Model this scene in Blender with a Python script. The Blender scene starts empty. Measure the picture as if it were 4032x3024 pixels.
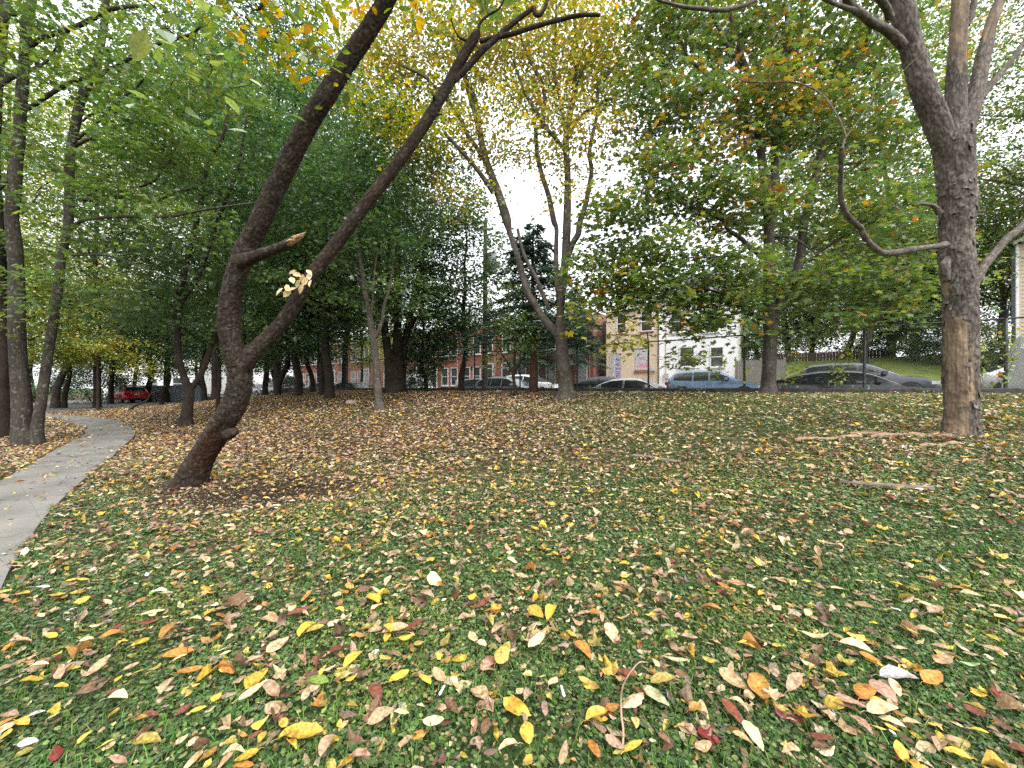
import bpy, math, random
import numpy as np
from mathutils import Vector

# ------------------------------------------------------------------ camera, world, sun, exposure
SC = bpy.context.scene
EYE = 1.5
cam_data = bpy.data.cameras.new("camera")
cam_data.sensor_width = 36.0
cam_data.lens = 36.0 * 1514.0 / 4032.0
cam_data.shift_y = 15.0 / 4032.0
cam_data.clip_start = 0.05
cam_data.clip_end = 2000.0
cam = bpy.data.objects.new("camera", cam_data)
cam.location = (0, 0, EYE)
cam.rotation_euler = (math.radians(90), 0, 0)
SC.collection.objects.link(cam)
SC.camera = cam

SUN_EL, SUN_AZ = math.radians(52), math.radians(150)      # azimuth clockwise from +Y: behind the camera, to the right
world = bpy.data.worlds.new("World")
SC.world = world
world.use_nodes = True
wn, wl = world.node_tree.nodes, world.node_tree.links
sky = wn.new("ShaderNodeTexSky")
sky.sky_type = 'NISHITA'
sky.sun_disc = False
sky.sun_elevation = SUN_EL
sky.sun_rotation = SUN_AZ
sky.dust_density = 6.0
sky.air_density = 1.6
sky.ozone_density = 1.0
hs = wn.new("ShaderNodeHueSaturation")                     # overcast: the sky is nearly without colour
hs.inputs["Saturation"].default_value = 0.16
wl.new(sky.outputs["Color"], hs.inputs["Color"])
bg = wn["Background"]
bg.inputs["Strength"].default_value = 0.15
cl = wn.new("ShaderNodeMixRGB")                           # thin even cloud over all of it
cl.inputs[0].default_value = 0.6
cl.inputs[2].default_value = (6.6, 6.75, 7.0, 1)
wl.new(hs.outputs["Color"], cl.inputs[1])
wl.new(cl.outputs[0], bg.inputs["Color"])

sun_data = bpy.data.lights.new("sun", 'SUN')
sun_data.energy = 0.9
sun_data.angle = math.radians(35)
sun_data.color = (1.0, 0.97, 0.92)
sun = bpy.data.objects.new("sun", sun_data)
sdir = Vector((math.sin(SUN_AZ) * math.cos(SUN_EL), math.cos(SUN_AZ) * math.cos(SUN_EL), math.sin(SUN_EL)))
sun.rotation_euler = sdir.to_track_quat('Z', 'Y').to_euler()
SC.collection.objects.link(sun)

SC.view_settings.view_transform = 'Standard'
SC.view_settings.look = 'None'
SC.view_settings.gamma = 1.0
SC.view_settings.exposure = 1.5
SC.cycles.max_bounces = 7
SC.cycles.diffuse_bounces = 4
SC.cycles.glossy_bounces = 3
SC.cycles.transmission_bounces = 5
SC.cycles.transparent_max_bounces = 6
SC.cycles.caustics_reflective = False
SC.cycles.caustics_refractive = False
SC.cycles.use_denoising = False

# ------------------------------------------------------------------ helpers
rng = np.random.default_rng(11)
random.seed(5)
PI = math.pi
FX, CX, HY = 830.6, 1106.0, 837.7            # the photograph at 2212 pixels wide: focal length, centre, horizon
DV = np.array((-0.8263, 0.5633))             # along the street, away to the left
NV = np.array((0.5633, 0.8263))              # across the street, away from the camera


def pt(fx, fy, Y):
    return np.array(((fx - CX) / FX * Y, Y, EYE + (HY - fy) / FX * Y))


def PQ(p, q, z=0.0):
    return np.array((DV[0] * p + NV[0] * q, DV[1] * p + NV[1] * q, z))


def pq_of(x, y):
    return DV[0] * x + DV[1] * y, NV[0] * x + NV[1] * y


def crop(ox, oy, s=1200 / 2212):
    """points of an enlarged piece of the photograph -> 2212-pixel coordinates"""
    def f(pts):
        k = s / 1.8228
        return [((ox / 1.8228) + a[0] * k, (oy / 1.8228) + a[1] * k) + tuple(w * k for w in a[2:3]) for a in pts]
    return f


z1, z2, z3, z4 = crop(0, 0), crop(1000, 0), crop(2000, 0), crop(2832, 0)
z5, z6, z7, z8 = crop(0, 900), crop(1000, 900), crop(2000, 900), crop(2832, 900)


def _hash(ix, iy, iz, seed):
    h = (ix.astype(np.int64) * 374761393 + iy.astype(np.int64) * 668265263 + iz.astype(np.int64) * 2147483647 + seed * 1274126177) & 0xFFFFFFFF
    h = ((h ^ (h >> 13)) * 1274126177) & 0xFFFFFFFF
    h = ((h ^ (h >> 16)) * 2246822519) & 0xFFFFFFFF
    return ((h ^ (h >> 15)) & 0xFFFFFF) / float(0xFFFFFF)


def noise3(x, y, z, seed=0):
    x, y, z = np.broadcast_arrays(np.asarray(x, float), np.asarray(y, float), np.asarray(z, float))
    ix, iy, iz = np.floor(x), np.floor(y), np.floor(z)
    fx, fy, fz = x - ix, y - iy, z - iz
    fx, fy, fz = (t * t * (3 - 2 * t) for t in (fx, fy, fz))
    r = 0
    for a in (0, 1):
        for b in (0, 1):
            for c in (0, 1):
                w = (fx if a else 1 - fx) * (fy if b else 1 - fy) * (fz if c else 1 - fz)
                r = r + w * _hash(ix + a, iy + b, iz + c, seed)
    return r


def noise2(x, y, seed=0):
    return noise3(x, y, np.zeros_like(np.asarray(x, float)) + 0.5, seed)


def sstep(a, b, t):
    u = np.clip((np.asarray(t, float) - a) / (b - a), 0, 1)
    return u * u * (3 - 2 * u)


STREET_Z = 0.46


def street_z(q, p=10.0):
    """the street climbs a little from the park side to the houses, and to the right"""
    return STREET_Z + 0.045 * np.clip(np.asarray(q, float) - 17.4, 0, 10) + 0.026 * np.clip(4 - np.asarray(p, float), 0, 30)




def ground_pq(p, q):
    p, q = np.asarray(p, float), np.asarray(q, float)
    mound = 1.28 * sstep(1.5, 14.0, q) * (0.1 + 0.9 * (1 - sstep(22, 42, p)))
    x, y = DV[0] * p + NV[0] * q, DV[1] * p + NV[1] * q
    bump = 0.06 * (noise2(x * 0.45, y * 0.45, 3) - 0.5) + 0.02 * (noise2(x * 1.7, y * 1.7, 4) - 0.5)
    near = mound + bump
    bank = sstep(3.5, 0.5, p) * sstep(26.5, 38, q) * 2.35
    far = street_z(q, p) + bank + 0.12 * sstep(25.2, 25.3, q)
    return np.where(q < 15.6, near, far)


def ground(x, y):
    p, q = pq_of(np.asarray(x, float), np.asarray(y, float))
    return ground_pq(p, q)


def ground_hit(fx, fy, qmax=14.6):
    """the spot on the park's ground that shows at this point of the photograph"""
    Y = np.linspace(0.7, 60, 4000)
    X = (fx - CX) / FX * Y
    z = EYE + (HY - fy) / FX * Y
    p, q = pq_of(X, Y)
    ok = (z <= ground_pq(p, q)) | (q > qmax)
    i = int(np.argmax(ok)) if ok.any() else len(Y) - 1
    return np.array((X[i], Y[i], float(ground(X[i], Y[i]))))


COL = SC.collection


class Acc:
    """collects geometry for ONE mesh object"""
    def __init__(self):
        self.v, self.loops, self.tot, self.at, self.n, self.mi = [], [], [], {}, 0, []
        self.smooth = []

    def add(self, v, faces, smooth=True, mi=0, **attrs):
        v = np.asarray(v, float).reshape(-1, 3)
        for f in (faces if isinstance(faces, list) else [faces]):
            f = np.asarray(f, np.int64)
            if f.size == 0:
                continue
            if f.ndim == 1:
                f = f[None]
            self.loops.append((f + self.n).ravel())
            self.tot.append(np.full(len(f), f.shape[1]))
            self.mi.append(np.full(len(f), mi))
            self.smooth.append(np.full(len(f), smooth))
        for k, a in attrs.items():
            self.at.setdefault(k, []).append((self.n, np.asarray(a, float)))
        self.v.append(v)
        self.n += len(v)

    def box(self, lo, hi, mi=0, M=None):
        x0, y0, z0 = lo
        x1, y1, z1_ = hi
        v = np.array([(x0, y0, z0), (x1, y0, z0), (x1, y1, z0), (x0, y1, z0), (x0, y0, z1_), (x1, y0, z1_), (x1, y1, z1_), (x0, y1, z1_)], float)
        if M is not None:
            v = M(v)
        self.add(v, [np.array([(0, 3, 2, 1), (4, 5, 6, 7), (0, 1, 5, 4), (1, 2, 6, 5), (2, 3, 7, 6), (3, 0, 4, 7)])], smooth=False, mi=mi)

    def mesh(self, name, mats):
        me = bpy.data.meshes.new(name)
        v = np.concatenate(self.v)
        loops = np.concatenate(self.loops)
        tot = np.concatenate(self.tot)
        me.vertices.add(len(v))
        me.vertices.foreach_set("co", v.ravel().astype(np.float32))
        me.loops.add(len(loops))
        me.loops.foreach_set("vertex_index", loops.astype(np.int32))
        me.polygons.add(len(tot))
        st = np.concatenate(([0], np.cumsum(tot)[:-1]))
        me.polygons.foreach_set("loop_start", st.astype(np.int32))
        me.polygons.foreach_set("loop_total", tot.astype(np.int32))
        me.polygons.foreach_set("use_smooth", np.concatenate(self.smooth).astype(bool))
        me.polygons.foreach_set("material_index", np.concatenate(self.mi).astype(np.int32))
        for k, parts in self.at.items():
            dim = parts[0][1].shape[1] if parts[0][1].ndim == 2 else 1
            full = np.zeros((len(v), dim), np.float32)
            for off, a in parts:
                full[off:off + len(a)] = a.reshape(len(a), dim)
            if k == 'Col':
                a = me.attributes.new(k, 'FLOAT_COLOR', 'POINT')
                a.data.foreach_set("color", np.concatenate((full, np.ones((len(v), 1), np.float32)), 1).ravel())
            elif dim == 3:
                a = me.attributes.new(k, 'FLOAT_VECTOR', 'POINT')
                a.data.foreach_set("vector", full.ravel())
            else:
                a = me.attributes.new(k, 'FLOAT', 'POINT')
                a.data.foreach_set("value", full.ravel())
        me.update(calc_edges=True)
        for m in (mats if isinstance(mats, (list, tuple)) else [mats]):
            me.materials.append(m)
        return me

    def build(self, name, mats, parent=None, **tags):
        o = bpy.data.objects.new(name, self.mesh(name, mats))
        COL.objects.link(o)
        if parent is not None:
            o.parent = parent
            o.matrix_parent_inverse = parent_world(parent).inverted()
        for k, a in tags.items():
            o[k] = a
        return o


def parent_world(o):
    from mathutils import Matrix
    m = Matrix.LocRotScale(o.location, o.rotation_euler, o.scale)
    if o.parent is not None:
        m = parent_world(o.parent) @ o.matrix_parent_inverse @ m
    return m


def thing(name, label, cat, loc=(0, 0, 0), rz=0.0, group=None):
    o = bpy.data.objects.new(name, None)
    o.empty_display_size = 0.2
    COL.objects.link(o)
    o.location = tuple(float(a) for a in loc)
    o.rotation_euler = (0, 0, rz)
    o['label'], o['category'] = label, cat
    if group:
        o['group'] = group
    return o


def copy_thing(root, loc, rz=0.0, scale=1.0, label=None, group=None):
    r = root.copy()
    COL.objects.link(r)
    r.location = tuple(float(a) for a in loc)
    r.rotation_euler = (0, 0, rz)
    r.scale = (scale,) * 3 if np.isscalar(scale) else scale
    if label:
        r['label'] = label
    if group:
        r['group'] = group
    for ch in list(root.children):
        c = ch.copy()
        COL.objects.link(c)
        c.parent = r
        for g in list(ch.children):
            d = g.copy()
            COL.objects.link(d)
            d.parent = c
    return r


# ------------------------------------------------------------------ materials
def new_mat(name):
    m = bpy.data.materials.new(name)
    m.use_nodes = True
    return m, m.node_tree.nodes, m.node_tree.links, m.node_tree.nodes["Principled BSDF"]


def ramp(n, stops):
    r = n.new("ShaderNodeValToRGB")
    while len(r.color_ramp.elements) < len(stops):
        r.color_ramp.elements.new(0.5)
    for e, (p, c) in zip(r.color_ramp.elements, stops):
        e.position = p
        e.color = (*c, 1)
    return r


def noisy(name, c1, c2, scale=8.0, rough=0.8, bump=0.2, detail=6, metallic=0.0, spec=0.4, stretch=(1, 1, 1)):
    m, n, l, b = new_mat(name)
    tc = n.new("ShaderNodeTexCoord")
    mp = n.new("ShaderNodeMapping")
    mp.inputs["Scale"].default_value = stretch
    l.new(tc.outputs["Object"], mp.inputs["Vector"])
    t = n.new("ShaderNodeTexNoise")
    t.inputs["Scale"].default_value = scale
    t.inputs["Detail"].default_value = detail
    l.new(mp.outputs[0], t.inputs["Vector"])
    r = ramp(n, [(0.3, c1), (0.7, c2)])
    l.new(t.outputs["Fac"], r.inputs[0])
    l.new(r.outputs[0], b.inputs["Base Color"])
    b.inputs["Roughness"].default_value = rough
    b.inputs["Metallic"].default_value = metallic
    b.inputs["Specular IOR Level"].default_value = spec
    if bump:
        bp = n.new("ShaderNodeBump")
        bp.inputs["Strength"].default_value = bump
        bp.inputs["Distance"].default_value = 0.02
        l.new(t.outputs["Fac"], bp.inputs["Height"])
        l.new(bp.outputs[0], b.inputs["Normal"])
    return m


def leaf_mat(name, trans=0.42, gloss=0.10, rough=0.38, vary=0.35, vscale=60, fres=0.16):
    m, n, l, b = new_mat(name)
    n.remove(b)
    out = n["Material Output"]
    a = n.new("ShaderNodeAttribute")
    a.attribute_name = "Col"
    geo = n.new("ShaderNodeNewGeometry")
    t = n.new("ShaderNodeTexNoise")
    t.inputs["Scale"].default_value = vscale
    t.inputs["Detail"].default_value = 3
    l.new(geo.outputs["Position"], t.inputs["Vector"])
    mr = n.new("ShaderNodeMapRange")
    mr.inputs["From Min"].default_value, mr.inputs["From Max"].default_value = 0.3, 0.7
    mr.inputs["To Min"].default_value, mr.inputs["To Max"].default_value = 1 - vary, 1 + vary
    l.new(t.outputs["Fac"], mr.inputs["Value"])
    mx = n.new("ShaderNodeVectorMath")
    mx.operation = 'SCALE'
    l.new(a.outputs["Color"], mx.inputs[0])
    l.new(mr.outputs[0], mx.inputs["Scale"])
    d = n.new("ShaderNodeBsdfDiffuse")
    tr = n.new("ShaderNodeBsdfTranslucent")
    g = n.new("ShaderNodeBsdfGlossy")
    g.inputs["Roughness"].default_value = rough
    g.inputs["Color"].default_value = (0.9, 0.95, 1, 1)
    l.new(mx.outputs[0], d.inputs["Color"])
    hsv = n.new("ShaderNodeHueSaturation")
    hsv.inputs["Saturation"].default_value = 1.12
    hsv.inputs["Value"].default_value = 1.5
    hsv.inputs["Hue"].default_value = 0.49
    l.new(mx.outputs[0], hsv.inputs["Color"])
    l.new(hsv.outputs[0], tr.inputs["Color"])
    m1 = n.new("ShaderNodeMixShader")
    m1.inputs[0].default_value = trans
    l.new(d.outputs[0], m1.inputs[1])
    l.new(tr.outputs[0], m1.inputs[2])
    m2 = n.new("ShaderNodeMixShader")
    fr = n.new("ShaderNodeLayerWeight")
    fr.inputs["Blend"].default_value = 0.25
    ml = n.new("ShaderNodeMath")
    ml.operation = 'MULTIPLY_ADD'
    ml.inputs[1].default_value = fres
    ml.inputs[2].default_value = gloss * 0.4
    l.new(fr.outputs["Fresnel"], ml.inputs[0])
    l.new(ml.outputs[0], m2.inputs[0])
    l.new(m1.outputs[0], m2.inputs[1])
    l.new(g.outputs[0], m2.inputs[2])
    l.new(m2.outputs[0], out.inputs["Surface"])
    return m


def bark_mat(name, dark, mid, light, cell=26.0, zs=0.28, bump=0.8, lichen=0.0, bare=False, base_tint=None):
    m, n, l, b = new_mat(name)
    a = n.new("ShaderNodeAttribute")
    a.attribute_name = "bk"
    mp = n.new("ShaderNodeMapping")
    mp.inputs["Scale"].default_value = (1, 1, zs)
    l.new(a.outputs["Vector"], mp.inputs["Vector"])
    wob = n.new("ShaderNodeTexNoise")
    wob.inputs["Scale"].default_value = 9
    wob.inputs["Detail"].default_value = 4
    l.new(mp.outputs[0], wob.inputs["Vector"])
    addv = n.new("ShaderNodeVectorMath")
    addv.operation = 'MULTIPLY_ADD'
    addv.inputs[1].default_value = (0.09,) * 3
    l.new(wob.outputs["Color"], addv.inputs[0])
    l.new(mp.outputs[0], addv.inputs[2])
    vo = n.new("ShaderNodeTexVoronoi")
    vo.feature = 'DISTANCE_TO_EDGE'
    vo.inputs["Scale"].default_value = cell
    l.new(addv.outputs[0], vo.inputs["Vector"])
    fine = n.new("ShaderNodeTexNoise")
    fine.inputs["Scale"].default_value = cell * 3
    fine.inputs["Detail"].default_value = 8
    l.new(addv.outputs[0], fine.inputs["Vector"])
    big = n.new("ShaderNodeTexNoise")
    big.inputs["Scale"].default_value = 2.6
    big.inputs["Detail"].default_value = 5
    l.new(a.outputs["Vector"], big.inputs["Vector"])
    r1 = ramp(n, [(0.0, dark), (0.10, mid), (0.4, light)])
    l.new(vo.outputs["Distance"], r1.inputs[0])
    r2 = ramp(n, [(0.25, tuple(c * 0.45 for c in mid)), (0.5, mid), (0.75, light)])
    l.new(fine.outputs["Fac"], r2.inputs[0])
    mx = n.new("ShaderNodeMixRGB")
    mx.inputs[0].default_value = 0.5
    l.new(r1.outputs[0], mx.inputs[1])
    l.new(r2.outputs[0], mx.inputs[2])
    r3 = ramp(n, [(0.3, (0.55, 0.52, 0.5)), (0.7, (1.25, 1.22, 1.18))])
    l.new(big.outputs["Fac"], r3.inputs[0])
    mm = n.new("ShaderNodeMixRGB")
    mm.blend_type = 'MULTIPLY'
    mm.inputs[0].default_value = 0.8
    l.new(mx.outputs[0], mm.inputs[1])
    l.new(r3.outputs[0], mm.inputs[2])
    col = mm.outputs[0]
    if lichen:
        ln = n.new("ShaderNodeTexNoise")
        ln.inputs["Scale"].default_value = 14
        ln.inputs["Detail"].default_value = 6
        l.new(a.outputs["Vector"], ln.inputs["Vector"])
        lr = ramp(n, [(0.58, (0, 0, 0)), (0.66, (lichen,) * 3)])
        l.new(ln.outputs["Fac"], lr.inputs[0])
        lm = n.new("ShaderNodeMixRGB")
        l.new(lr.outputs[0], lm.inputs[0])
        l.new(col, lm.inputs[1])
        lm.inputs[2].default_value = (0.3, 0.3, 0.26, 1)
        col = lm.outputs[0]
    hgt = n.new("ShaderNodeMath")
    hgt.operation = 'MULTIPLY_ADD'
    hgt.inputs[1].default_value = 0.35
    l.new(fine.outputs["Fac"], hgt.inputs[0])
    l.new(r1.outputs["Color"], hgt.inputs[2])
    if bare:
        at = n.new("ShaderNodeAttribute")
        at.attribute_name = "bare"
        ws = n.new("ShaderNodeTexNoise")
        wm = n.new("ShaderNodeMapping")
        wm.inputs["Scale"].default_value = (1, 1, 0.06)
        l.new(a.outputs["Vector"], wm.inputs["Vector"])
        ws.inputs["Scale"].default_value = 38
        ws.inputs["Detail"].default_value = 8
        l.new(wm.outputs[0], ws.inputs["Vector"])
        w2 = n.new("ShaderNodeTexNoise")
        w2.inputs["Scale"].default_value = 5
        w2.inputs["Detail"].default_value = 6
        l.new(a.outputs["Vector"], w2.inputs["Vector"])
        wr = ramp(n, [(0.25, (0.10, 0.07, 0.05)), (0.5, (0.22, 0.16, 0.11)), (0.75, (0.36, 0.28, 0.205))])
        l.new(ws.outputs["Fac"], wr.inputs[0])
        wr2 = ramp(n, [(0.3, (0.5, 0.5, 0.52)), (0.62, (1.1, 1.06, 1.0))])
        l.new(w2.outputs["Fac"], wr2.inputs[0])
        wmul = n.new("ShaderNodeMixRGB")
        wmul.blend_type = 'MULTIPLY'
        wmul.inputs[0].default_value = 1
        l.new(wr.outputs[0], wmul.inputs[1])
        l.new(wr2.outputs[0], wmul.inputs[2])
        bm = n.new("ShaderNodeMixRGB")
        l.new(at.outputs["Fac"], bm.inputs[0])
        l.new(col, bm.inputs[1])
        l.new(wmul.outputs[0], bm.inputs[2])
        col = bm.outputs[0]
    if base_tint:
        at = n.new("ShaderNodeAttribute")
        at.attribute_name = "bare"
        bm = n.new("ShaderNodeMixRGB")
        bm.blend_type = 'MULTIPLY'
        l.new(at.outputs["Fac"], bm.inputs[0])
        l.new(col, bm.inputs[1])
        bm.inputs[2].default_value = (*base_tint, 1)
        col = bm.outputs[0]
    l.new(col, b.inputs["Base Color"])
    b.inputs["Roughness"].default_value = 0.9
    b.inputs["Specular IOR Level"].default_value = 0.2
    bp = n.new("ShaderNodeBump")
    bp.inputs["Strength"].default_value = bump
    bp.inputs["Distance"].default_value = 0.012
    l.new(hgt.outputs[0], bp.inputs["Height"])
    l.new(bp.outputs[0], b.inputs["Normal"])
    return m


def paint(name, c, rough=0.28, metallic=0.35, coat=0.7):
    m, n, l, b = new_mat(name)
    tc = n.new("ShaderNodeTexCoord")
    t = n.new("ShaderNodeTexNoise")
    t.inputs["Scale"].default_value = 3
    t.inputs["Detail"].default_value = 8
    l.new(tc.outputs["Object"], t.inputs["Vector"])
    r = ramp(n, [(0.3, tuple(x * 0.82 for x in c)), (0.7, c)])
    l.new(t.outputs["Fac"], r.inputs[0])
    l.new(r.outputs[0], b.inputs["Base Color"])
    b.inputs["Roughness"].default_value = rough
    b.inputs["Metallic"].default_value = metallic
    b.inputs["Coat Weight"].default_value = coat
    b.inputs["Coat Roughness"].default_value = 0.06
    return m


M = {}
M['leaf'] = leaf_mat("tree_leaf", trans=0.45)
M['dry'] = leaf_mat("fallen_leaf", trans=0.15, gloss=0.05, rough=0.5, vary=0.4, vscale=75)
M['needle'] = leaf_mat("conifer_needle", trans=0.35, gloss=0.05)
M['clover'] = leaf_mat("clover_leaf", trans=0.3, gloss=0.0, rough=0.6, fres=0.06)
M['bark_lean'] = bark_mat("scaly_brown_bark", (0.005, 0.0038, 0.003), (0.028, 0.020, 0.0145), (0.078, 0.058, 0.044), cell=22, zs=0.45, bump=1.0, lichen=0.12, base_tint=(0.9, 0.55, 0.36))
M['bark_dead'] = bark_mat("grey_flaking_bark", (0.02, 0.016, 0.014), (0.095, 0.08, 0.07), (0.21, 0.185, 0.168), cell=20, zs=0.3, bump=1.0, lichen=0.3, bare=True)
M['bark_grey'] = bark_mat("grey_maple_bark", (0.03, 0.025, 0.021), (0.08, 0.068, 0.058), (0.14, 0.125, 0.108), cell=22, zs=0.14, bump=0.5, lichen=0.25)
M['bark_dark'] = bark_mat("dark_brown_bark", (0.010, 0.008, 0.006), (0.032, 0.024, 0.019), (0.065, 0.05, 0.04), cell=26, zs=0.18, bump=0.6)
M['bark_left'] = bark_mat("olive_grey_bark", (0.016, 0.014, 0.011), (0.045, 0.039, 0.031), (0.085, 0.076, 0.06), cell=24, zs=0.2, bump=0.5, lichen=0.3)
M['bark_red'] = bark_mat("reddish_cedar_bark", (0.03, 0.017, 0.012), (0.11, 0.06, 0.042), (0.19, 0.12, 0.085), cell=30, zs=0.1, bump=0.6)
M['wood'] = noisy("split_pale_wood", (0.16, 0.09, 0.045), (0.42, 0.28, 0.15), scale=22, stretch=(1, 1, 0.2), bump=0.4)

# ------------------------------------------------------------------ tubes, leaves, crowns
def catmull(P, n_per):
    P = np.asarray(P, float)
    if len(P) == 2:
        t = np.linspace(0, 1, n_per + 1)[:, None]
        return P[0] * (1 - t) + P[1] * t
    E = np.vstack((2 * P[0] - P[1], P, 2 * P[-1] - P[-2]))
    out = []
    for i in range(1, len(E) - 2):
        t = np.linspace(0, 1, n_per, endpoint=False)[:, None]
        p0, p1, p2, p3 = E[i - 1], E[i], E[i + 1], E[i + 2]
        out.append(0.5 * (2 * p1 + (p2 - p0) * t + (2 * p0 - 5 * p1 + 4 * p2 - p3) * t ** 2 + (3 * p1 - p0 - 3 * p2 + p3) * t ** 3))
    out.append(P[-1:])
    return np.vstack(out)


def tube(acc, P, R, sides=8, amp=0.0, freq=6.0, zf=2.0, seed=0, flare=None, cap=True, bare=None, fn=None, smooth=True):
    """a tapered stem along P; amp: relief of the bark relative to the radius; flare: (height, factor, lobes) at its foot"""
    P, R = np.asarray(P, float), np.asarray(R, float)
    n = len(P)
    T = np.gradient(P, axis=0)
    T /= np.linalg.norm(T, axis=1)[:, None] + 1e-12
    ref = np.array((1.0, 0, 0)) if abs(T[0][0]) < 0.8 else np.array((0, 1.0, 0))
    A = np.zeros_like(P)
    a = ref - T[0] * ref.dot(T[0])
    a /= np.linalg.norm(a)
    for i in range(n):
        a = a - T[i] * a.dot(T[i])
        a /= np.linalg.norm(a) + 1e-12
        A[i] = a
    B = np.cross(T, A)
    ang = np.arange(sides) / sides * 2 * PI
    ln = np.concatenate(([0], np.cumsum(np.linalg.norm(np.diff(P, axis=0), axis=1))))
    ca, sa = np.cos(ang)[None, :], np.sin(ang)[None, :]
    Rm = float(R.max())
    bx, by, bz = ca * R[:, None], sa * R[:, None], np.repeat(ln[:, None], sides, 1)
    rad = np.repeat(R[:, None], sides, 1)
    if amp:
        k = freq / Rm
        nz = noise3(ca * Rm * k + 50, sa * Rm * k + 50, bz * k / zf, seed) - 0.5
        n2 = noise3(ca * Rm * k * 2.7, sa * Rm * k * 2.7, bz * k * 2.7 / zf, seed + 1) - 0.5
        n3 = noise3(ca * 1.3 + 9, sa * 1.3 + 9, bz * 1.5 / Rm * 0.3, seed + 2) - 0.5
        rad = rad * (1 + amp * (nz + 0.6 * n2) + 0.14 * n3)
    if flare:
        fh, ff, lobes = flare
        w = np.exp(-bz / fh)
        rad = rad * (1 + w * (ff - 1) * (0.65 + 0.7 * (0.5 + 0.5 * np.cos(lobes * ang[None, :] + seed)) + 0.5 * (noise3(ca * 2, sa * 2, bz * 3, seed + 7) - 0.5)))
    D = A[:, None, :] * ca[..., None] + B[:, None, :] * sa[..., None]
    extra = {}
    if fn is not None:
        rad, bmask = fn(rad, D, P, bz, ang)
        extra['bare'] = bmask.ravel()
    elif bare is not None:
        extra['bare'] = np.full(n * sides, float(bare))
    V = P[:, None, :] + D * rad[..., None]
    i0 = np.arange(n - 1)[:, None] * sides + np.arange(sides)[None, :]
    i1 = np.arange(n - 1)[:, None] * sides + (np.arange(sides)[None, :] + 1) % sides
    F = np.stack((i0, i1, i1 + sides, i0 + sides), -1).reshape(-1, 4)
    off = seed * 3.7
    bk = np.stack((bx + off, by, bz), -1).reshape(-1, 3)
    verts = V.reshape(-1, 3)
    faces = [F]
    if cap:
        verts = np.vstack((verts, P[-1] + T[-1] * R[-1] * 0.25))
        bk = np.vstack((bk, (off, 0, ln[-1])))
        if 'bare' in extra:
            extra['bare'] = np.append(extra['bare'], extra['bare'][-1])
        k = np.arange(sides)
        faces.append(np.stack(((n - 1) * sides + k, (n - 1) * sides + (k + 1) % sides, np.full(sides, n * sides)), 1))
    acc.add(verts, faces, smooth=smooth, bk=bk, **extra)


def stem(pts, Y0, Y1=None, foot=None, n_per=6):
    """photograph points (x, y, width) between two depths -> centre line and radii in metres"""
    Y1 = Y0 if Y1 is None else Y1
    k = len(pts)
    ys = [a[1] for a in pts]
    d = np.concatenate(([0], np.cumsum([math.hypot(pts[i + 1][0] - pts[i][0], pts[i + 1][1] - pts[i][1]) for i in range(k - 1)])))
    d = d / d[-1]
    P, R = [], []
    for (x, y, w), t in zip(pts, d):
        Y = Y0 + (Y1 - Y0) * t
        tx = (x - CX) / FX
        P.append(pt(x, y, Y))
        R.append(0.5 * w / FX * Y / math.sqrt(1 + tx * tx) * 1.0)
    if foot is not None:
        P[0] = np.asarray(foot, float) - np.array((0, 0, 0.12))
    Q = catmull(np.column_stack((P, R)), n_per)
    return Q[:, :3], np.maximum(Q[:, 3], 0.003)


def leaf_template(kind):
    if kind == 'oval':
        v = [(0, 0, 0), (0.3, 0.2, 0.06), (0.68, 0.19, 0.06), (1, 0, -0.04), (0.68, -0.19, 0.06), (0.3, -0.2, 0.06)]
        return np.array(v), [np.array([(0, 1, 2, 3), (0, 3, 4, 5)])]
    if kind == 'round':
        v = [(0, 0, 0), (0.35, 0.42, 0.05), (0.8, 0.36, 0.03), (1, 0, 0), (0.8, -0.36, 0.03), (0.35, -0.42, 0.05)]
        return np.array(v), [np.array([(0, 1, 2, 3), (0, 3, 4, 5)])]
    if kind == 'quad':
        v = [(0, 0, 0), (0.5, 0.36, 0.08), (1, 0, -0.05), (0.5, -0.36, 0.08)]
        return np.array(v), [np.array([(0, 1, 2), (0, 2, 3)])]
    if kind == 'maple':
        tips = [(0.12, 0.42), (0.62, 0.58), (1.0, 0.0), (0.62, -0.58), (0.12, -0.42)]
        notch = [(0.0, 0.03), (0.3, 0.28), (0.6, 0.2), (0.6, -0.2), (0.3, -0.28), (0.0, -0.03)]
        v = [(0.34, 0, 0.03)] + [(x, y, -0.03) for x, y in tips] + [(x, y, 0.0) for x, y in notch]
        f = [(0, 6 + i + 1, 1 + i, 6 + i) for i in range(5)]
        return np.array(v), [np.array(f)]
    if kind == 'blade':
        v = [(0, -0.03, 0), (0, 0.03, 0), (0.6, 0.022, 0.05), (1, 0, -0.05), (0.6, -0.022, 0.05)]
        return np.array(v), [np.array([(0, 1, 2, 4)]), np.array([(4, 2, 3)])]
    raise KeyError(kind)


def unit(a):
    return a / (np.linalg.norm(a, axis=-1, keepdims=True) + 1e-12)


def leaves(acc, kind, pos, xdir, nrm, size, col, wid=None):
    tv, tf = leaf_template(kind)
    x = unit(xdir)
    n = unit(nrm - x * np.sum(nrm * x, 1, keepdims=True))
    y = np.cross(n, x)
    N, k = len(pos), len(tv)
    w = np.ones(N) if wid is None else wid
    V = pos[:, None, :] + size[:, None, None] * (tv[None, :, 0:1] * x[:, None, :] + (w[:, None, None] * tv[None, :, 1:2]) * y[:, None, :] + tv[None, :, 2:3] * n[:, None, :])
    off = (np.arange(N) * k)[:, None, None]
    acc.add(V.reshape(-1, 3), [(f[None] + off).reshape(-1, f.shape[1]) for f in tf], smooth=False, Col=np.repeat(col, k, 0))


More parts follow.
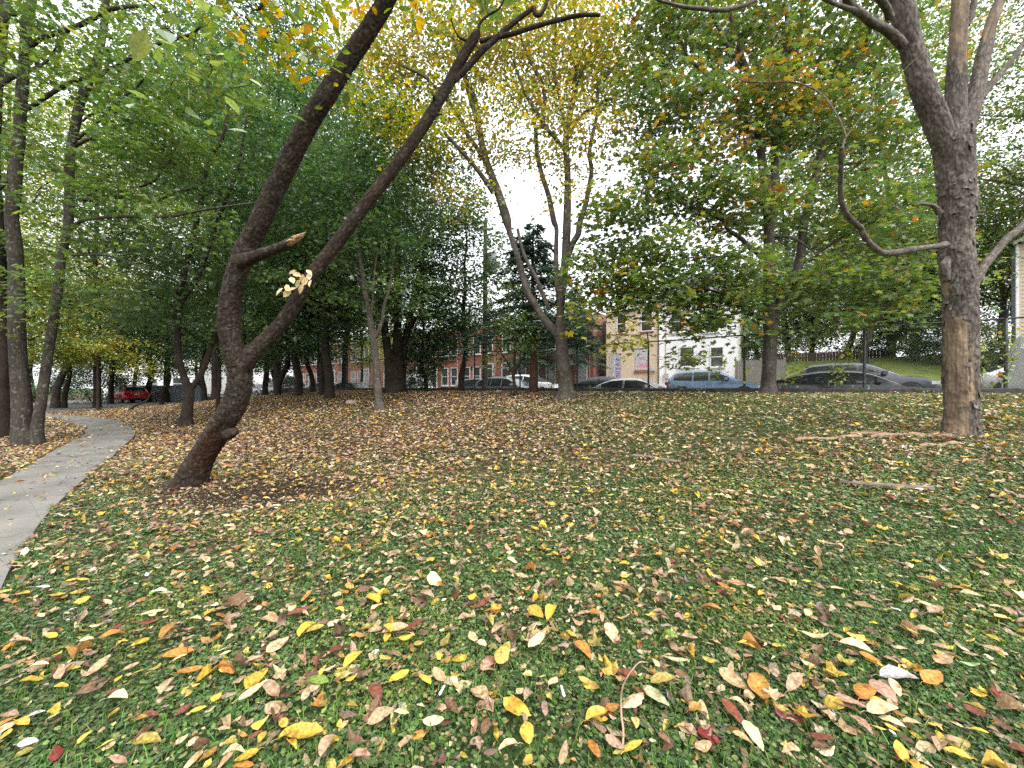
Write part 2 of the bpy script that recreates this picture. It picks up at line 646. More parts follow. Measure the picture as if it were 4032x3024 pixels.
def grow_twigs(nodes, targets, r0=0.004, rmax=0.05, seed=0, sag=0.12):
    """join every target to the nearest limb or twig; returns list of (points, radii)"""
    g = np.random.default_rng(seed)
    nodes = np.asarray(nodes, float)
    base = len(nodes)
    pos = [nodes]
    parent = {}
    d0 = np.min(np.linalg.norm(targets[:, None, :] - nodes[None, ::2], axis=2), axis=1) if len(nodes) else np.zeros(len(targets))
    order = np.argsort(d0)
    allp = nodes.copy()
    segs = []
    owner = np.full(len(nodes), -1)
    fr = np.zeros(len(nodes), int)
    for t in order:
        c = targets[t]
        d = np.linalg.norm(allp - c, axis=1) + 0.8 * np.maximum(0, allp[:, 2] - c[2])
        j = int(np.argmin(d))
        a = allp[j]
        L = np.linalg.norm(c - a)
        m = 5
        s = np.linspace(0, 1, m)[:, None]
        P = a * (1 - s) + c * s
        P[1:-1] += g.normal(0, 0.07 * L, (m - 2, 3))
        P[:, 2] += (sag * L * np.sin(s[:, 0] * PI))
        sid = len(segs)
        segs.append([P, int(owner[j]), int(fr[j]), 1])
        allp = np.vstack((allp, P[1:]))
        owner = np.append(owner, np.full(m - 1, sid))
        fr = np.append(fr, np.arange(1, m))
    for sid in range(len(segs) - 1, -1, -1):
        o = segs[sid][1]
        if o >= 0:
            segs[o][3] += segs[sid][3]
    out = []
    for P, o, f, cnt in segs:
        ra = min(rmax, r0 * math.sqrt(cnt + 1))
        out.append((P, np.linspace(ra, r0 * 0.6, len(P))))
    return out


def blob_points(blobs, seed):
    """clump centres in ellipsoids (x, y, depth, rx, ry in photograph pixels, depth radius in metres, number)"""
    g = np.random.default_rng(seed)
    C = []
    for fx, fy, Y, rx, ry, rd, n in blobs:
        u = unit(g.normal(size=(n, 3))) * (g.random((n, 1)) ** 0.45)
        c = pt(fx, fy, Y)
        C.append(c + u * np.array((rx * Y / FX, rd, ry * Y / FX)))
    return np.vstack(C)


def crown_leaves(acc, centres, axis, kind, size, per, spread, pal, seed, flat=0.3, tilt=0.55, droop=0.25, clump_col=0.5, wid=(0.8, 1.15)):
    """sprays of leaves about every clump centre; pal: list of (weight, rgb)"""
    g = np.random.default_rng(seed)
    n = len(centres)
    cnt = np.maximum(1, g.poisson(per, n))
    idx = np.repeat(np.arange(n), cnt)
    N = len(idx)
    w = np.array([a[0] for a in pal], float)
    w /= w.sum()
    cols = np.array([a[1] for a in pal])
    cc = g.choice(len(pal), n, p=w)
    lc = np.where(g.random(N) < clump_col, cc[idx], g.choice(len(pal), N, p=w))
    col = cols[lc] * g.lognormal(0, 0.18, (N, 1)) * (1 + g.normal(0, 0.06, (N, 3)))
    out = centres - np.asarray(axis)
    out[:, 2] = 0
    out = unit(out)
    R = spread * g.lognormal(0, 0.25, n)
    ang = g.random(N) * 2 * PI
    rr = np.sqrt(g.random(N)) * R[idx]
    off = np.stack((np.cos(ang) * rr, np.sin(ang) * rr, g.normal(0, flat, N) * R[idx]), 1)
    off[:, 2] -= droop * rr * rr / R[idx]
    ti = g.normal(0, 0.22, (n, 2))
    off[:, 2] += off[:, 0] * ti[idx, 0] + off[:, 1] * ti[idx, 1]
    pos = centres[idx] + off
    xd = np.stack((np.cos(ang), np.sin(ang), g.normal(-0.35, 0.35, N)), 1) + 0.7 * g.normal(size=(N, 3)) * np.array((1, 1, 0.4)) + 0.3 * out[idx]
    nr = np.stack((g.normal(0, tilt, N), g.normal(0, tilt, N), np.ones(N)), 1)
    sz = size * g.lognormal(0, 0.22, N)
    leaves(acc, kind, pos, xd, nr, sz, np.clip(col, 0.004, 0.9), g.uniform(wid[0], wid[1], N))


PAL = {
    'dark': [(5, (0.045, 0.098, 0.030)), (3, (0.068, 0.13, 0.036)), (1.2, (0.115, 0.175, 0.04))],
    'green': [(4, (0.08, 0.15, 0.034)), (3, (0.115, 0.185, 0.038)), (1.4, (0.18, 0.225, 0.042))],
    'maple': [(5, (0.085, 0.15, 0.036)), (3.5, (0.13, 0.195, 0.038)), (1.5, (0.23, 0.24, 0.04)), (0.35, (0.36, 0.22, 0.035)), (0.15, (0.40, 0.17, 0.05))],
    'lime': [(4, (0.22, 0.30, 0.05)), (3, (0.30, 0.33, 0.06)), (2, (0.14, 0.22, 0.045)), (1, (0.46, 0.36, 0.05))],
    'yellow': [(3, (0.44, 0.35, 0.06)), (3.4, (0.34, 0.33, 0.06)), (2.6, (0.2, 0.26, 0.05)), (0.8, (0.48, 0.28, 0.06)), (1.2, (0.11, 0.17, 0.045))],
    'yellowgreen': [(3, (0.2, 0.25, 0.03)), (2, (0.3, 0.3, 0.035)), (1, (0.5, 0.36, 0.03))],
    'orange': [(1.5, (0.42, 0.2, 0.05)), (3, (0.30, 0.22, 0.04)), (4, (0.15, 0.18, 0.03))],
    'conifer': [(3, (0.055, 0.105, 0.07)), (2, (0.085, 0.145, 0.095))],
}

# ------------------------------------------------------------------ ground, path, street
def ground_material():
    m, n, l, b = new_mat("leaf_strewn_soil")
    geo = n.new("ShaderNodeNewGeometry")
    a = n.new("ShaderNodeAttribute")
    a.attribute_name = "green"

    def tex(scale, detail=6):
        t = n.new("ShaderNodeTexNoise")
        t.inputs["Scale"].default_value = scale
        t.inputs["Detail"].default_value = detail
        l.new(geo.outputs["Position"], t.inputs["Vector"])
        return t
    t1, t2, t3 = tex(14, 8), tex(45, 6), tex(3.0, 8)
    soil = ramp(n, [(0.3, (0.028, 0.019, 0.013)), (0.55, (0.075, 0.05, 0.033)), (0.75, (0.15, 0.10, 0.06))])
    l.new(t1.outputs["Fac"], soil.inputs[0])
    grn = ramp(n, [(0.3, (0.018, 0.035, 0.012)), (0.55, (0.05, 0.085, 0.025)), (0.75, (0.10, 0.13, 0.04))])
    l.new(t2.outputs["Fac"], grn.inputs[0])
    sm = n.new("ShaderNodeMath")
    sm.operation = 'MULTIPLY_ADD'
    sm.inputs[1].default_value = 1.1
    sm.inputs[2].default_value = -0.55
    l.new(t3.outputs["Fac"], sm.inputs[0])
    ad = n.new("ShaderNodeMath")
    ad.use_clamp = True
    l.new(sm.outputs[0], ad.inputs[0])
    l.new(a.outputs["Fac"], ad.inputs[1])
    mx = n.new("ShaderNodeMixRGB")
    l.new(ad.outputs[0], mx.inputs[0])
    l.new(soil.outputs[0], mx.inputs[1])
    l.new(grn.outputs[0], mx.inputs[2])
    am = n.new("ShaderNodeAttribute")
    am.attribute_name = "moist"
    dk = n.new("ShaderNodeMixRGB")
    dk.blend_type = 'MULTIPLY'
    l.new(am.outputs["Fac"], dk.inputs[0])
    l.new(mx.outputs[0], dk.inputs[1])
    dk.inputs[2].default_value = (0.42, 0.38, 0.36, 1)
    l.new(dk.outputs[0], b.inputs["Base Color"])
    b.inputs["Roughness"].default_value = 0.95
    b.inputs["Specular IOR Level"].default_value = 0.15
    bp = n.new("ShaderNodeBump")
    bp.inputs["Strength"].default_value = 0.8
    bp.inputs["Distance"].default_value = 0.03
    l.new(t2.outputs["Fac"], bp.inputs["Height"])
    l.new(bp.outputs[0], b.inputs["Normal"])
    return m


BARE_C = ground_hit(580, 1066)        # trodden soil beside the leaning tree


def bare_patch(x, y):
    a = np.exp(-(((x - BARE_C[0]) / 1.4) ** 2 + ((y - BARE_C[1]) / 0.72) ** 2) ** 1.5)
    b = np.exp(-(((x - lean_foot[0]) / 0.6) ** 2 + ((y - lean_foot[1] + .05) / 0.35) ** 2) ** 1.5)
    return np.clip(np.maximum(a, b) * (0.6 + 0.9 * noise2(x * 2.4, y * 2.4, 27)), 0, 1)


lean_foot = ground_hit(410, 1050)


def green_mask(x, y):
    """how much of the ground is green growth (1) rather than litter and soil (0)"""
    p, q = pq_of(x, y)
    g = 0.8 - 0.0 * x
    tx = x / np.maximum(y, 0.5)
    # brown litter under the trees, left and centre, from about five metres on
    brown = sstep(4.0, 8.5, y) * sstep(0.42, -0.05, tx)
    g = g - 0.62 * brown
    g = g - 1.2 * bare_patch(x, y)
    g = g + 0.75 * (noise2(x * 0.8, y * 0.8, 21) - 0.5) + 0.35 * (noise2(x * 2.6, y * 2.6, 22) - 0.5)
    return np.clip(g, 0.02, 1)


def span(*parts):
    out = []
    for a, b, s in parts:
        out.extend(np.arange(a, b - 1e-6, s))
    out.append(parts[-1][1])
    return np.array(out)


qs = np.concatenate((span((-90, -15, 15), (-15, -3, 1.5), (-3, 15.5, 0.35)), span((15.62, 15.8, 0.18), (15.8, 38, 1.0), (38, 80, 6), (80, 330, 50))))
ps = span((-250, -60, 30), (-60, -25, 5), (-25, 45, 0.5), (45, 70, 2.5), (70, 300, 40))
gp, gq = np.meshgrid(ps, qs, indexing='ij')
gx, gy = DV[0] * gp + NV[0] * gq, DV[1] * gp + NV[1] * gq
gz = ground_pq(gp, gq)
nq = len(qs)
ii = (np.arange(len(ps) - 1)[:, None] * nq + np.arange(nq - 1)[None, :]).ravel()
acc = Acc()
gm = np.where(gq < 15.6, green_mask(gx, gy), 0.9)
acc.add(np.stack((gx, gy, gz), -1).reshape(-1, 3), [np.stack((ii, ii + 1, ii + nq + 1, ii + nq), 1)], green=gm.ravel(), moist=np.where(gq < 15.6, bare_patch(gx, gy), 0).ravel())
M['ground'] = ground_material()
acc.build('ground', M['ground'], kind='structure', label='leaf strewn park lawn rising gently towards the street')


def sheet(name, mat, corner_fn, nu, nv, dz, thick=0.0, label=None, kind='structure'):
    """a strip laid on the ground; corner_fn(u, v) -> x, y"""
    a = Acc()
    u, v = np.meshgrid(np.linspace(0, 1, nu), np.linspace(0, 1, nv), indexing='ij')
    x, y = corner_fn(u, v)
    z = ground(x, y) + dz
    V = np.stack((x, y, z), -1).reshape(-1, 3)
    i = (np.arange(nu - 1)[:, None] * nv + np.arange(nv - 1)[None, :]).ravel()
    a.add(V, [np.stack((i, i + 1, i + nv + 1, i + nv), 1)])
    if thick:
        for side in (0, nv - 1):
            k = np.arange(nu) * nv + side
            S = np.vstack((V[k], V[k] - (0, 0, thick)))
            j = np.arange(nu - 1)
            a.add(S, [np.stack((j, j + 1, j + 1 + nu, j + nu), 1)], smooth=False)
    o = a.build(name, mat, kind=kind)
    if label:
        o['label'] = label
    return o


def concrete_material():
    m, n, l, b = new_mat("worn_concrete")
    geo = n.new("ShaderNodeNewGeometry")
    t1 = n.new("ShaderNodeTexNoise")
    t1.inputs["Scale"].default_value = 1.6
    t1.inputs["Detail"].default_value = 9
    t2 = n.new("ShaderNodeTexNoise")
    t2.inputs["Scale"].default_value = 60
    t2.inputs["Detail"].default_value = 6
    for t in (t1, t2):
        l.new(geo.outputs["Position"], t.inputs["Vector"])
    r = ramp(n, [(0.25, (0.10, 0.095, 0.083)), (0.5, (0.165, 0.157, 0.14)), (0.75, (0.225, 0.215, 0.195))])
    l.new(t1.outputs["Fac"], r.inputs[0])
    r2 = ramp(n, [(0.3, (0.72,) * 3), (0.6, (1.06,) * 3)])
    l.new(t2.outputs["Fac"], r2.inputs[0])
    mm = n.new("ShaderNodeMixRGB")
    mm.blend_type = 'MULTIPLY'
    mm.inputs[0].default_value = 1
    l.new(r.outputs[0], mm.inputs[1])
    l.new(r2.outputs[0], mm.inputs[2])
    col = mm.outputs[0]
    a = n.new("ShaderNodeAttribute")
    a.attribute_name = "along"
    # joints every 1.5 m
    fr = n.new("ShaderNodeMath")
    fr.operation = 'PINGPONG'
    fr.inputs[1].default_value = 0.85
    l.new(a.outputs["Fac"], fr.inputs[0])
    lt = n.new("ShaderNodeMath")
    lt.operation = 'LESS_THAN'
    lt.inputs[1].default_value = 0.007
    l.new(fr.outputs[0], lt.inputs[0])
    cv = n.new("ShaderNodeTexVoronoi")
    cv.feature = 'DISTANCE_TO_EDGE'
    cv.inputs["Scale"].default_value = 0.55
    wv = n.new("ShaderNodeVectorMath")
    wv.operation = 'MULTIPLY_ADD'
    wv.inputs[1].default_value = (0.5, 0.5, 0.5)
    t4 = n.new("ShaderNodeTexNoise")
    t4.inputs["Scale"].default_value = 2.5
    t4.inputs["Detail"].default_value = 6
    l.new(geo.outputs["Position"], t4.inputs["Vector"])
    l.new(t4.outputs["Color"], wv.inputs[0])
    l.new(geo.outputs["Position"], wv.inputs[2])
    l.new(wv.outputs[0], cv.inputs["Vector"])
    cr = ramp(n, [(0.0, (0.3, 0.28, 0.25)), (0.008, (1, 1, 1))])
    l.new(cv.outputs["Distance"], cr.inputs[0])
    cmx = n.new("ShaderNodeMixRGB")
    cmx.blend_type = 'MULTIPLY'
    cmx.inputs[0].default_value = 0.85
    l.new(col, cmx.inputs[1])
    l.new(cr.outputs[0], cmx.inputs[2])
    col = cmx.outputs[0]
    jm = n.new("ShaderNodeMixRGB")
    l.new(lt.outputs[0], jm.inputs[0])
    l.new(col, jm.inputs[1])
    jm.inputs[2].default_value = (0.05, 0.045, 0.035, 1)
    l.new(jm.outputs[0], b.inputs["Base Color"])
    b.inputs["Roughness"].default_value = 0.9
    bp = n.new("ShaderNodeBump")
    bp.inputs["Strength"].default_value = 0.35
    bp.inputs["Distance"].default_value = 0.01
    l.new(t2.outputs["Fac"], bp.inputs["Height"])
    l.new(bp.outputs[0], b.inputs["Normal"])
    return m


path_r = [(-150, 1700), (0, 1290), (40, 1210), (110, 1110), (200, 1025), (258, 975), (289, 945), (287, 926), (255, 911), (190, 902), (100, 895), (40, 890)]
path_l = [(-700, 1190), (-300, 1120), (-60, 1068), (50, 1018), (115, 978), (165, 952), (184, 941), (181, 931), (160, 917), (130, 906), (70, 899), (10, 894)]
PR = np.array([ground_hit(*a)[:2] for a in path_r])
PL = np.array([ground_hit(*a)[:2] for a in path_l])
PR, PL = catmull(PR, 6), catmull(PL, 6)
PATH_POLY = np.vstack((PR, PL[::-1]))


def in_path(x, y, grow=0.0):
    x, y = np.asarray(x), np.asarray(y)
    inside = np.zeros(x.shape, bool)
    n = len(PATH_POLY)
    j = n - 1
    for i in range(n):
        xi, yi = PATH_POLY[i]
        xj, yj = PATH_POLY[j]
        c = ((yi > y) != (yj > y)) & (x < (xj - xi) * (y - yi) / (yj - yi + 1e-12) + xi)
        inside ^= c
        j = i
    return inside


acc = Acc()
nn = len(PR)
tt = np.linspace(0, 1, 7)
G = PR[:, None, :] * (1 - tt)[None, :, None] + PL[:, None, :] * tt[None, :, None]
gzv = ground(G[..., 0], G[..., 1]) + 0.045
V = np.concatenate((G, gzv[..., None]), -1).reshape(-1, 3)
i = (np.arange(nn - 1)[:, None] * 7 + np.arange(6)[None, :]).ravel()
al = np.concatenate(([0], np.cumsum(np.linalg.norm(np.diff(0.5 * (PR + PL), axis=0), axis=1))))
acc.add(V, [np.stack((i, i + 7, i + 8, i + 1), 1)], along=np.repeat(al, 7))
for side in (0, 6):
    k = np.arange(nn) * 7 + side
    S = np.vstack((V[k], V[k] - (0, 0, 0.12)))
    j = np.arange(nn - 1)
    acc.add(S, [np.stack((j, j + 1, j + 1 + nn, j + nn), 1)], smooth=False, along=np.concatenate((al, al)))
M['concrete'] = concrete_material()
acc.build('path', M['concrete'], kind='structure', label='curving worn concrete footpath at the left')

M['asphalt'] = noisy("asphalt", (0.035, 0.035, 0.037), (0.065, 0.064, 0.062), scale=30, rough=0.9, bump=0.3)
M['paving'] = noisy("pale_paving", (0.24, 0.23, 0.21), (0.36, 0.34, 0.31), scale=6, rough=0.9, bump=0.2)
M['tarmac_old'] = noisy("faded_tarmac", (0.15, 0.14, 0.13), (0.26, 0.245, 0.23), scale=5, rough=0.9, bump=0.2)


def strip_pq(p0, p1, q0, q1):
    return lambda u, v: (DV[0] * (p0 + (p1 - p0) * u) + NV[0] * (q0 + (q1 - q0) * v), DV[1] * (p0 + (p1 - p0) * u) + NV[1] * (q0 + (q1 - q0) * v))


def flat_slab(name, mat, p0, p1, q0, q1, z0, z1_, label):
    a = Acc()
    n_ = 76
    pv = np.linspace(p0, p1, n_)
    V = []
    for p in pv:
        for q, up in ((q0, -1), (q0, 1), (q1, 1), (q1, -1)):
            c = PQ(p, q)
            V.append((c[0], c[1], float(street_z(q, p)) + z1_ if up > 0 else z0))
    i = (np.arange(n_ - 1)[:, None] * 4 + np.arange(3)[None, :]).ravel()
    a.add(V, [np.stack((i, i + 4, i + 5, i + 1), 1)], smooth=False)
    return a.build(name, mat, kind='structure', label=label)


flat_slab('road', M['asphalt'], -40, 110, 17.4, 25.15, 0.4, 0.02, 'asphalt street with cars parked on both sides')
flat_slab('pavement', M['paving'], -40, 110, 15.85, 17.4, 0.4, 0.13, 'narrow pavement along the park wall')
flat_slab('far_pavement', M['paving'], -40, 110, 25.15, 28.2, 0.4, 0.145, 'pale pavement in front of the houses')
lot = sheet('parking_lot', M['tarmac_old'], strip_pq(35.5, 64, 1.0, 12.5), 40, 24, 0.05, label='faded tarmac of the small car park beyond the path')

# ------------------------------------------------------------------ park wall and chain link fence
M['wall_stone'] = noisy("dark_damp_stone", (0.03, 0.028, 0.025), (0.085, 0.078, 0.068), scale=9, rough=0.9, bump=0.5)
M['galv'] = noisy("weathered_steel", (0.035, 0.037, 0.038), (0.075, 0.078, 0.078), scale=12, rough=0.55, metallic=0.6, bump=0.1)
M['galv_light'] = noisy("galvanised_wire", (0.12, 0.125, 0.125), (0.2, 0.205, 0.2), scale=14, rough=0.5, metallic=0.6, bump=0.0)

acc = Acc()
pp = np.arange(-26, 34.01, 1.0)
prof = [(15.45, -0.5), (15.45, 1.47), (15.47, 1.5), (15.70, 1.5), (15.72, 1.47), (15.72, 0.45)]
V = []
for p in pp:
    for q, z in prof:
        c = PQ(p, q)
        zz = z if z < 1 else z - 0.02 + 0.02 * float(noise2(p * 0.7, 3.0, 5))
        V.append((c[0], c[1], zz))
k = len(prof)
i = (np.arange(len(pp) - 1)[:, None] * k + np.arange(k - 1)[None, :]).ravel()
acc.add(V, [np.stack((i, i + k, i + k + 1, i + 1), 1)], smooth=False)
acc.build('park_wall', M['wall_stone'], label='low dark stone retaining wall under the chain link fence', category='wall')

FQ, FZ0, FH = 15.58, 1.5, 1.84
fence = thing('chain_link_fence', 'tall chain link fence with grey posts on the low stone wall along the street', 'fence', PQ(4, FQ, FZ0))
post_p = [-5.0 - 2.95 * k for k in range(6, 0, -1)] + [-5.0, -2.25, 0.85, 4.1, 7.15, 10.15, 13.0, 16.0, 18.95, 21.9, 24.85, 27.8, 30.7, 33.5]
for p in post_p:
    a = Acc()
    c = PQ(p, FQ, FZ0 - 0.02)
    lean = random.uniform(-0.012, 0.012)
    top = c + np.array((DV[0] * lean, DV[1] * lean, FH + 0.02))
    tube(a, np.array([c, (c + top) / 2, top]), np.array([0.038, 0.036, 0.035]), 10)
    arm = top + np.array((-NV[0] * 0.2, -NV[1] * 0.2, 0.36))
    tube(a, np.array([top - (0, 0, 0.05), (top + arm) / 2, arm]), np.array([0.026, 0.022, 0.018]), 6)
    a.build('post', M['galv'], fence)
a = Acc()
rp = np.linspace(post_p[0], post_p[-1], 120)
tube(a, np.array([PQ(p, FQ, FZ0 + FH - 0.02 + 0.012 * math.sin(p * 1.7)) for p in rp]), np.full(len(rp), 0.024), 8)
a.build('top_rail', M['galv'], fence)
a = Acc()
for k, off in enumerate((0.12, 0.30)):
    tube(a, np.array([PQ(p, FQ - 0.2 * off / 0.36, FZ0 + FH + off - 0.02 * abs(math.sin(p * 1.06))) for p in rp]), np.full(len(rp), 0.0035), 3)
a.build('barbed_wire', M['galv'], fence)
a = Acc()
pitch = 0.078
z0, z1v = FZ0 + 0.03, FZ0 + FH - 0.04
hgt = z1v - z0
for sgn, dq in ((1, 0.004), (-1, -0.004)):
    s = np.arange(post_p[0] - hgt, post_p[-1] + hgt, pitch)
    A0, A1 = s, s + sgn * hgt * 0.86
    ok = (np.minimum(A0, A1) > post_p[0] - 0.5) & (np.maximum(A0, A1) < post_p[-1] + 0.5)
    A0, A1 = A0[ok], A1[ok]
    r = 0.0026
    n_ = len(A0)
    tri = np.array([(r, 0), (-r * 0.5, r * 0.87), (-r * 0.5, -r * 0.87)])
    V = np.zeros((n_, 6, 3))
    for e, (pv, zv) in enumerate(((A0, z0), (A1, z1v))):
        for t_, (dp, dq2) in enumerate(tri):
            V[:, e * 3 + t_, 0] = DV[0] * (pv + dp) + NV[0] * (FQ + dq + dq2)
            V[:, e * 3 + t_, 1] = DV[1] * (pv + dp) + NV[1] * (FQ + dq + dq2)
            V[:, e * 3 + t_, 2] = zv
    F = np.array([(0, 1, 4, 3), (1, 2, 5, 4), (2, 0, 3, 5)])
    a.add(V.reshape(-1, 3), [(F[None] + (np.arange(n_) * 6)[:, None, None]).reshape(-1, 4)], smooth=False)
a.build('wire_mesh', M['galv_light'], fence)

# ------------------------------------------------------------------ houses
def brick_material(name, c1, c2, mortar):
    m, n, l, b = new_mat(name)
    tc = n.new("ShaderNodeTexCoord")
    mp = n.new("ShaderNodeMapping")
    mp.inputs["Rotation"].default_value = (math.radians(90), 0, 0)
    l.new(tc.outputs["Object"], mp.inputs["Vector"])
    br = n.new("ShaderNodeTexBrick")
    br.inputs["Scale"].default_value = 4.6
    br.inputs["Color1"].default_value = (*c1, 1)
    br.inputs["Color2"].default_value = (*c2, 1)
    br.inputs["Mortar"].default_value = (*mortar, 1)
    br.inputs["Mortar Size"].default_value = 0.018
    l.new(mp.outputs[0], br.inputs["Vector"])
    t = n.new("ShaderNodeTexNoise")
    t.inputs["Scale"].default_value = 1.3
    t.inputs["Detail"].default_value = 8
    l.new(tc.outputs["Object"], t.inputs["Vector"])
    r = ramp(n, [(0.3, (0.7,) * 3), (0.7, (1.15,) * 3)])
    l.new(t.outputs["Fac"], r.inputs[0])
    mm = n.new("ShaderNodeMixRGB")
    mm.blend_type = 'MULTIPLY'
    mm.inputs[0].default_value = 1
    l.new(br.outputs["Color"], mm.inputs[1])
    l.new(r.outputs[0], mm.inputs[2])
    l.new(mm.outputs[0], b.inputs["Base Color"])
    b.inputs["Roughness"].default_value = 0.9
    return m


def render_material(name, c, stain):
    m, n, l, b = new_mat(name)
    tc = n.new("ShaderNodeTexCoord")
    mp = n.new("ShaderNodeMapping")
    mp.inputs["Scale"].default_value = (1, 1, 0.25)
    l.new(tc.outputs["Object"], mp.inputs["Vector"])
    t = n.new("ShaderNodeTexNoise")
    t.inputs["Scale"].default_value = 2.2
    t.inputs["Detail"].default_value = 9
    t.inputs["Roughness"].default_value = 0.65
    l.new(mp.outputs[0], t.inputs["Vector"])
    r = ramp(n, [(0.28, stain), (0.45, c), (0.8, tuple(min(0.9, x * 1.08) for x in c))])
    l.new(t.outputs["Fac"], r.inputs[0])
    l.new(r.outputs[0], b.inputs["Base Color"])
    b.inputs["Roughness"].default_value = 0.85
    return m


M['brick'] = brick_material("red_brick", (0.27, 0.07, 0.048), (0.34, 0.095, 0.06), (0.24, 0.18, 0.15))
M['brick_orange'] = brick_material("orange_brick", (0.33, 0.11, 0.07), (0.39, 0.14, 0.085), (0.34, 0.27, 0.22))
M['cream'] = render_material("cream_render", (0.60, 0.47, 0.35), (0.42, 0.31, 0.22))
M['white_render'] = render_material("white_render", (0.80, 0.785, 0.79), (0.62, 0.60, 0.60))
M['beige_siding'] = render_material("beige_siding", (0.55, 0.45, 0.34), (0.42, 0.34, 0.26))
M['white_trim'] = noisy("white_painted_trim", (0.62, 0.61, 0.6), (0.78, 0.77, 0.76), scale=6, rough=0.6, bump=0.05)
M['glass_dark'] = noisy("window_glass", (0.02, 0.026, 0.028), (0.05, 0.058, 0.058), scale=1.6, rough=0.06, bump=0.0, spec=0.8)
M['door_dark'] = noisy("dark_painted_door", (0.03, 0.028, 0.03), (0.06, 0.055, 0.055), scale=8, rough=0.5)
M['door_grey'] = noisy("grey_metal_door", (0.33, 0.33, 0.34), (0.42, 0.42, 0.43), scale=5, rough=0.6, bump=0.05)
M['board'] = noisy("grey_board", (0.40, 0.40, 0.42), (0.52, 0.52, 0.54), scale=4, rough=0.7, bump=0.05)
M['slate'] = noisy("slate_roof", (0.14, 0.14, 0.16), (0.24, 0.24, 0.27), scale=9, rough=0.8)
M['roof_dark'] = noisy("dark_flat_roof", (0.05, 0.05, 0.05), (0.09, 0.085, 0.08), scale=5)
M['stone_step'] = noisy("stone_step", (0.28, 0.27, 0.25), (0.42, 0.4, 0.37), scale=7, rough=0.9)
M['purple_paint'] = noisy("purple_spray_paint", (0.10, 0.045, 0.28), (0.17, 0.08, 0.38), scale=9, rough=0.5, bump=0)
M['white_paint'] = noisy("white_spray_paint", (0.62, 0.58, 0.64), (0.8, 0.76, 0.8), scale=9, rough=0.5, bump=0)
M['pink_paint'] = noisy("pink_spray_paint", (0.62, 0.10, 0.20), (0.72, 0.17, 0.27), scale=9, rough=0.5, bump=0)
M['orange_cloth'] = noisy("orange_cloth", (0.7, 0.16, 0.06), (0.85, 0.26, 0.12), scale=6, rough=0.8)
M['meter'] = noisy("grey_meter_box", (0.36, 0.36, 0.36), (0.48, 0.48, 0.47), scale=6, rough=0.5)

QF = 30.0
HROT = math.atan2(-DV[1], -DV[0])                  # local +x runs along the street to the right, local -y faces the street


HZ = 0.86


def house_frame(p_left, z=None):
    return PQ(p_left, QF, z if z is not None else HZ)


def hbox(a, x0, x1, y0, y1, z0, z1_, mi=0):
    a.box((x0, y0, z0), (x1, y1, z1_), mi)


def add_window(h, x0, x1, z0, z1_, bars=1, trim='white_trim', sill='white_trim', glass='glass_dark', cols=1):
    f = Acc()
    t = 0.07
    y0, y1 = -0.045, 0.02
    hbox(f, x0 - t, x0, y0, y1, z0 - t, z1_ + t)
    hbox(f, x1, x1 + t, y0, y1, z0 - t, z1_ + t)
    hbox(f, x0, x1, y0, y1, z1_, z1_ + t)
    hbox(f, x0, x1, y0, y1, z0 - t, z0)
    for i in range(1, bars + 1):
        zz = z0 + (z1_ - z0) * i / (bars + 1)
        hbox(f, x0, x1, y0 + 0.012, y1 - 0.005, zz - 0.028, zz + 0.028)
    for i in range(1, cols):
        xx = x0 + (x1 - x0) * i / cols
        hbox(f, xx - 0.018, xx + 0.018, y0 + 0.014, y1 - 0.006, z0, z1_)
    w = part(f, 'window', M[trim], h)
    g = Acc()
    hbox(g, x0, x1, -0.012, 0.006, z0, z1_)
    part(g, 'pane', M[glass], w)
    s = Acc()
    hbox(s, x0 - 0.14, x1 + 0.14, -0.11, 0.0, z0 - t - 0.09, z0 - t - 0.003)
    part(s, 'sill', M[sill], w)
    return w


def part(a, name, mat, parent, **tags):
    """a part given in its thing's own coordinates"""
    o = bpy.data.objects.new(name, a.mesh(name, mat))
    COL.objects.link(o)
    o.parent = parent
    for k, v in tags.items():
        o[k] = v
    return o


def add_door(h, x0, x1, z0, z1_, mat='door_dark', trim='white_trim', steps=2, step_mat='stone_step', transom=True):
    f = Acc()
    t = 0.11
    hbox(f, x0 - t, x0, -0.06, 0.02, z0, z1_ + t)
    hbox(f, x1, x1 + t, -0.06, 0.02, z0, z1_ + t)
    hbox(f, x0, x1, -0.06, 0.02, z1_, z1_ + t)
    if transom:
        hbox(f, x0, x1, -0.05, 0.02, z1_ - 0.45, z1_ - 0.38)
    fr = part(f, 'door_frame', M[trim], h)
    d = Acc()
    top = z1_ - 0.45 if transom else z1_
    hbox(d, x0, x1, -0.02, 0.01, z0, top)
    for zz in (0.12, 0.55):
        hbox(d, x0 + 0.12, x1 - 0.12, -0.032, -0.02, z0 + (top - z0) * zz, z0 + (top - z0) * (zz + 0.34))
    dd = part(d, 'door', M[mat], h)
    if transom:
        g = Acc()
        hbox(g, x0, x1, -0.015, 0.008, z1_ - 0.38, z1_)
        part(g, 'pane', M['glass_dark'], fr)
    k = Acc()
    hbox(k, x1 - 0.12, x1 - 0.07, -0.09, -0.02, z0 + 0.95, z0 + 1.02)
    part(k, 'handle', M['galv'], dd)
    s = Acc()
    for i in range(steps):
        hbox(s, x0 - 0.2, x1 + 0.2, -0.3 * (steps - i), -0.065, z0 - 0.19 * (i + 1) + 0.0, z0 - 0.19 * i - 0.003)
    part(s, 'step', M[step_mat], h)
    return dd


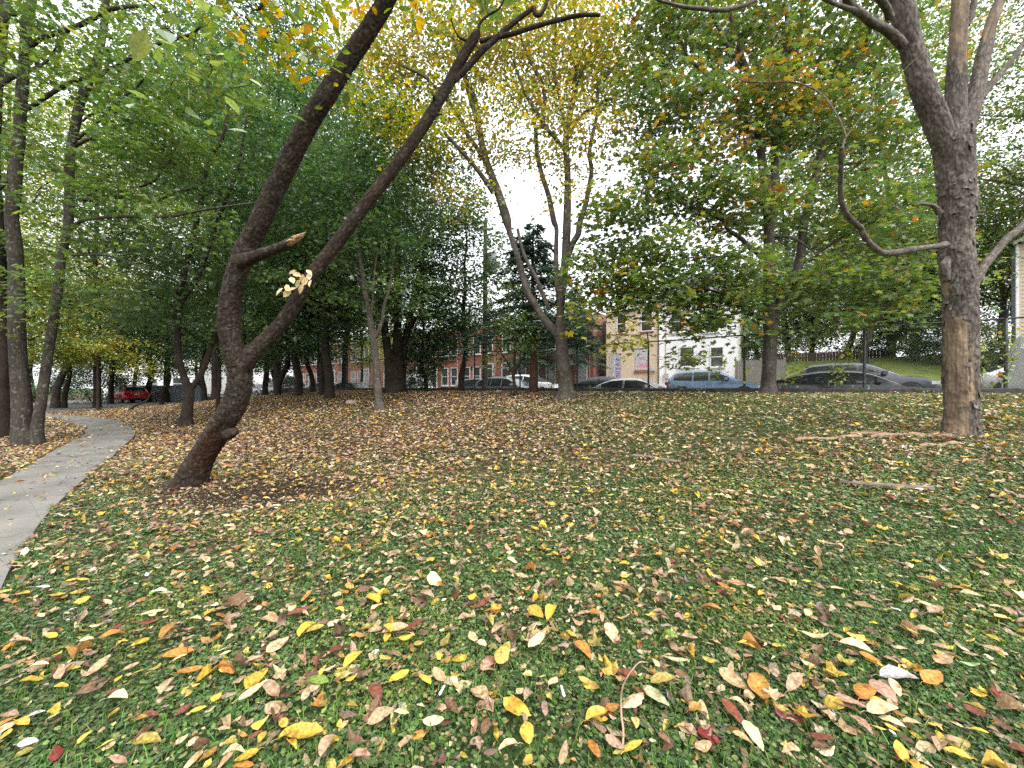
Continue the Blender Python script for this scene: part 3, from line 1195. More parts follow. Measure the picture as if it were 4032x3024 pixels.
def row_house(k, p_left, width, wall, label, h=7.0, flip=False, door='door_dark', awning=None):
    t = thing('row_house', label, 'house', house_frame(p_left), HROT, 'brick row houses across the street')
    a = Acc()
    hbox(a, 0.0, width - 0.012, 0.0, 9.0, -0.4, h)
    part(a, 'wall', M[wall], t)
    c = Acc()
    hbox(c, -0.003, width - 0.01, -0.16, -0.003, h - 0.55, h - 0.15)
    hbox(c, -0.002, width - 0.009, -0.32, -0.004, h - 0.147, h + 0.08)
    for i in range(7):
        x = width * (i + 0.5) / 7
        hbox(c, x - 0.07, x + 0.07, -0.27, -0.163, h - 0.42, h - 0.15)
    part(c, 'cornice', M['white_trim'], t)
    r = Acc()
    hbox(r, 0.02, width - 0.03, 0.05, 8.9, h + 0.004, h + 0.06)
    part(r, 'roof', M['roof_dark'], t)
    b = Acc()
    hbox(b, 0.03, width - 0.05, -0.05, -0.002, -0.39, 0.28)
    part(b, 'plinth', M['stone_step'], t)
    xs = (0.55, 1.5) if not flip else (width - 1.6, width - 0.6)
    add_door(t, xs[0], xs[0] + 0.95, 0.42, 2.95, door)
    wx = [2.35, 3.7] if not flip else [0.5, 1.85]
    for x in wx:
        add_window(t, x, x + 0.82, 0.95, 2.7, bars=1, cols=1)
    for x in ([0.6] + wx if not flip else wx + [width - 1.5]):
        add_window(t, x, x + 0.82, 4.1, 5.75, bars=1)
    if awning:
        aw = Acc()
        v = [(xs[0] - 0.3, -1.1, 2.75), (xs[0] + 1.25, -1.1, 2.75), (xs[0] + 1.25, -0.07, 3.35), (xs[0] - 0.3, -0.07, 3.35)]
        v2 = [(x, y, z - 0.05) for x, y, z in v]
        aw.add(v + v2, [np.array([(0, 1, 2, 3), (7, 6, 5, 4), (0, 4, 5, 1), (1, 5, 6, 2), (3, 7, 4, 0)])], smooth=False)
        part(aw, 'awning', M[awning], t)
    m_ = Acc()
    hbox(m_, width - 0.5, width - 0.2, -0.14, -0.003, 0.9, 1.45)
    hbox(m_, width - 0.37, width - 0.33, -0.06, -0.004, 1.453, 3.6)
    part(m_, 'meter_box', M['meter'], t)
    return t


row_labels = [
    ('brick', 'red brick row house with grey door, at the alley end of the row', 'door_grey'),
    ('brick', 'red brick row house with dark door, behind the white estate car', 'door_dark'),
    ('brick', 'red brick row house third from the dark alley, behind the small grey hatchback', 'door_dark'),
    ('brick', 'red brick row house fourth from the dark alley, behind the white van', 'door_dark'),
    ('brick_orange', 'orange brick row house behind the thick many stemmed tree', 'door_dark'),
    ('brick_orange', 'orange brick row house with dark door behind the dark red saloon', 'door_dark'),
    ('brick_orange', 'orange brick row house left of the dark red saloon, behind slender trunks', 'door_grey'),
    ('brick_orange', 'orange brick row house behind the grey cargo van', 'door_dark'),
    ('brick', 'red brick row house farthest left along the street but one', 'door_dark'),
    ('brick', 'red brick row house at the far left end of the row', 'door_grey'),
]
pl = 12.3
for k, (wm, lab, dm) in enumerate(row_labels):
    w = 4.9
    row_house(k, pl + w, w, wm, lab, h=7.0 + 0.12 * ((k * 7) % 3), flip=(k % 2 == 0), door=dm)
    pl += w

# the alley wall, set back between the brick row and the cream house
a = Acc()
hbox(a, 0.02, 1.02, 2.0, 2.3, -0.4, 6.4)
al_ = thing('alley_gate', 'dark grey brown boarded wall closing the alley left of the cream house', 'wall', house_frame(12.28), HROT)
part(a, 'boarding', noisy("dark_boarding", (0.05, 0.042, 0.036), (0.11, 0.095, 0.08), scale=6, stretch=(6, 1, 0.3)), al_)

# cream house
hw = 4.0
t = thing('cream_house', 'cream rendered two storey house with a boarded window and spray painted grey door', 'house', house_frame(11.22), HROT)
a = Acc()
hbox(a, 0, hw - 0.01, 0, 9, -0.4, 7.0)
part(a, 'wall', M['cream'], t)
c = Acc()
hbox(c, -0.003, hw - 0.012, -0.22, -0.003, 6.7, 7.08)
part(c, 'cornice', M['white_trim'], t)
a = Acc()
hbox(a, 0.02, hw - 0.03, -0.02, 8.9, 7.083, 7.14)
part(a, 'roof', M['roof_dark'], t)


def lx(px, p_left):
    """photograph column -> local x on the house front"""
    tx = (px - 2016) / 1514.0
    Z = QF / (NV[1] + NV[0] * tx)
    p = DV[0] * tx * Z + DV[1] * Z
    return p_left - p


def lz(px, py):
    tx = (px - 2016) / 1514.0
    Z = QF / (NV[1] + NV[0] * tx)
    return EYE + (1527 - py) / 1514.0 * Z - HZ


PLc = 11.22
x0, x1 = lx(2403, PLc), lx(2446, PLc)
d = Acc()
ztop = lz(2425, 1392)
hbox(d, x0, x1, -0.02, 0.01, 0.35, ztop)
door = part(d, 'door', M['door_grey'], t, label='grey boarded door covered in purple and white spray paint')
f = Acc()
hbox(f, x0 - 0.05, x0 - 0.002, -0.035, 0.02, 0.3, ztop + 0.05)
hbox(f, x1 + 0.002, x1 + 0.05, -0.035, 0.02, 0.3, ztop + 0.05)
hbox(f, x0, x1, -0.035, 0.02, ztop + 0.002, ztop + 0.06)
part(f, 'door_frame', M['cream'], t)


def stroke(a, pts, w, y):
    for (xa, za), (xb, zb) in zip(pts[:-1], pts[1:]):
        L = math.hypot(xb - xa, zb - za) + 1e-6
        nx, nz = -(zb - za) / L * w / 2, (xb - xa) / L * w / 2
        ex, ez = (xb - xa) / L * w / 3, (zb - za) / L * w / 3
        q4 = [(xa - ex + nx, za - ez + nz), (xb + ex + nx, zb + ez + nz), (xb + ex - nx, zb + ez - nz), (xa - ex - nx, za - ez - nz)]
        v = [(x, y, z) for x, z in q4] + [(x, y + 0.004, z) for x, z in q4]
        a.add(v, [np.array([(0, 3, 2, 1), (0, 1, 5, 4), (1, 2, 6, 5), (2, 3, 7, 6), (3, 0, 4, 7)])], smooth=False)


tag1, tag2 = Acc(), Acc()
dw = x1 - x0
zt0, zt1 = 0.55, ztop - 0.25
gly = [[(0, 0), (0, 1), (1, 1), (1, 0)], [(0, 0), (1, 0)], [(0.5, 0), (0.5, 1), (0, 1), (1, 1)], [(0, 1), (1, 1), (1, 0), (0, 0)], [(0, 0), (0, 1)], [(1, 0), (0, 0.5), (1, 1)], [(0, 0), (0.9, 0.2), (0, 0.6), (0.9, 1)]]
for i in range(7):
    z0_ = zt0 + (zt1 - zt0) * i / 7
    hh = (zt1 - zt0) / 7 * 0.8
    pts = [(x0 + dw * (0.56 + 0.26 * a_), z0_ + hh * b_) for a_, b_ in gly[i]]
    stroke(tag2, pts, 0.10, -0.026)
    stroke(tag1, pts, 0.055, -0.031)
    stroke(tag1, [(x0 + dw * 0.52, z0_ + hh * 0.5), (x0 + dw * 0.86, z0_ + hh * 0.42)], 0.045, -0.036)
    stroke(tag2, [(x0 + dw * (0.30 + 0.1 * math.sin(i * 2.1)), z0_), (x0 + dw * (0.42 + 0.05 * math.cos(i)), z0_ + hh * 0.7), (x0 + dw * 0.33, z0_ + hh * 1.1)], 0.05, -0.027)
part(tag2, 'spray_paint', M['white_paint'], door)
part(tag1, 'graffiti', M['purple_paint'], door)
# boarded window with pink lettering
bx0, bx1 = lx(2502, PLc), lx(2549, PLc)
bz0, bz1 = lz(2525, 1457), lz(2525, 1375)
b_ = Acc()
hbox(b_, bx0, bx1, -0.03, 0.01, bz0, bz1)
board = part(b_, 'boarded_window', M['board'], t, label='grey boarded window with pink spray painted letters')
s_ = Acc()
hbox(s_, bx0 - 0.06, bx1 + 0.06, -0.09, 0.0, bz0 - 0.2, bz0 - 0.003)
part(s_, 'sill', M['brick'], board)
li = Acc()
hbox(li, bx0 - 0.05, bx1 + 0.05, -0.045, 0.0, bz1 + 0.003, bz1 + 0.06)
part(li, 'lintel', M['roof_dark'], board)
for txt, sx, sz, size in (("KIC", 0.28, 0.50, 0.30), ("ONE", 0.10, 0.14, 0.42), ("P", 0.86, 0.36, 0.26)):
    cu = bpy.data.curves.new("graffiti", 'FONT')
    cu.body = txt
    cu.size = size
    cu.shear = 0.15
    cu.extrude = 0.002
    cu.offset = 0.006
    cu.materials.append(M['pink_paint'])
    fo = bpy.data.objects.new("graffiti", cu)
    COL.objects.link(fo)
    bpy.context.view_layer.update()
    gm_ = bpy.data.meshes.new_from_object(fo.evaluated_get(bpy.context.evaluated_depsgraph_get()))
    gm_.materials.clear()
    gm_.materials.append(M['pink_paint'])
    bpy.data.objects.remove(fo)
    o = bpy.data.objects.new("graffiti", gm_)
    COL.objects.link(o)
    o.parent = board
    o.location = (bx0 + (bx1 - bx0) * sx, -0.034, bz0 + (bz1 - bz0) * sz)
    o.rotation_euler = (PI / 2, 0, 0)
for pxa, pxb in ((2432, 2462), (2527, 2567)):
    add_window(t, lx(pxa, PLc), lx(pxb, PLc), lz(2540, 1302), lz(2540, 1230), bars=1, sill='brick')
m_ = Acc()
hbox(m_, lx(2565, PLc), lx(2582, PLc), -0.2, -0.003, lz(2570, 1462), lz(2570, 1450))
part(m_, 'meter_box', M['meter'], t)
lmp = Acc()
hbox(lmp, (x0 + x1) / 2 - 0.06, (x0 + x1) / 2 + 0.06, -0.15, -0.003, ztop + 0.25, ztop + 0.42)
part(lmp, 'porch_lamp', M['galv'], t)

# white house
PLw = 7.15
hw = 4.95
t = thing('white_house', 'white rendered two storey house with moulded cornice and grey mansard roof', 'house', house_frame(PLw), HROT)
a = Acc()
hbox(a, 0, hw, 0, 18, -0.4, 7.15)
part(a, 'wall', M['white_render'], t)
c = Acc()
hbox(c, -0.02, hw + 0.08, -0.12, -0.003, 6.75, 7.0)
hbox(c, -0.03, hw + 0.2, -0.28, -0.004, 7.003, 7.22)
hbox(c, -0.04, hw + 0.3, -0.42, 0.3, 7.223, 7.34)
part(c, 'cornice', M['white_trim'], t)
r = Acc()
v = [(0, -0.25, 7.343), (hw, -0.25, 7.343), (hw, 17.5, 7.343), (0, 17.5, 7.343), (0.3, 0.55, 8.9), (hw - 0.3, 0.55, 8.9), (hw - 0.3, 17.0, 8.9), (0.3, 17.0, 8.9)]
r.add(v, [np.array([(0, 1, 5, 4), (1, 2, 6, 5), (2, 3, 7, 6), (3, 0, 4, 7), (4, 5, 6, 7)])], smooth=False)
part(r, 'roof', M['slate'], t)
for a0, a1, b0, b1 in ((2644, 2687, 1304, 1228), (2776, 2826, 1304, 1228), (2679, 2731, 1441, 1369), (2800, 2846, 1441, 1369)):
    add_window(t, lx(a0, PLw), lx(a1, PLw), lz((a0 + a1) / 2, b0), lz((a0 + a1) / 2, b1), bars=1)
cl = Acc()
xa = lx(2687, PLw) + 0.02
za = lz(2690, 1250)
g_ = []
for i in range(9):
    s = i / 8
    g_ += [(xa - 0.06 - 0.05 * math.sin(i), -0.07 - 0.05 * s, za - 1.0 * s), (xa + 0.16 + 0.1 * math.sin(s * 5), -0.08 - 0.06 * math.cos(i), za + 0.05 - 1.05 * s)]
i = np.arange(8) * 2
cl.add(g_, [np.stack((i, i + 1, i + 3, i + 2), 1)])
part(cl, 'orange_cloth', M['orange_cloth'], t)
dp = Acc()
tube(dp, np.array([(0.1, -0.09, -0.3), (0.1, -0.09, 3.5), (0.1, -0.09, 6.9)]), np.full(3, 0.055), 8)
for z in (0.8, 3.0, 5.2):
    hbox(dp, 0.02, 0.18, -0.16, -0.02, z, z + 0.05)
part(dp, 'downpipe', M['white_trim'], t)
m_ = Acc()
hbox(m_, lx(2618, PLw), lx(2634, PLw), -0.22, -0.003, lz(2625, 1490), lz(2625, 1470))
hbox(m_, lx(2622, PLw), lx(2624, PLw), -0.05, -0.004, lz(2625, 1469), lz(2625, 1240))
part(m_, 'meter_box', M['meter'], t)

# beige house at the right edge
t = thing('beige_house', 'beige sided house with white corner trim behind the grey saloon at the right edge', 'house', house_frame(-10.0), HROT)
a = Acc()
hbox(a, 0.0, 9.0, 0.0, 0.5, -0.4, 7.8)
for i in range(40):
    hbox(a, 0.13, 8.9, -0.03, 0.0, -0.3 + i * 0.2, -0.3 + i * 0.2 + 0.012)
part(a, 'wall', M['beige_siding'], t)
a = Acc()
for i in range(62):
    hbox(a, -0.025 - 0.012 * (i % 2), -0.003, 0.03, 0.47, -0.3 + i * 0.13, -0.3 + i * 0.13 + 0.122)
part(a, 'side_wall', M['slate'], t)
a = Acc()
hbox(a, -0.045, 0.05, -0.05, 0.03, -0.3, 7.75)
part(a, 'corner_trim', M['white_trim'], t)
for zz in (0.9, 4.0):
    add_window(t, 1.6, 2.6, zz, zz + 1.7, bars=1)
a = Acc()
v = [(-0.3, -0.4, 7.803), (9.2, -0.4, 7.803), (9.2, 0.6, 7.803), (-0.3, 0.6, 7.803), (0.6, 0.2, 8.4), (8.5, 0.2, 8.4)]
a.add(v, [np.array([(0, 1, 5, 4), (2, 3, 4, 5)]), np.array([(1, 2, 5), (3, 0, 4)])], smooth=False)
part(a, 'roof', M['slate'], t)

# timber fences, low wall by the car park
M['mown_grass'] = noisy("mown_grass", (0.10, 0.15, 0.03), (0.22, 0.26, 0.06), scale=3.0, rough=0.95, bump=0.3, detail=10)
sheet('bank', M['mown_grass'], strip_pq(2.0, -10.0, 28.3, 37.8), 30, 24, 0.03, label='bright mown grass bank across the street')
M['old_timber'] = noisy("silvered_timber", (0.13, 0.115, 0.10), (0.25, 0.225, 0.20), scale=10, stretch=(5, 5, 0.4), rough=0.9)
M['brown_timber'] = noisy("brown_timber", (0.07, 0.05, 0.035), (0.14, 0.10, 0.07), scale=8, stretch=(4, 4, 0.4), rough=0.9)


def plank_fence(name, label, p0, p1, q, zb, zt, mat, pw=0.1, pointed=False, gap=0.008):
    t = thing(name, label, 'fence', PQ(p0, q, zb), HROT)
    L = p0 - p1
    n_ = int(L / pw)
    a = Acc()
    for i in range(n_):
        x = i * pw
        h = zt - zb + random.uniform(-0.03, 0.03)
        y = random.uniform(-0.004, 0.004)
        if pointed:
            v = [(x, y, 0), (x + pw - gap, y, 0), (x + pw - gap, y, h - 0.12), (x + pw / 2, y, h), (x, y, h - 0.12)]
            v += [(a_, y + 0.02, c_) for a_, _, c_ in v]
            a.add(v, [np.array([(0, 1, 2, 3, 4), (9, 8, 7, 6, 5)]), np.array([(0, 5, 6, 1), (1, 6, 7, 2), (2, 7, 8, 3), (3, 8, 9, 4), (4, 9, 5, 0)])], smooth=False)
        else:
            hbox(a, x, x + pw - gap, y, y + 0.02, 0, h)
    part(a, 'boards', mat, t)
    for zz in (0.35, zt - zb - 0.45):
        r_ = Acc()
        hbox(r_, 0, L, 0.028, 0.09, zz, zz + 0.09)
        part(r_, 'rail', mat, t)
    k = max(2, int(L / 2.4))
    for i in range(k + 1):
        b2 = Acc()
        xx = min(L - 0.1, i * L / k)
        hbox(b2, xx, xx + 0.1, 0.093, 0.193, -0.4, zt - zb + 0.05)
        part(b2, 'post', mat, t)
    return t


plank_fence('picket_fence', 'silvered timber fence with pointed tops right of the white house', 2.1, -0.6, 28.6, 0.6, 3.3, M['old_timber'], 0.11, True)
plank_fence('board_fence', 'dark brown board fence at the top of the grassy bank', 0.5, -7.0, 38.0, 2.75, 4.25, M['brown_timber'], 0.19)

M['blue_wall'] = render_material("blue_grey_paint", (0.20, 0.25, 0.29), (0.13, 0.165, 0.2))
cl_, cr_ = pt(268, 862, 39.0), pt(432, 862, 36.5)
t = thing('boundary_wall', 'blue grey painted boundary wall with dark scrawls behind the red hatchback', 'wall', (cl_[0], cl_[1], 0.1), math.atan2(cr_[1] - cl_[1], cr_[0] - cl_[0]))
L = float(np.linalg.norm((cr_ - cl_)[:2]))
a = Acc()
hbox(a, 0, L, 0, 0.2, -0.2, 1.55)
part(a, 'wall_panel', M['blue_wall'], t)
a = Acc()
hbox(a, -0.03, L + 0.03, -0.04, 0.24, 1.553, 1.63)
part(a, 'coping', M['paving'], t)
a = Acc()
gr = np.random.default_rng(3)
for i in range(11):
    x = 1.6 + i * 0.42
    z = 0.65
    pts = [(x + gr.uniform(0, 0.32), z + gr.uniform(0, 0.55)) for _ in range(5)]
    stroke(a, pts, 0.06, -0.006)
part(a, 'graffiti', noisy("dark_teal_paint", (0.03, 0.06, 0.075), (0.06, 0.1, 0.11), bump=0), t)

# pale houses far off beyond the car park
for k, (fx, Yh, w_, h_, lab) in enumerate(((330, 60, 11, 6.5, 'white house far off behind the blue grey boundary wall'), (440, 58, 9, 6.0, 'pale house far off seen between trunks left of the leaning tree'), (525, 56, 9, 6.5, 'white house far off behind the leaning tree'))):
    c = pt(fx, 840, Yh)
    t = thing('far_house', lab, 'house', (c[0], c[1], 0.4), 0.55, 'pale houses beyond the car park')
    a = Acc()
    hbox(a, -w_ / 2, w_ / 2, 0, 8, -0.5, h_)
    part(a, 'wall', M['white_render'], t)
    for i in range(3):
        for zz in (0.9, 3.8):
            x_ = -w_ / 2 + w_ * (i + .5) / 3
            add_window(t, x_ - .5, x_ + .5, zz, zz + 1.6)
    a = Acc()
    v = [(-w_ / 2 - .3, -.4, h_ + .003), (w_ / 2 + .3, -.4, h_ + .003), (w_ / 2 + .3, 8.4, h_ + .003), (-w_ / 2 - .3, 8.4, h_ + .003), (-w_ / 2, 4, h_ + 2.4), (w_ / 2, 4, h_ + 2.4)]
    a.add(v, [np.array([(0, 1, 5, 4), (2, 3, 4, 5)]), np.array([(1, 2, 5), (3, 0, 4)])], smooth=False)
    part(a, 'roof', M['slate'], t)

# utility pole
base = PQ(0, 0)
tx = (1909 - 2016) / 1514.0
Zp = 16.9 / (NV[1] + NV[0] * tx)
t = thing('utility_pole', 'wooden utility pole with a grey transformer can by the street', 'pole', (tx * Zp, Zp, STREET_Z + 0.1))
a = Acc()
tube(a, np.array([(0, 0, 0), (0.02, 0, 5), (0.03, 0, 10.3)]), np.array([0.17, 0.14, 0.11]), 12, seed=3)
part(a, 'pole_shaft', M['bark_grey'], t)
a = Acc()
tube(a, np.array([(0.42, -0.1, 7.3), (0.42, -0.1, 7.34), (0.42, -0.1, 8.36), (0.42, -0.1, 8.42), (0.42, -0.1, 8.5)]), np.array([0.24, 0.27, 0.27, 0.25, 0.12]), 20)
hbox(a, 0.1, 0.3, -0.04, 0.02, 7.6, 7.75)
hbox(a, 0.1, 0.3, -0.04, 0.02, 8.1, 8.25)
part(a, 'transformer', noisy("pale_grey_enamel", (0.42, 0.45, 0.47), (0.52, 0.55, 0.57), scale=3, rough=0.4, bump=0), t)
a = Acc()
hbox(a, -0.5, 0.5, -0.2, -0.12, 9.7, 9.8)
part(a, 'crossarm', M['old_timber'], t)

# ------------------------------------------------------------------ cars
M['tyre'] = noisy("tyre_rubber", (0.012, 0.012, 0.012), (0.025, 0.025, 0.025), scale=20, rough=0.85, bump=0.1)
M['rim'] = noisy("alloy_rim", (0.35, 0.35, 0.36), (0.5, 0.5, 0.51), scale=5, rough=0.3, metallic=0.9, bump=0)
M['car_glass'] = noisy("tinted_glass", (0.012, 0.015, 0.016), (0.03, 0.036, 0.038), scale=1.2, rough=0.03, bump=0, spec=1.0)
M['tail'] = noisy("red_lamp", (0.30, 0.012, 0.015), (0.45, 0.03, 0.03), scale=10, rough=0.15, bump=0)
M['lamp_clear'] = noisy("clear_lamp", (0.45, 0.46, 0.47), (0.62, 0.63, 0.64), scale=10, rough=0.1, bump=0)
M['black_trim'] = noisy("black_plastic", (0.012, 0.012, 0.013), (0.022, 0.022, 0.023), scale=12, rough=0.5, bump=0)
M['plate'] = noisy("number_plate", (0.62, 0.62, 0.58), (0.74, 0.74, 0.7), scale=5, rough=0.4, bump=0)

CAR = {   # x from rear bumper (0) to nose (1): belt/hood line and roof line, metres
    'sedan': dict(L=4.7, W=1.82, B=[(0, .62), (.015, .85), (.06, 1.0), (.3, .96), (.72, .93), (.86, .83), (.96, .70), (1, .55)], R=[(.10, 1.02), (.19, 1.24), (.28, 1.40), (.40, 1.455), (.54, 1.44), (.62, 1.34), (.77, .93)], rw=(.11, .27), ws=(.59, .755), sd=(.17, .69), dd=(.415,)),
    'fastback': dict(L=4.75, W=1.86, B=[(0, .66), (.015, .9), (.05, 1.03), (.3, .97), (.72, .93), (.86, .83), (.96, .70), (1, .55)], R=[(.05, 1.05), (.2, 1.3), (.34, 1.425), (.46, 1.45), (.56, 1.42), (.64, 1.31), (.78, .93)], rw=(.07, .30), ws=(.60, .765), sd=(.16, .70), dd=(.43,)),
    'hatch': dict(L=4.1, W=1.75, B=[(0, .5), (.012, .8), (.04, .98), (.3, .96), (.74, .96), (.88, .86), (.97, .72), (1, .55)], R=[(.03, 1.0), (.08, 1.28), (.14, 1.44), (.3, 1.51), (.48, 1.51), (.58, 1.43), (.76, .97)], rw=(.04, .12), ws=(.56, .745), sd=(.10, .68), dd=(.40,)),
    'suv': dict(L=4.6, W=1.86, B=[(0, .6), (.012, .9), (.03, 1.08), (.3, 1.04), (.74, 1.04), (.88, .96), (.97, .82), (1, .6)], R=[(.025, 1.1), (.07, 1.38), (.13, 1.56), (.3, 1.65), (.48, 1.64), (.57, 1.55), (.755, 1.05)], rw=(.035, .115), ws=(.555, .74), sd=(.085, .675), dd=(.30, .47)),
    'van': dict(L=5.6, W=2.0, B=[(0, .6), (.008, 1.0), (.015, 1.2), (.4, 1.2), (.80, 1.18), (.90, 1.08), (.975, .95), (1, .65)], R=[(.012, 1.6), (.02, 2.15), (.05, 2.3), (.4, 2.34), (.62, 2.32), (.70, 2.18), (.84, 1.2)], rw=None, ws=(.69, .825), sd=(.58, .77), dd=()),
}


def lin(pts, x):
    a = np.array(pts)
    return np.interp(x, a[:, 0], a[:, 1])


def make_car(kind, paint_mat, label, p, q, group='cars parked along the street', face=1, z=None, name='parked_car', roof_rails=False, plate=False, cat='car', rz=None, glass=None, chrome=False, detail=True, loc=None, scale=1.0, wheel_mat=None):
    S = CAR[kind]
    L, W = S['L'], S['W']
    if loc is None:
        loc = PQ(p, q, float(street_z(q, p)) + 0.022 if z is None else z)
    if rz is None:
        rz = HROT if face > 0 else HROT + PI
    t = thing(name, label, cat, loc, rz, group)
    t.scale = (scale,) * 3
    xs = np.unique(np.concatenate((np.linspace(0, 1, 61), [a for a, _ in S['B']], [a for a, _ in S['R']])))
    ker = lambda f, x: (f(x - .008) + f(x) * 2 + f(x + .008)) / 4
    Bf = lambda x: lin(S['B'], x)
    R0, R1 = S['R'][0][0], S['R'][-1][0]

    def Rf(x):
        x = np.asarray(x, float)
        r = lin(S['R'], x)
        return np.where((x <= R0) | (x >= R1), Bf(x), np.maximum(r, Bf(x)))
    bs, rs = ker(Bf, xs), ker(Rf, xs)
    rs = np.maximum(rs, bs)

    def half(x):      # half width in plan
        x = np.asarray(x, float)
        e = np.minimum(1, np.minimum(x / .06, (1 - x) / .09))
        return W / 2 * (0.80 + 0.20 * np.sqrt(np.clip(e, 0, 1) * (2 - np.clip(e, 0, 1))))

    def side_pt(x, v, out=0.0):
        """point on the side of the cabin: v = 0 at the belt line, 1 at the roof edge"""
        b, r, h = np.interp(x, xs, bs), np.interp(x, xs, rs), half(x)
        hb = h * 0.965
        gh = r - b
        ht = np.maximum(hb - 0.42 * gh, 0.3)
        return np.stack(((np.asarray(x) - 0.5) * L, -(hb + (ht - hb) * v ** 1.25 + out), b + gh * 0.93 * v + 0.0 * out), -1)

    rings = []
    for i, x in enumerate(xs):
        h = float(half(x))
        b, r = bs[i], rs[i]
        lo = 0.22 if 0.03 < x < 0.97 else 0.32
        top = side_pt(np.array([x] * 4), np.array([0, .4, .75, 1.0]))
        ring = [(-0.82 * h, lo), (-0.97 * h, lo + 0.14), (-h, b * 0.60), (-h * 0.995, b * 0.86), (-h * 0.975, b - 0.02)]
        ring += [(a[1], a[2]) for a in top]
        te = top[-1]
        ring += [(te[1] * 0.72, te[2] + (r - te[2]) * 0.75 + 0.003), (te[1] * 0.36, r), (0, r + 0.008)]
        full = ring + [(-y, zz) for y, zz in ring[-2::-1]]
        rings.append([((x - .5) * L, y, zz) for y, zz in full])
    V = np.array(rings)
    nx, k = V.shape[:2]
    i = (np.arange(nx - 1)[:, None] * k + np.arange(k - 1)[None, :]).ravel()
    a = Acc()
    a.add(V.reshape(-1, 3), [np.stack((i, i + 1, i + k + 1, i + k), 1)])
    a.add(V[0], [np.arange(k)[None, ::-1]], smooth=False)
    a.add(V[-1], [np.arange(k)[None, :]], smooth=False)
    ug = np.array([(x_, y_, 0.24) for x_ in (-0.47 * L, 0.47 * L) for y_ in (-0.8 * W / 2, 0.8 * W / 2)])
    a.add(ug, [np.array([(0, 1, 3, 2)])], smooth=False)
    part(a, 'body', paint_mat, t)
    gm = glass or M['car_glass']

    def patch(name, fn, nu, nv, mat, parent=t):
        u, v = np.meshgrid(np.linspace(0, 1, nu), np.linspace(0, 1, nv), indexing='ij')
        P = fn(u.ravel(), v.ravel())
        j = (np.arange(nu - 1)[:, None] * nv + np.arange(nv - 1)[None, :]).ravel()
        a = Acc()
        a.add(P, [np.stack((j, j + 1, j + nv + 1, j + nv), 1)])
        return part(a, name, mat, parent)

    cuts = [S['sd'][0]] + list(S['dd']) + [S['sd'][1]]
    mir = np.array((1, -1, 1))
    for sgn in (1, -1):
        for c0, c1 in zip(cuts[:-1], cuts[1:]):
            def fn(u, v, c0=c0, c1=c1):
                x = c0 + 0.009 + (c1 - c0 - 0.018) * u
                P = side_pt(x, 0.06 + 0.80 * v, 0.008)
                return P if sgn > 0 else P * mir
            patch('side_window', fn, 16, 6, gm)
        if chrome:
            def fn(u, v):
                x = S['sd'][0] - .01 + (S['sd'][1] - S['sd'][0] + .02) * u
                P = side_pt(x, 0.89 + 0.05 * v, 0.012)
                return P if sgn > 0 else P * mir
            patch('window_trim', fn, 24, 2, M['lamp_clear'])

    def cross(x, s, out):
        te = side_pt(x, np.full_like(x, 1.0))
        r = np.interp(x, xs, rs)
        y = te[:, 1] * s
        w = np.abs(s)
        zz = np.where(w > .72, te[:, 2] + (r - te[:, 2]) * .75 * (1 - w) / .28, np.where(w > .36, te[:, 2] + (r - te[:, 2]) * (.75 + .25 * (.72 - w) / .36), r))
        return np.stack(((x - .5) * L, y, zz + out), -1)
    patch('windscreen', lambda u, v: cross(S['ws'][0] + (S['ws'][1] - S['ws'][0]) * u, -0.9 + 1.8 * v, 0.014), 10, 13, M['windscreen'])
    if S['rw']:
        patch('rear_window', lambda u, v: cross(S['rw'][0] + (S['rw'][1] - S['rw'][0]) * u, -0.86 + 1.72 * v, 0.016), 10, 13, gm)
    for sgn in (1, -1):
        h = float(half(0.03))
        b = float(np.interp(.04, xs, bs))
        a = Acc()
        a.box((-0.5 * L - 0.012, min(sgn * (h - .34), sgn * (h + .006)), b - 0.24), (-0.46 * L, max(sgn * (h - .34), sgn * (h + .006)), b - 0.06))
        part(a, 'tail_light', M['tail'], t)
        h2 = float(half(0.95))
        b2 = float(np.interp(.95, xs, bs))
        a = Acc()
        a.box((0.435 * L, min(sgn * (h2 - .35), sgn * (h2 + .012)), b2 - 0.17), (0.488 * L, max(sgn * (h2 - .35), sgn * (h2 + .012)), b2 - 0.04))
        part(a, 'headlight', M['lamp_clear'], t)
        xm = S['sd'][1] - 0.035
        ms = side_pt(np.array([xm]), np.array([0.12]))[0]
        a = Acc()
        th = np.linspace(0, PI, 7)
        a.box((ms[0] - 0.06, min(sgn * (ms[1] - 0.2), sgn * (ms[1] - 0.02)), ms[2] + 0.02), (ms[0] + 0.09, max(sgn * (ms[1] - 0.2), sgn * (ms[1] - 0.02)), ms[2] + 0.16))
        part(a, 'wing_mirror', paint_mat, t)
        for c in ([S['dd'][-1] - .05, S['sd'][1] - .22] if S['dd'] else [S['sd'][0] + .04]):
            hh = float(half(c)) * .99
            a = Acc()
            a.box((c * L - .5 * L, min(-sgn * (hh + .018), -sgn * (hh - .02)), 0.82 * float(np.interp(c, xs, bs))), (c * L - .5 * L + .17, max(-sgn * (hh + .018), -sgn * (hh - .02)), 0.82 * float(np.interp(c, xs, bs)) + .035))
            part(a, 'door_handle', paint_mat, t)
        if roof_rails:
            xr = np.linspace(S['sd'][0] + .06, S['ws'][0] - .03, 12)
            pr = side_pt(xr, np.full(12, 1.0)) * (1, sgn * 0.97, 1)
            pr[:, 2] += np.array([.0, .05, .065, .07, .07, .07, .07, .07, .07, .065, .05, .0])
            a = Acc()
            tube(a, pr, np.full(12, 0.02), 6)
            part(a, 'roof_rail', M['black_trim'], t)
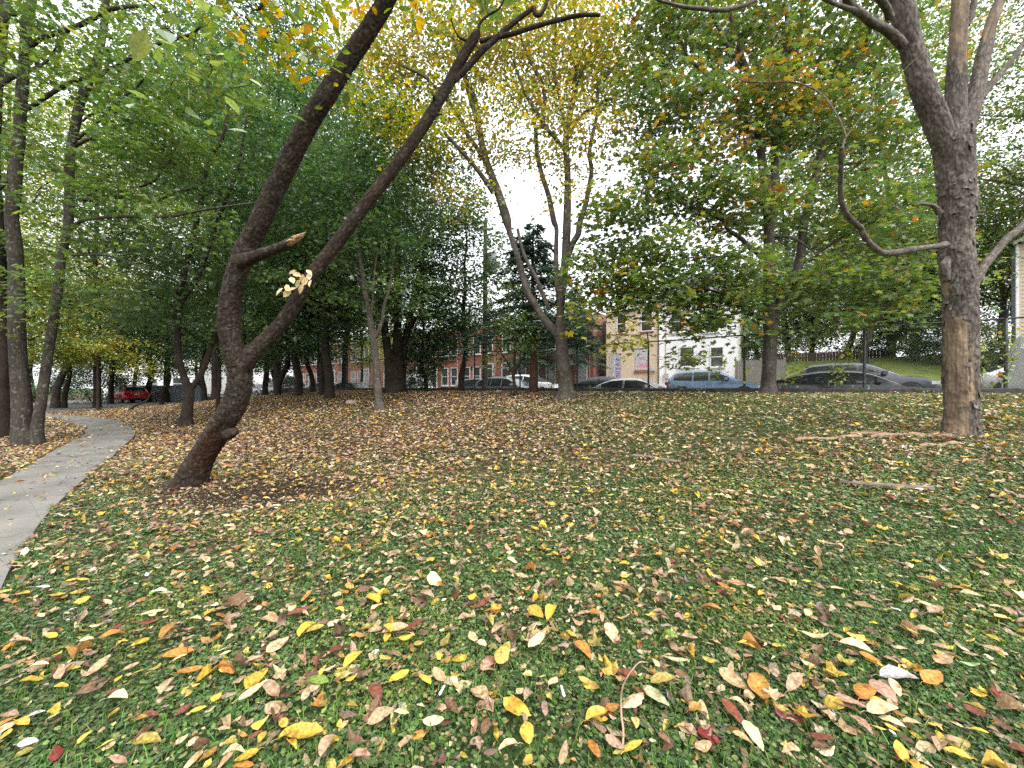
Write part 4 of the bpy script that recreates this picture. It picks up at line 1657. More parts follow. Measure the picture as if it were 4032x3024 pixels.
        for xw in (.19, .81):
            wr = 0.33 if kind not in ('suv', 'van') else 0.36
            cx_ = (xw - .5) * L
            hw_ = float(half(xw))
            a = Acc()
            ang = np.linspace(0, 2 * PI, 29)[:-1]
            ring = lambda r, y: np.stack((cx_ + r * np.cos(ang), np.full(28, -sgn * y), wr + r * np.sin(ang)), 1)
            arch = Acc()
            V2 = np.vstack((ring(wr + .07, hw_ - .05), ring(wr + .07, hw_ + .004), ring(0.02, hw_ + .004)))
            j = np.arange(28)
            arch.add(V2, [np.concatenate([np.stack((r0 + j, r0 + (j + 1) % 28, r0 + 28 + (j + 1) % 28, r0 + 28 + j), 1) for r0 in (0, 28)])], smooth=False)
            part(arch, 'wheel_arch_shade', M['black_trim'], t)  # flat black disc stands in for the shaded hollow round the wheel
            V2 = np.vstack((ring(wr - .02, hw_ - .2), ring(wr, hw_ - .18), ring(wr, hw_ + .0), ring(wr - .03, hw_ + .018), ring(wr - .12, hw_ + .012)))
            a.add(V2, [np.concatenate([np.stack((r0 + j, r0 + (j + 1) % 28, r0 + 28 + (j + 1) % 28, r0 + 28 + j), 1) for r0 in (0, 28, 56, 84)])])
            w = part(a, 'wheel', M['tyre'], t)
            rm = Acc()
            for s5 in range(10):
                a0 = s5 * PI / 5
                q4 = [(wr - .125, a0 - .09), (wr - .125, a0 + .09), (.05, a0 + .35), (.05, a0 - .35)]
                rm.add([(cx_ + r * math.cos(b3), -sgn * (hw_ + .014), wr + r * math.sin(b3)) for r, b3 in q4], [np.array([(0, 1, 2, 3)])], smooth=False)
            part(rm, 'rim', M['rim'], w)
    if plate:
        a = Acc()
        a.box((-.5 * L - .02, -.17, .72), (-.5 * L + .01, .17, .84))
        part(a, 'number_plate', M['plate'], t)
        a = Acc()
        a.box((-.5 * L - .012, -.4, .875), (-.5 * L + .02, .4, .9))
        part(a, 'tailgate_trim', M['lamp_clear'], t)
        a = Acc()
        a.box((-.5 * L - .014, -.6, .30), (-.5 * L + .03, .6, .42))
        part(a, 'bumper_insert', M['black_trim'], t)
    return t


def windscreen_mat():
    m = noisy("windscreen_glass", (0.03, 0.036, 0.04), (0.09, 0.10, 0.105), scale=1.5, rough=0.03, bump=0, spec=1.0)
    return m


M['windscreen'] = windscreen_mat()
PAINT = {k: paint(k + "_car_paint", c, metallic=mt) for k, c, mt in (
    ('red', (0.55, 0.015, 0.025), 0.0), ('white', (0.72, 0.72, 0.72), 0.0), ('silver', (0.50, 0.51, 0.52), 0.5), ('blue', (0.17, 0.27, 0.42), 0.4),
    ('black', (0.012, 0.012, 0.014), 0.3), ('grey', (0.13, 0.135, 0.15), 0.5), ('dark_grey', (0.07, 0.075, 0.09), 0.3), ('dark_red', (0.05, 0.012, 0.014), 0.4), ('pale_green', (0.42, 0.46, 0.45), 0.5), ('van_grey', (0.30, 0.32, 0.34), 0.2))}


def pq_px(px, q):
    tx = (px - 2016) / 1514.0
    Z = q / (NV[1] + NV[0] * tx)
    return DV[0] * tx * Z + DV[1] * Z


def park(kind, paint_, label, px_rear, q, **kw):
    p = pq_px(px_rear, q) - CAR[kind]['L'] * kw.get('scale', 1.0) / 2
    return make_car(kind, PAINT[paint_], label, p, q, **kw)


park('suv', 'blue', 'light blue crossover parked in front of the white house', 2634, 23.6, scale=1.02)
park('sedan', 'silver', 'silver saloon parked in front of the cream house', 2330, 18.7, scale=0.98)
park('sedan', 'black', 'black saloon parked left of the cream house behind the silver saloon', 2268, 24.0)
park('suv', 'dark_grey', 'dark grey crossover parked before the grassy bank and brown fence', 3126, 23.4, scale=1.04)
park('fastback', 'black', 'low black saloon with silver window trim in front of the dark grey crossover', 3020, 18.7, chrome=True)
park('sedan', 'silver', 'pale grey saloon parked behind the dead tree in front of the beige house', 3800, 23.8)
park('van', 'white', 'white delivery van at the right edge of the street', 3992, 18.6, name='parked_van', cat='van')
park('suv', 'white', 'white estate car behind the paler crossover with black roof rails', 1985, 24.0, scale=1.03)
park('suv', 'pale_green', 'pale silver crossover with black roof rails by the park wall', 1895, 18.7, roof_rails=True, scale=0.98)
park('hatch', 'grey', 'small grey hatchback left of the pale silver crossover', 1825, 21.4)
park('van', 'white', 'white van behind the thick many stemmed tree', 1540, 18.8, name='parked_van', cat='van', scale=0.82)
park('sedan', 'dark_red', 'dark red saloon parked by the wall left of the thick many stemmed tree', 1332, 18.7)
park('sedan', 'white', 'white saloon at the kerb between the grey van and the dark red saloon', 1235, 18.9)
park('van', 'van_grey', 'grey cargo van parked by the wall, far along the street', 1090, 18.7, name='parked_van', cat='van', scale=0.9)
park('sedan', 'white', 'white saloon farthest along the street at the left', 985, 18.9)
rc = ground_hit(255, 873)
rc = pt(250, 873, 34.0)
make_car('hatch', PAINT['red'], 'bright red hatchback seen from behind in the car park', 0, 0, group=None, loc=(rc[0] - 0.6, rc[1] + 1.6, float(ground(rc[0], rc[1])) + 0.052), rz=math.radians(153), plate=True)

# ------------------------------------------------------------------ trees
def limb_nodes(limbs, step=2):
    return np.vstack([P[::step] for P, R in limbs])


def make_tree(name, label, base, stems, bark, blobs, pal, kind='quad', size=0.1, per=30, spread=0.45, seed=1, group=None, sides=10, amp=0.06, flare=(0.25, 1.5, 5), twig_r=0.004, droop=0.25, flat=0.28, extra_blobs=(), relief=7, cat='tree', clump_col=0.5, twig_from=None, wid=(0.8, 1.15), tier=2.3):
    """stems: list of (centre line, radii); first one starts at the foot.  blobs fill the crown, extra_blobs: (blobs, palette)"""
    t = thing(name, label, cat, base, 0, group)
    acc = Acc()
    for i, (P, R) in enumerate(stems):
        big = R.max() > 0.05
        tube(acc, P, R, sides if big else 6, amp=amp if big else 0.0, freq=relief, seed=seed * 13 + i, flare=flare if (i == 0 and flare) else None)
    acc.build('trunk', M[bark], t)
    nodes = limb_nodes(stems)
    if twig_from is not None:
        nodes = nodes[nodes[:, 2] > twig_from]
    groups = [(blobs, pal)] + list(extra_blobs)
    tw, cr = Acc(), Acc()
    allC = []
    for gi, (bl, pa) in enumerate(groups):
        if not bl:
            continue
        C = blob_points([q_[:6] + (max(3, round(q_[6] / tier)),) for q_ in bl], seed * 7 + gi)
        gz_ = ground(C[:, 0], C[:, 1])
        C = C[C[:, 2] > gz_ + 0.5]
        allC.append(C)
        crown_leaves(cr, C, base, kind, size, per * tier, spread * tier ** .5, PAL[pa] if isinstance(pa, str) else pa, seed * 31 + gi, flat=flat / tier ** .75, droop=droop, tilt=.42, clump_col=clump_col, wid=wid)
    C = np.vstack(allC)
    for P, R in grow_twigs(nodes, C, r0=twig_r, seed=seed):
        tube(tw, P, R, 4 if R[0] < 0.012 else 6, cap=False, seed=seed)
    tw.build('twigs', M[bark], t, kind='stuff')
    cr.build('crown', M['leaf'], t)
    return t


def foot_of(pts, Y):
    x, y = pts[0][0], pts[0][1]
    c = pt(x, y, Y)
    return np.array((c[0], c[1], float(ground(c[0], c[1]))))


# --- leaning tree in front: a bent scaly trunk that forks low down
lean_pts = [(402, 1052, 78), (438, 985, 63), (472, 930, 60), (498, 890, 58), (514, 850, 55), (519, 805, 54), (516, 770, 58)]
lean_base = ground_hit(402, 1050)
YL = lean_base[1]
lt = thing('leaning_tree', 'leaning scaly barked tree with a low fork, rising from trodden bare soil', 'tree', lean_base)
acc = Acc()


def lean_fn_factory(rust):
    def fn(rad, D, P, bz, ang):
        b = np.zeros_like(rad)
        if rust:
            b = sstep(0.35, 0.75, bz) * sstep(1.5, 1.0, bz) * (D[..., 0] > -0.2) * np.clip(0.5 + noise3(D[..., 0] * 3, D[..., 1] * 3, bz * 3, 8), 0, 1)
        return rad, b
    return fn


P, R = stem(lean_pts, YL, YL - 0.25, foot=lean_base, n_per=40)
R[:] = R
tube(acc, P, R, 56, amp=0.16, freq=8, zf=1.5, seed=1, flare=(0.13, 1.7, 4), cap=False, fn=lean_fn_factory(True))
Yf = YL - 0.25
left_pts = [(516, 790, 56), (500, 735, 52), (494, 685, 50), (503, 620, 48), (528, 550, 48), (560, 482, 47), (594, 410, 45), (628, 340, 44), (668, 265, 43), (712, 195, 41), (760, 118, 39), (802, 56, 37), (838, -5, 35), (870, -90, 32), (890, -200, 28), (840, -330, 22)]
PLs, RLs = stem(left_pts, Yf, Yf - 0.9, n_per=34)
tube(acc, PLs, RLs, 52, amp=0.17, freq=8, zf=1.5, seed=2, cap=True, fn=lean_fn_factory(False))
right_pts = [(519, 800, 46), (545, 765, 42), (572, 735, 38), (600, 708, 35), (632, 665, 33), (662, 612, 30), (690, 573, 29)] + z2([(680, 1659, 95), (810, 1480, 92), (1000, 1240, 88), (1140, 1050, 82), (1290, 820, 80), (1400, 630, 78), (1490, 460, 72), (1590, 290, 66), (1625, 235, 50)])
PRs, RRs = stem(right_pts, Yf, Yf - 0.3, n_per=22)
tube(acc, PRs, RRs, 40, amp=0.15, freq=7, zf=1.6, seed=3, cap=True, fn=lean_fn_factory(False))
b1 = stem(z2([(1380, 640, 52), (1500, 540, 45), (1640, 385, 46), (1760, 275, 40), (1880, 170, 36), (1990, 85, 34), (2030, 60, 32), (2040, 100, 30), (2075, 108, 28), (2110, 60, 26), (2135, -30, 25), (2160, -300, 22)]), Yf - 0.25, Yf - 0.5, n_per=8)
b2 = stem(z2([(1640, 300, 34), (1760, 270, 34), (1900, 238, 33), (2050, 190, 32), (2212, 145, 31)]) + z3([(480, 118, 30), (570, 108, 28), (668, 110, 25)]), Yf - 0.3, Yf - 0.6, n_per=8)
b3 = stem(z2([(1590, 300, 26), (1530, 290, 20), (1480, 260, 15), (1440, 170, 12), (1430, 110, 9)]), Yf - 0.3, Yf - 0.4, n_per=5)
b4 = stem(z2([(1630, 240, 22), (1640, 170, 18), (1700, 110, 16), (1780, 60, 14), (1830, -40, 12)]), Yf - 0.3, Yf - 0.5, n_per=5)
over = stem([(870, -90, 24), (760, -190, 20), (600, -260, 18), (430, -230, 16), (330, -130, 13), (260, -40, 9)], Yf - 0.9, 2.6, n_per=6)
fw = stem([(880, -150, 22), (800, -150, 18), (690, -90, 14), (600, -40, 10), (560, 20, 7)], Yf - 0.9, 4.2, n_per=6)
for i, (P, R) in enumerate((b1, b2, b3, b4, over, fw)):
    tube(acc, P, R, 14, amp=0.08, freq=6, seed=20 + i)
# small knots and snags
for pts, Yk in (([(485, 935, 40), (497, 936, 30), (508, 932, 22)], YL - 0.12), (z2([(1310, 720, 30), (1300, 690, 14)]), Yf - 0.3), (z2([(1330, 825, 26), (1362, 832, 12)]), Yf - 0.3), (z2([(1610, 330, 20), (1632, 350, 9)]), Yf - .3)):
    P, R = stem(pts, Yk, Yk - 0.12, n_per=4)
    tube(acc, P, R, 12, amp=0.1, seed=40)
acc.build('trunk', M['bark_lean'], lt)
acc = Acc()
stub_pts = [(518, 566, 40), (545, 556, 30), (572, 546, 26), (600, 536, 24), (622, 526, 23), (640, 516, 22)]
P, R = stem(stub_pts, Yf - 0.45, Yf - 0.75, n_per=10)
tube(acc, P, R, 24, amp=0.12, freq=7, seed=9)
stub = acc.build('broken_branch', M['bark_lean'], lt)
acc = Acc()
P, R = stem([(622, 527, 13), (638, 516, 14), (650, 509, 9), (661, 502, 2)], Yf - 0.79, Yf - 0.86, n_per=8)
tube(acc, P, R, 16, amp=0.9, freq=5, zf=8, seed=10, smooth=False)
acc.build('split_wood', M['wood'], stub)
# twigs and hanging leaves
tw, cr = Acc(), Acc()
big = [(3, (0.17, 0.23, 0.055)), (2, (0.11, 0.18, 0.04)), (1.2, (0.22, 0.27, 0.08))]
yel = [(3, (0.13, 0.19, 0.03)), (3, (0.22, 0.26, 0.035)), (1.3, (0.5, 0.33, 0.03)), (0.5, (0.55, 0.25, 0.04))]
sets = [([(330, 70, 2.7, 130, 95, 0.35, 8), (470, 150, 3.3, 110, 90, 0.4, 9)], big, over, 0.14, 2.2, 0.2, 5),
        ([(620, 60, 4.3, 150, 95, 0.5, 34), (705, 130, 4.4, 60, 50, 0.35, 7), (560, 10, 4.1, 200, 40, 0.6, 16)], yel, fw, 0.12, 4.0, 0.26, 6),
        ([(1045, 25, 5.3, 40, 34, 0.25, 9), (1075, -10, 5.2, 60, 30, 0.3, 7)], big, b4, 0.13, 3.0, 0.2, 7),
        ([(800, -150, 4.6, 260, 90, 0.9, 40), (700, -420, 4.4, 420, 200, 2.0, 170), (1150, -380, 4.6, 300, 160, 1.6, 90)], yel, PLs, 0.12, 7.0, 0.4, 8)]  # last blobs: unseen upper crown, added to darken the lawn below it
for bl, pal, lim, sz, per, spr, sd in sets:
    C = blob_points(bl, 200 + sd)
    nodes = (lim[0] if isinstance(lim, tuple) else lim[-80:])[::2]
    for P, R in grow_twigs(nodes, C, r0=0.0022, rmax=0.012, seed=sd, sag=0.15):
        tube(tw, P, R, 5, cap=False, seed=sd)
    crown_leaves(cr, C, lean_base, 'oval', sz, per, spr, pal, 300 + sd, flat=0.35, droop=0.7, tilt=0.5, wid=(1.0, 1.35))
tw.build('twigs', M['bark_dark'], lt, kind='stuff')
cr.build('crown', M['leaf'], lt, label='large pale green and yellow leaves hanging from the twigs')
acc = Acc()
g = np.random.default_rng(4)
lp = [(632, 598), (640, 592), (628, 606), (655, 600), (664, 606), (648, 612), (655, 620), (668, 598), (672, 612), (662, 590), (612, 630), (622, 626), (628, 632), (618, 622), (640, 630)]
pos = np.array([pt(x, y - 8, Yf - 0.38 - 0.12 * g.random()) for x, y in lp])
xd = np.column_stack((g.normal(0, 0.5, len(lp)), g.normal(-0.1, 0.25, len(lp)), -1 + 0.6 * g.random(len(lp))))
nr = np.column_stack((g.normal(0, 0.5, len(lp)), -np.ones(len(lp)), 0.4 + 0.3 * g.random(len(lp))))
leaves(acc, 'oval', pos, xd, nr, g.uniform(0.11, 0.16, len(lp)), np.array([(0.60, 0.44, 0.22)] * len(lp)) * g.lognormal(0, 0.12, (len(lp), 1)), np.full(len(lp), 1.25))
acc.build('dead_leaf_cluster', M['dry'], lt, label='cluster of pale tan dead leaves hanging on the right stem')

# --- dead tree at the right: shed bark, bare wood, broken crown
dpts = z8([(1745, 1530, 285), (1752, 1440, 283), (1757, 1300, 280), (1757, 1100, 278), (1756, 900, 276), (1752, 700, 276), (1748, 520, 278), (1738, 380, 292), (1730, 280, 286), (1722, 120, 272), (1722, 0, 268)]) + z4([(1732, 1500, 290), (1722, 1350, 296), (1705, 1180, 312), (1690, 1020, 330), (1700, 930, 300)])
dead_base = ground_hit(3780 / 1.8228, 1722 / 1.8228)
YD = dead_base[1]
dt = thing('dead_tree', 'big dead tree with peeling grey bark, bare tan wood and broken limbs', 'tree', dead_base)
P, R = stem(dpts, YD, YD - 0.1, foot=dead_base, n_per=26)
R *= 0.97
P_DEAD, R_DEAD = P, R


def dead_fn(rad, D, P, bz, ang):
    tocam = -P / np.linalg.norm(P * (1, 1, 0), axis=1)[:, None]
    rgt = np.stack((-tocam[:, 1], tocam[:, 0], np.zeros(len(P))), 1)
    u = np.einsum('ijk,ik->ij', D, rgt)                    # -1 left edge .. 1 right edge as seen from the lawn
    f = np.einsum('ijk,ik->ij', D, tocam)
    z = P[:, 2][:, None] - dead_base[2]
    zt = lambda y8: EYE + (HY - (493.7 + y8 * 0.29762)) / FX * YD - dead_base[2]
    uu = u + 0.16 * (noise3(u * 2.2, z * 3.0, 0.5, 61) - 0.5) + 0.07 * (noise3(u * 7, z * 9.0, 0.5, 62) - 0.5)
    zz = z + 0.10 * (noise3(u * 4, z * 2.0, 3.5, 63) - 0.5)
    m1 = (uu > -0.86) & (uu < 0.46) & (zz < zt(640)) & (zz > zt(1480))
    m1 |= (uu > 0.46) & (uu < 0.74) & (zz < zt(850)) & (zz > zt(1250))
    m2 = (uu > -0.86) & (uu < -0.5) & (zz < zt(300)) & (zz > zt(660))
    b = ((m1 | m2) & (f > -0.25)).astype(float)
    groove = (np.abs(uu - 0.50) < 0.035) & (zz < zt(820)) & (zz > zt(1190)) & (f > 0)
    rad = rad * np.where(b > 0.5, 0.945, 1.0 + 0.05 * (noise3(u * 6, f * 6, bz * 5, 66) - 0.4)) - 0.016 * groove
    k = 0.25 + 0.75 * np.clip(0.3 + 0.9 * noise3(u * 3, z * 1.1, 2.2, 65), 0, 1)
    return rad, b * np.where(groove, 0.15, k)


acc = Acc()
tube(acc, P, R, 96, amp=0.13, freq=8.5, zf=2.2, seed=5, flare=(0.13, 1.42, 6), cap=False, fn=dead_fn)


def bare_band(lo, hi, k=0.9):
    def fn(rad, D, P, bz, ang):
        nz = noise3(D[..., 0] * 2, D[..., 1] * 2, bz * 4, 71)
        zf_ = bz / bz.max() + 0.25 * (nz - 0.5)
        b = ((zf_ > lo) & (zf_ < hi)).astype(float) * (np.clip(nz * 1.6, 0, 1)) * k
        return rad * np.where(b > 0.3, 0.93, 1.0), b
    return fn


for pts, ya, yb, sd, lo, hi in (
        (z4([(1660, 1080, 200), (1600, 940, 215), (1550, 800, 208), (1480, 640, 192), (1430, 480, 184), (1390, 340, 180), (1340, 120, 188), (1310, -30, 185), (1290, -300, 170), (1250, -700, 130)]), YD - 0.1, YD - 0.5, 6, 2, 3),
        (z4([(1715, 1020, 170), (1718, 850, 172), (1718, 650, 168), (1725, 450, 160), (1735, 250, 152), (1745, 60, 150), (1752, -60, 146), (1760, -420, 120)]), YD - 0.05, YD, 7, 0.36, 0.74),
        (z4([(1740, 1060, 190), (1790, 900, 168), (1840, 760, 150), (1880, 600, 138), (1915, 420, 128), (1955, 240, 118), (2015, 60, 105), (2050, -40, 98), (2150, -500, 70)]), YD - 0.1, YD + 0.5, 8, 0.45, 0.8)):
    P, R = stem(pts, ya, yb, n_per=16)
    tube(acc, P, R, 60, amp=0.14, freq=8, zf=2.2, seed=sd, fn=bare_band(lo, hi))
limbs_dead = [
    (z4([(1330, 330, 90), (1262, 255, 82), (1190, 205, 78), (1110, 165, 74), (1040, 105, 72), (975, 60, 70), (930, 0, 66), (890, -90, 60)]), YD - 0.35, YD - 0.9),
    (z4([(985, 75, 44), (920, 58, 40), (850, 30, 36), (780, 0, 34), (640, -60, 26)]), YD - 0.8, YD - 1.2),
    (z4([(1240, 130, 70), (1215, 60, 66), (1180, 10, 66), (1120, -60, 60)]), YD - 0.45, YD - 0.7),
    (z4([(1890, 720, 84), (1950, 640, 74), (2030, 550, 66), (2120, 440, 60), (2212, 310, 54), (2330, 120, 44)]), YD + 0.1, YD + 0.5),
    (z4([(1790, 190, 60), (1822, 120, 66), (1842, 40, 58), (1870, -60, 50)]), YD, YD),
    (z4([(1600, 1545, 66), (1560, 1500, 44), (1520, 1484, 34), (1460, 1480, 30), (1410, 1492, 24)]), YD - 0.3, YD - 0.42),
    (z4([(1830, 1580, 40), (1872, 1562, 30), (1915, 1560, 20)]), YD - 0.3, YD - 0.34),
    (z8([(1640, 118, 80), (1590, 128, 60), (1500, 138, 58), (1400, 152, 60), (1290, 172, 62), (1200, 178, 60), (1140, 150, 56), (1090, 105, 52), (1050, 50, 48), (1030, 0, 46)]) + z4([(1000, 1630, 46), (930, 1562, 46), (892, 1480, 44), (882, 1380, 42), (884, 1250, 40), (886, 1150, 40), (890, 1070, 38)]), YD - 0.25, YD - 1.5),
    (z4([(892, 1080, 22), (908, 1020, 18), (920, 990, 15), (895, 920, 13), (865, 850, 13), (820, 780, 13), (770, 710, 13), (700, 655, 13), (600, 612, 13), (480, 592, 13), (370, 600, 13), (270, 596, 12), (180, 588, 12), (90, 540, 10), (0, 470, 8)]), YD - 1.5, YD - 0.8),
    (z4([(918, 1000, 12), (975, 920, 10), (1040, 830, 9), (1095, 750, 9), (1125, 680, 9), (1180, 630, 8), (1280, 570, 8), (1390, 460, 8), (1500, 372, 8), (1660, 270, 7), (1830, 142, 7), (2000, 22, 6), (2080, -40, 6)]), YD - 1.5, YD - 1.3),
    (z8([(1060, 108, 24), (1035, 102, 16), (1015, 104, 9)]), YD - 1.1, YD - 1.15),
    (z4([(372, 600, 9), (366, 540, 8), (395, 470, 6)]), YD - 1.1, YD - 1.1),
    (z8([(1735, 470, 120), (1800, 415, 135), (1850, 375, 112), (1890, 320, 92), (1935, 255, 84), (1990, 190, 78), (2050, 115, 76), (2110, 55, 78), (2170, 10, 80), (2240, -60, 78), (2360, -190, 60)]), YD - 0.1, YD + 0.4),
    (z3([(1800, 0, 30), (1700, 42, 32), (1580, 72, 34), (1450, 66, 32), (1300, 52, 28), (1180, 25, 22), (1090, 0, 16), (960, -60, 10)]), YD - 0.4, YD - 1.0),
]
for i, (pts, ya, yb) in enumerate(limbs_dead):
    P, R = stem(pts, ya, yb, n_per=10)
    tube(acc, P, R, 22 if R.max() > 0.03 else 8, amp=0.09 if R.max() > 0.03 else 0, freq=5, zf=2.5, seed=50 + i)
for bx, by, w_ in ((1632, 265, 84),):
    c = z8([(bx, by, w_)])[0]
    P, R = stem([(c[0] + 16, c[1] - 26, c[2] * 0.4), (c[0] + 6, c[1] - 8, c[2] * 0.9), (c[0] + 2, c[1] + 4, c[2]), (c[0] + 8, c[1] + 34, c[2] * 0.5)], YD - 0.08, YD - 0.10, n_per=8)
    tube(acc, P, R, 24, amp=0.2, freq=4, seed=77)
acc.build('trunk', M['bark_dead'], dt)
acc = Acc()
g = np.random.default_rng(8)
for k in range(46):                                   # curling plates of bark lifting off the trunk
    j = int(g.integers(int(len(P_DEAD) * .03), len(P_DEAD) - 6))
    c, r_ = P_DEAD[j], R_DEAD[j]
    th = g.uniform(-1.35, 1.35) + math.atan2(-c[1], -c[0])
    L_, w_ = g.uniform(.05, .15), g.uniform(.018, .05)
    rad_ = np.array((math.cos(th), math.sin(th), 0))
    tan_ = np.array((-math.sin(th), math.cos(th), 0))
    rows = []
    for s_ in np.linspace(0, 1, 5):
        for v_ in (-1, -.3, .4, 1):
            rows.append(c + rad_ * (r_ * 1.0 + .004 + .028 * s_ ** 2 * g.uniform(.6, 1.2)) + tan_ * w_ * v_ * (1 - .3 * s_ + .2 * g.normal()) - np.array((0, 0, 1)) * (s_ - .5) * L_ * (1 + .12 * g.normal()))
    i = (np.arange(4)[:, None] * 4 + np.arange(3)[None, :]).ravel()
    acc.add(np.array(rows), [np.stack((i, i + 1, i + 5, i + 4), 1)], bk=np.array(rows) + g.uniform(0, 9), bare=np.zeros(20))
acc.build('bark_flakes', M['bark_dead'], dt, kind='stuff')

# --- two stemmed tree beside the path
tb = ground_hit(52, 962)
YT = tb[1]
sL = stem(z5([(168, 1560, 215), (165, 1450, 175), (158, 1250, 165), (140, 1050, 150), (128, 850, 145), (122, 600, 138), (118, 400, 130), (108, 150, 122)]) + z1([(85, 1600, 115), (100, 1450, 112), (115, 1250, 108), (138, 1000, 105), (158, 700, 98), (178, 450, 92), (198, 150, 88), (235, -20, 80), (270, -300, 60)]), YT, YT + 0.1, foot=tb, n_per=10)
sR = stem(z5([(250, 1560, 130), (272, 1450, 105), (300, 1250, 92), (335, 1000, 86), (380, 720, 82), (412, 500, 80), (440, 250, 76), (470, 100, 74)]) + z1([(500, 1600, 80), (504, 1400, 80), (508, 1150, 78), (545, 920, 76), (585, 740, 78), (632, 610, 80), (700, 450, 66), (745, 250, 62), (768, 50, 58), (790, -200, 45)]), YT - 0.1, YT + 0.3, foot=tb + (0.45, -0.05, 0), n_per=10)
limbs = [sL, sR,
         stem(z1([(200, 790, 46), (290, 735, 42), (400, 660, 40), (500, 605, 38), (610, 570, 34)]), YT + 0.1, YT - 0.4, n_per=5),
         stem(z1([(560, 1010, 36), (620, 960, 32), (700, 895, 30), (800, 790, 28), (900, 700, 26), (975, 650, 24), (1045, 570, 18)]), YT + 0.2, YT - 1.0, n_per=5),
         stem(z1([(545, 1060, 36), (620, 1020, 32), (720, 980, 30), (800, 945, 26), (900, 910, 24), (1100, 850, 14)]), YT + 0.2, YT - 0.6, n_per=5),
         stem(z1([(530, 1650, 44), (580, 1610, 36), (650, 1588, 34), (760, 1578, 32), (900, 1572, 32), (1100, 1575, 28), (1250, 1570, 26), (1400, 1540, 22), (1560, 1510, 18), (1860, 1470, 12)]), YT + 0.2, YT - 1.5, n_per=6),
         stem(z1([(600, 880, 24), (660, 830, 20), (760, 815, 18), (900, 815, 16), (1050, 800, 14), (1200, 840, 10)]), YT + 0.2, YT - 0.8, n_per=5),
         stem(z1([(720, 545, 40), (800, 500, 34), (900, 452, 32), (1000, 380, 30), (1120, 330, 28), (1250, 290, 26), (1380, 250, 22), (1460, 190, 16)]), YT + 0.2, YT - 1.2, n_per=5),
         stem(z1([(215, 340, 50), (300, 280, 46), (420, 235, 46), (560, 190, 46), (680, 130, 44), (800, 70, 42), (900, 50, 36), (1050, 45, 26)]), YT + 0.1, YT - 1.2, n_per=5),
         stem(z1([(215, 505, 30), (300, 470, 26), (360, 420, 22), (430, 300, 16)]), YT, YT + 0.5, n_per=5),
         stem(z5([(530, 195, 26), (640, 190, 22), (800, 200, 20), (950, 250, 18), (1100, 310, 14), (1300, 370, 10), (1500, 400, 7)]), YT + 0.2, YT - 1.5, n_per=5),
         stem(z1([(130, 540, 50), (60, 570, 56), (0, 615, 50), (-200, 700, 30)]), YT, YT - 0.5, n_per=5),
         stem(z1([(75, 1290, 60), (30, 1320, 60), (-20, 1370, 54), (-200, 1500, 30)]), YT, YT - 0.5, n_per=5),
         stem(z1([(100, 120, 70), (60, 60, 90), (0, 150, 84), (-60, 260, 70)]), YT, YT - 0.6, n_per=5)]
make_tree('twin_stemmed_tree', 'tall grey tree with two close stems at the left, beside the bend of the footpath', tb, limbs, 'bark_left',
          [(120, 60, YT, 260, 190, 2.5, 93), (360, 130, YT - 0.3, 200, 120, 2.0, 81), (60, 330, YT, 160, 160, 2.0, 31), (330, 330, YT - 0.2, 170, 120, 1.6, 74), (280, 470, YT - 0.4, 190, 60, 1.2, 31), (180, 600, YT - 0.5, 110, 60, 1.0, 14), (20, 640, YT - 0.8, 90, 70, 0.8, 9)],
          'green', kind='maple', size=0.115, per=34, spread=0.5, seed=2, sides=28, amp=0.07, flare=(0.22, 1.42, 5))

# --- slim dark forked tree right of the path
b = ground_hit(401, 921)
Y4 = b[1]
s0 = stem(z5([(1345, 1440, 118), (1352, 1380, 92), (1366, 1280, 84), (1372, 1190, 84), (1365, 1130, 86)]), Y4, Y4, foot=b, n_per=8)
s1 = stem(z5([(1362, 1150, 70), (1338, 1080, 60), (1305, 980, 56), (1288, 850, 54), (1290, 700, 52), (1288, 580, 52), (1282, 500, 50), (1310, 430, 48), (1340, 330, 46), (1370, 180, 44), (1405, 40, 42)]) + z1([(1440, 1560, 40), (1468, 1400, 38), (1490, 1250, 36), (1540, 1120, 34), (1600, 1030, 32), (1640, 900, 28), (1660, 720, 24), (1690, 560, 18)]), Y4, Y4 - 0.3, n_per=8)
s2 = stem(z5([(1298, 600, 44), (1330, 520, 40), (1380, 440, 38), (1430, 360, 36), (1470, 270, 36), (1510, 150, 34), (1550, 30, 32)]) + z1([(1585, 1590, 32), (1640, 1450, 28), (1690, 1330, 26), (1730, 1210, 24), (1760, 1050, 18), (1800, 800, 12)]), Y4, Y4 + 0.5, n_per=6)
s3 = stem(z5([(1370, 1180, 52), (1425, 1110, 48), (1480, 1010, 46), (1540, 820, 44), (1590, 700, 42), (1640, 600, 38), (1720, 400, 30), (1800, 150, 22)]), Y4, Y4 + 0.9, n_per=6)
l4 = stem(z5([(1290, 600, 16), (1200, 520, 14), (1100, 480, 12), (980, 430, 8)]), Y4, Y4 - 1.0, n_per=5)
l5 = stem(z1([(580, 1450, 34), (640, 1450, 44), (660, 1420, 36), (760, 1425, 34), (900, 1432, 34), (1000, 1455, 32), (1080, 1462, 30), (1180, 1440, 28), (1260, 1400, 26), (1450, 1360, 18)]), Y4 - 1, Y4, n_per=5)
l6 = stem(z1([(1000, 1360, 20), (1050, 1345, 22), (1130, 1305, 22), (1170, 1240, 20), (1240, 1150, 18), (1300, 1020, 14), (1340, 960, 8)]), Y4 - 1, Y4 - 1, n_per=5)
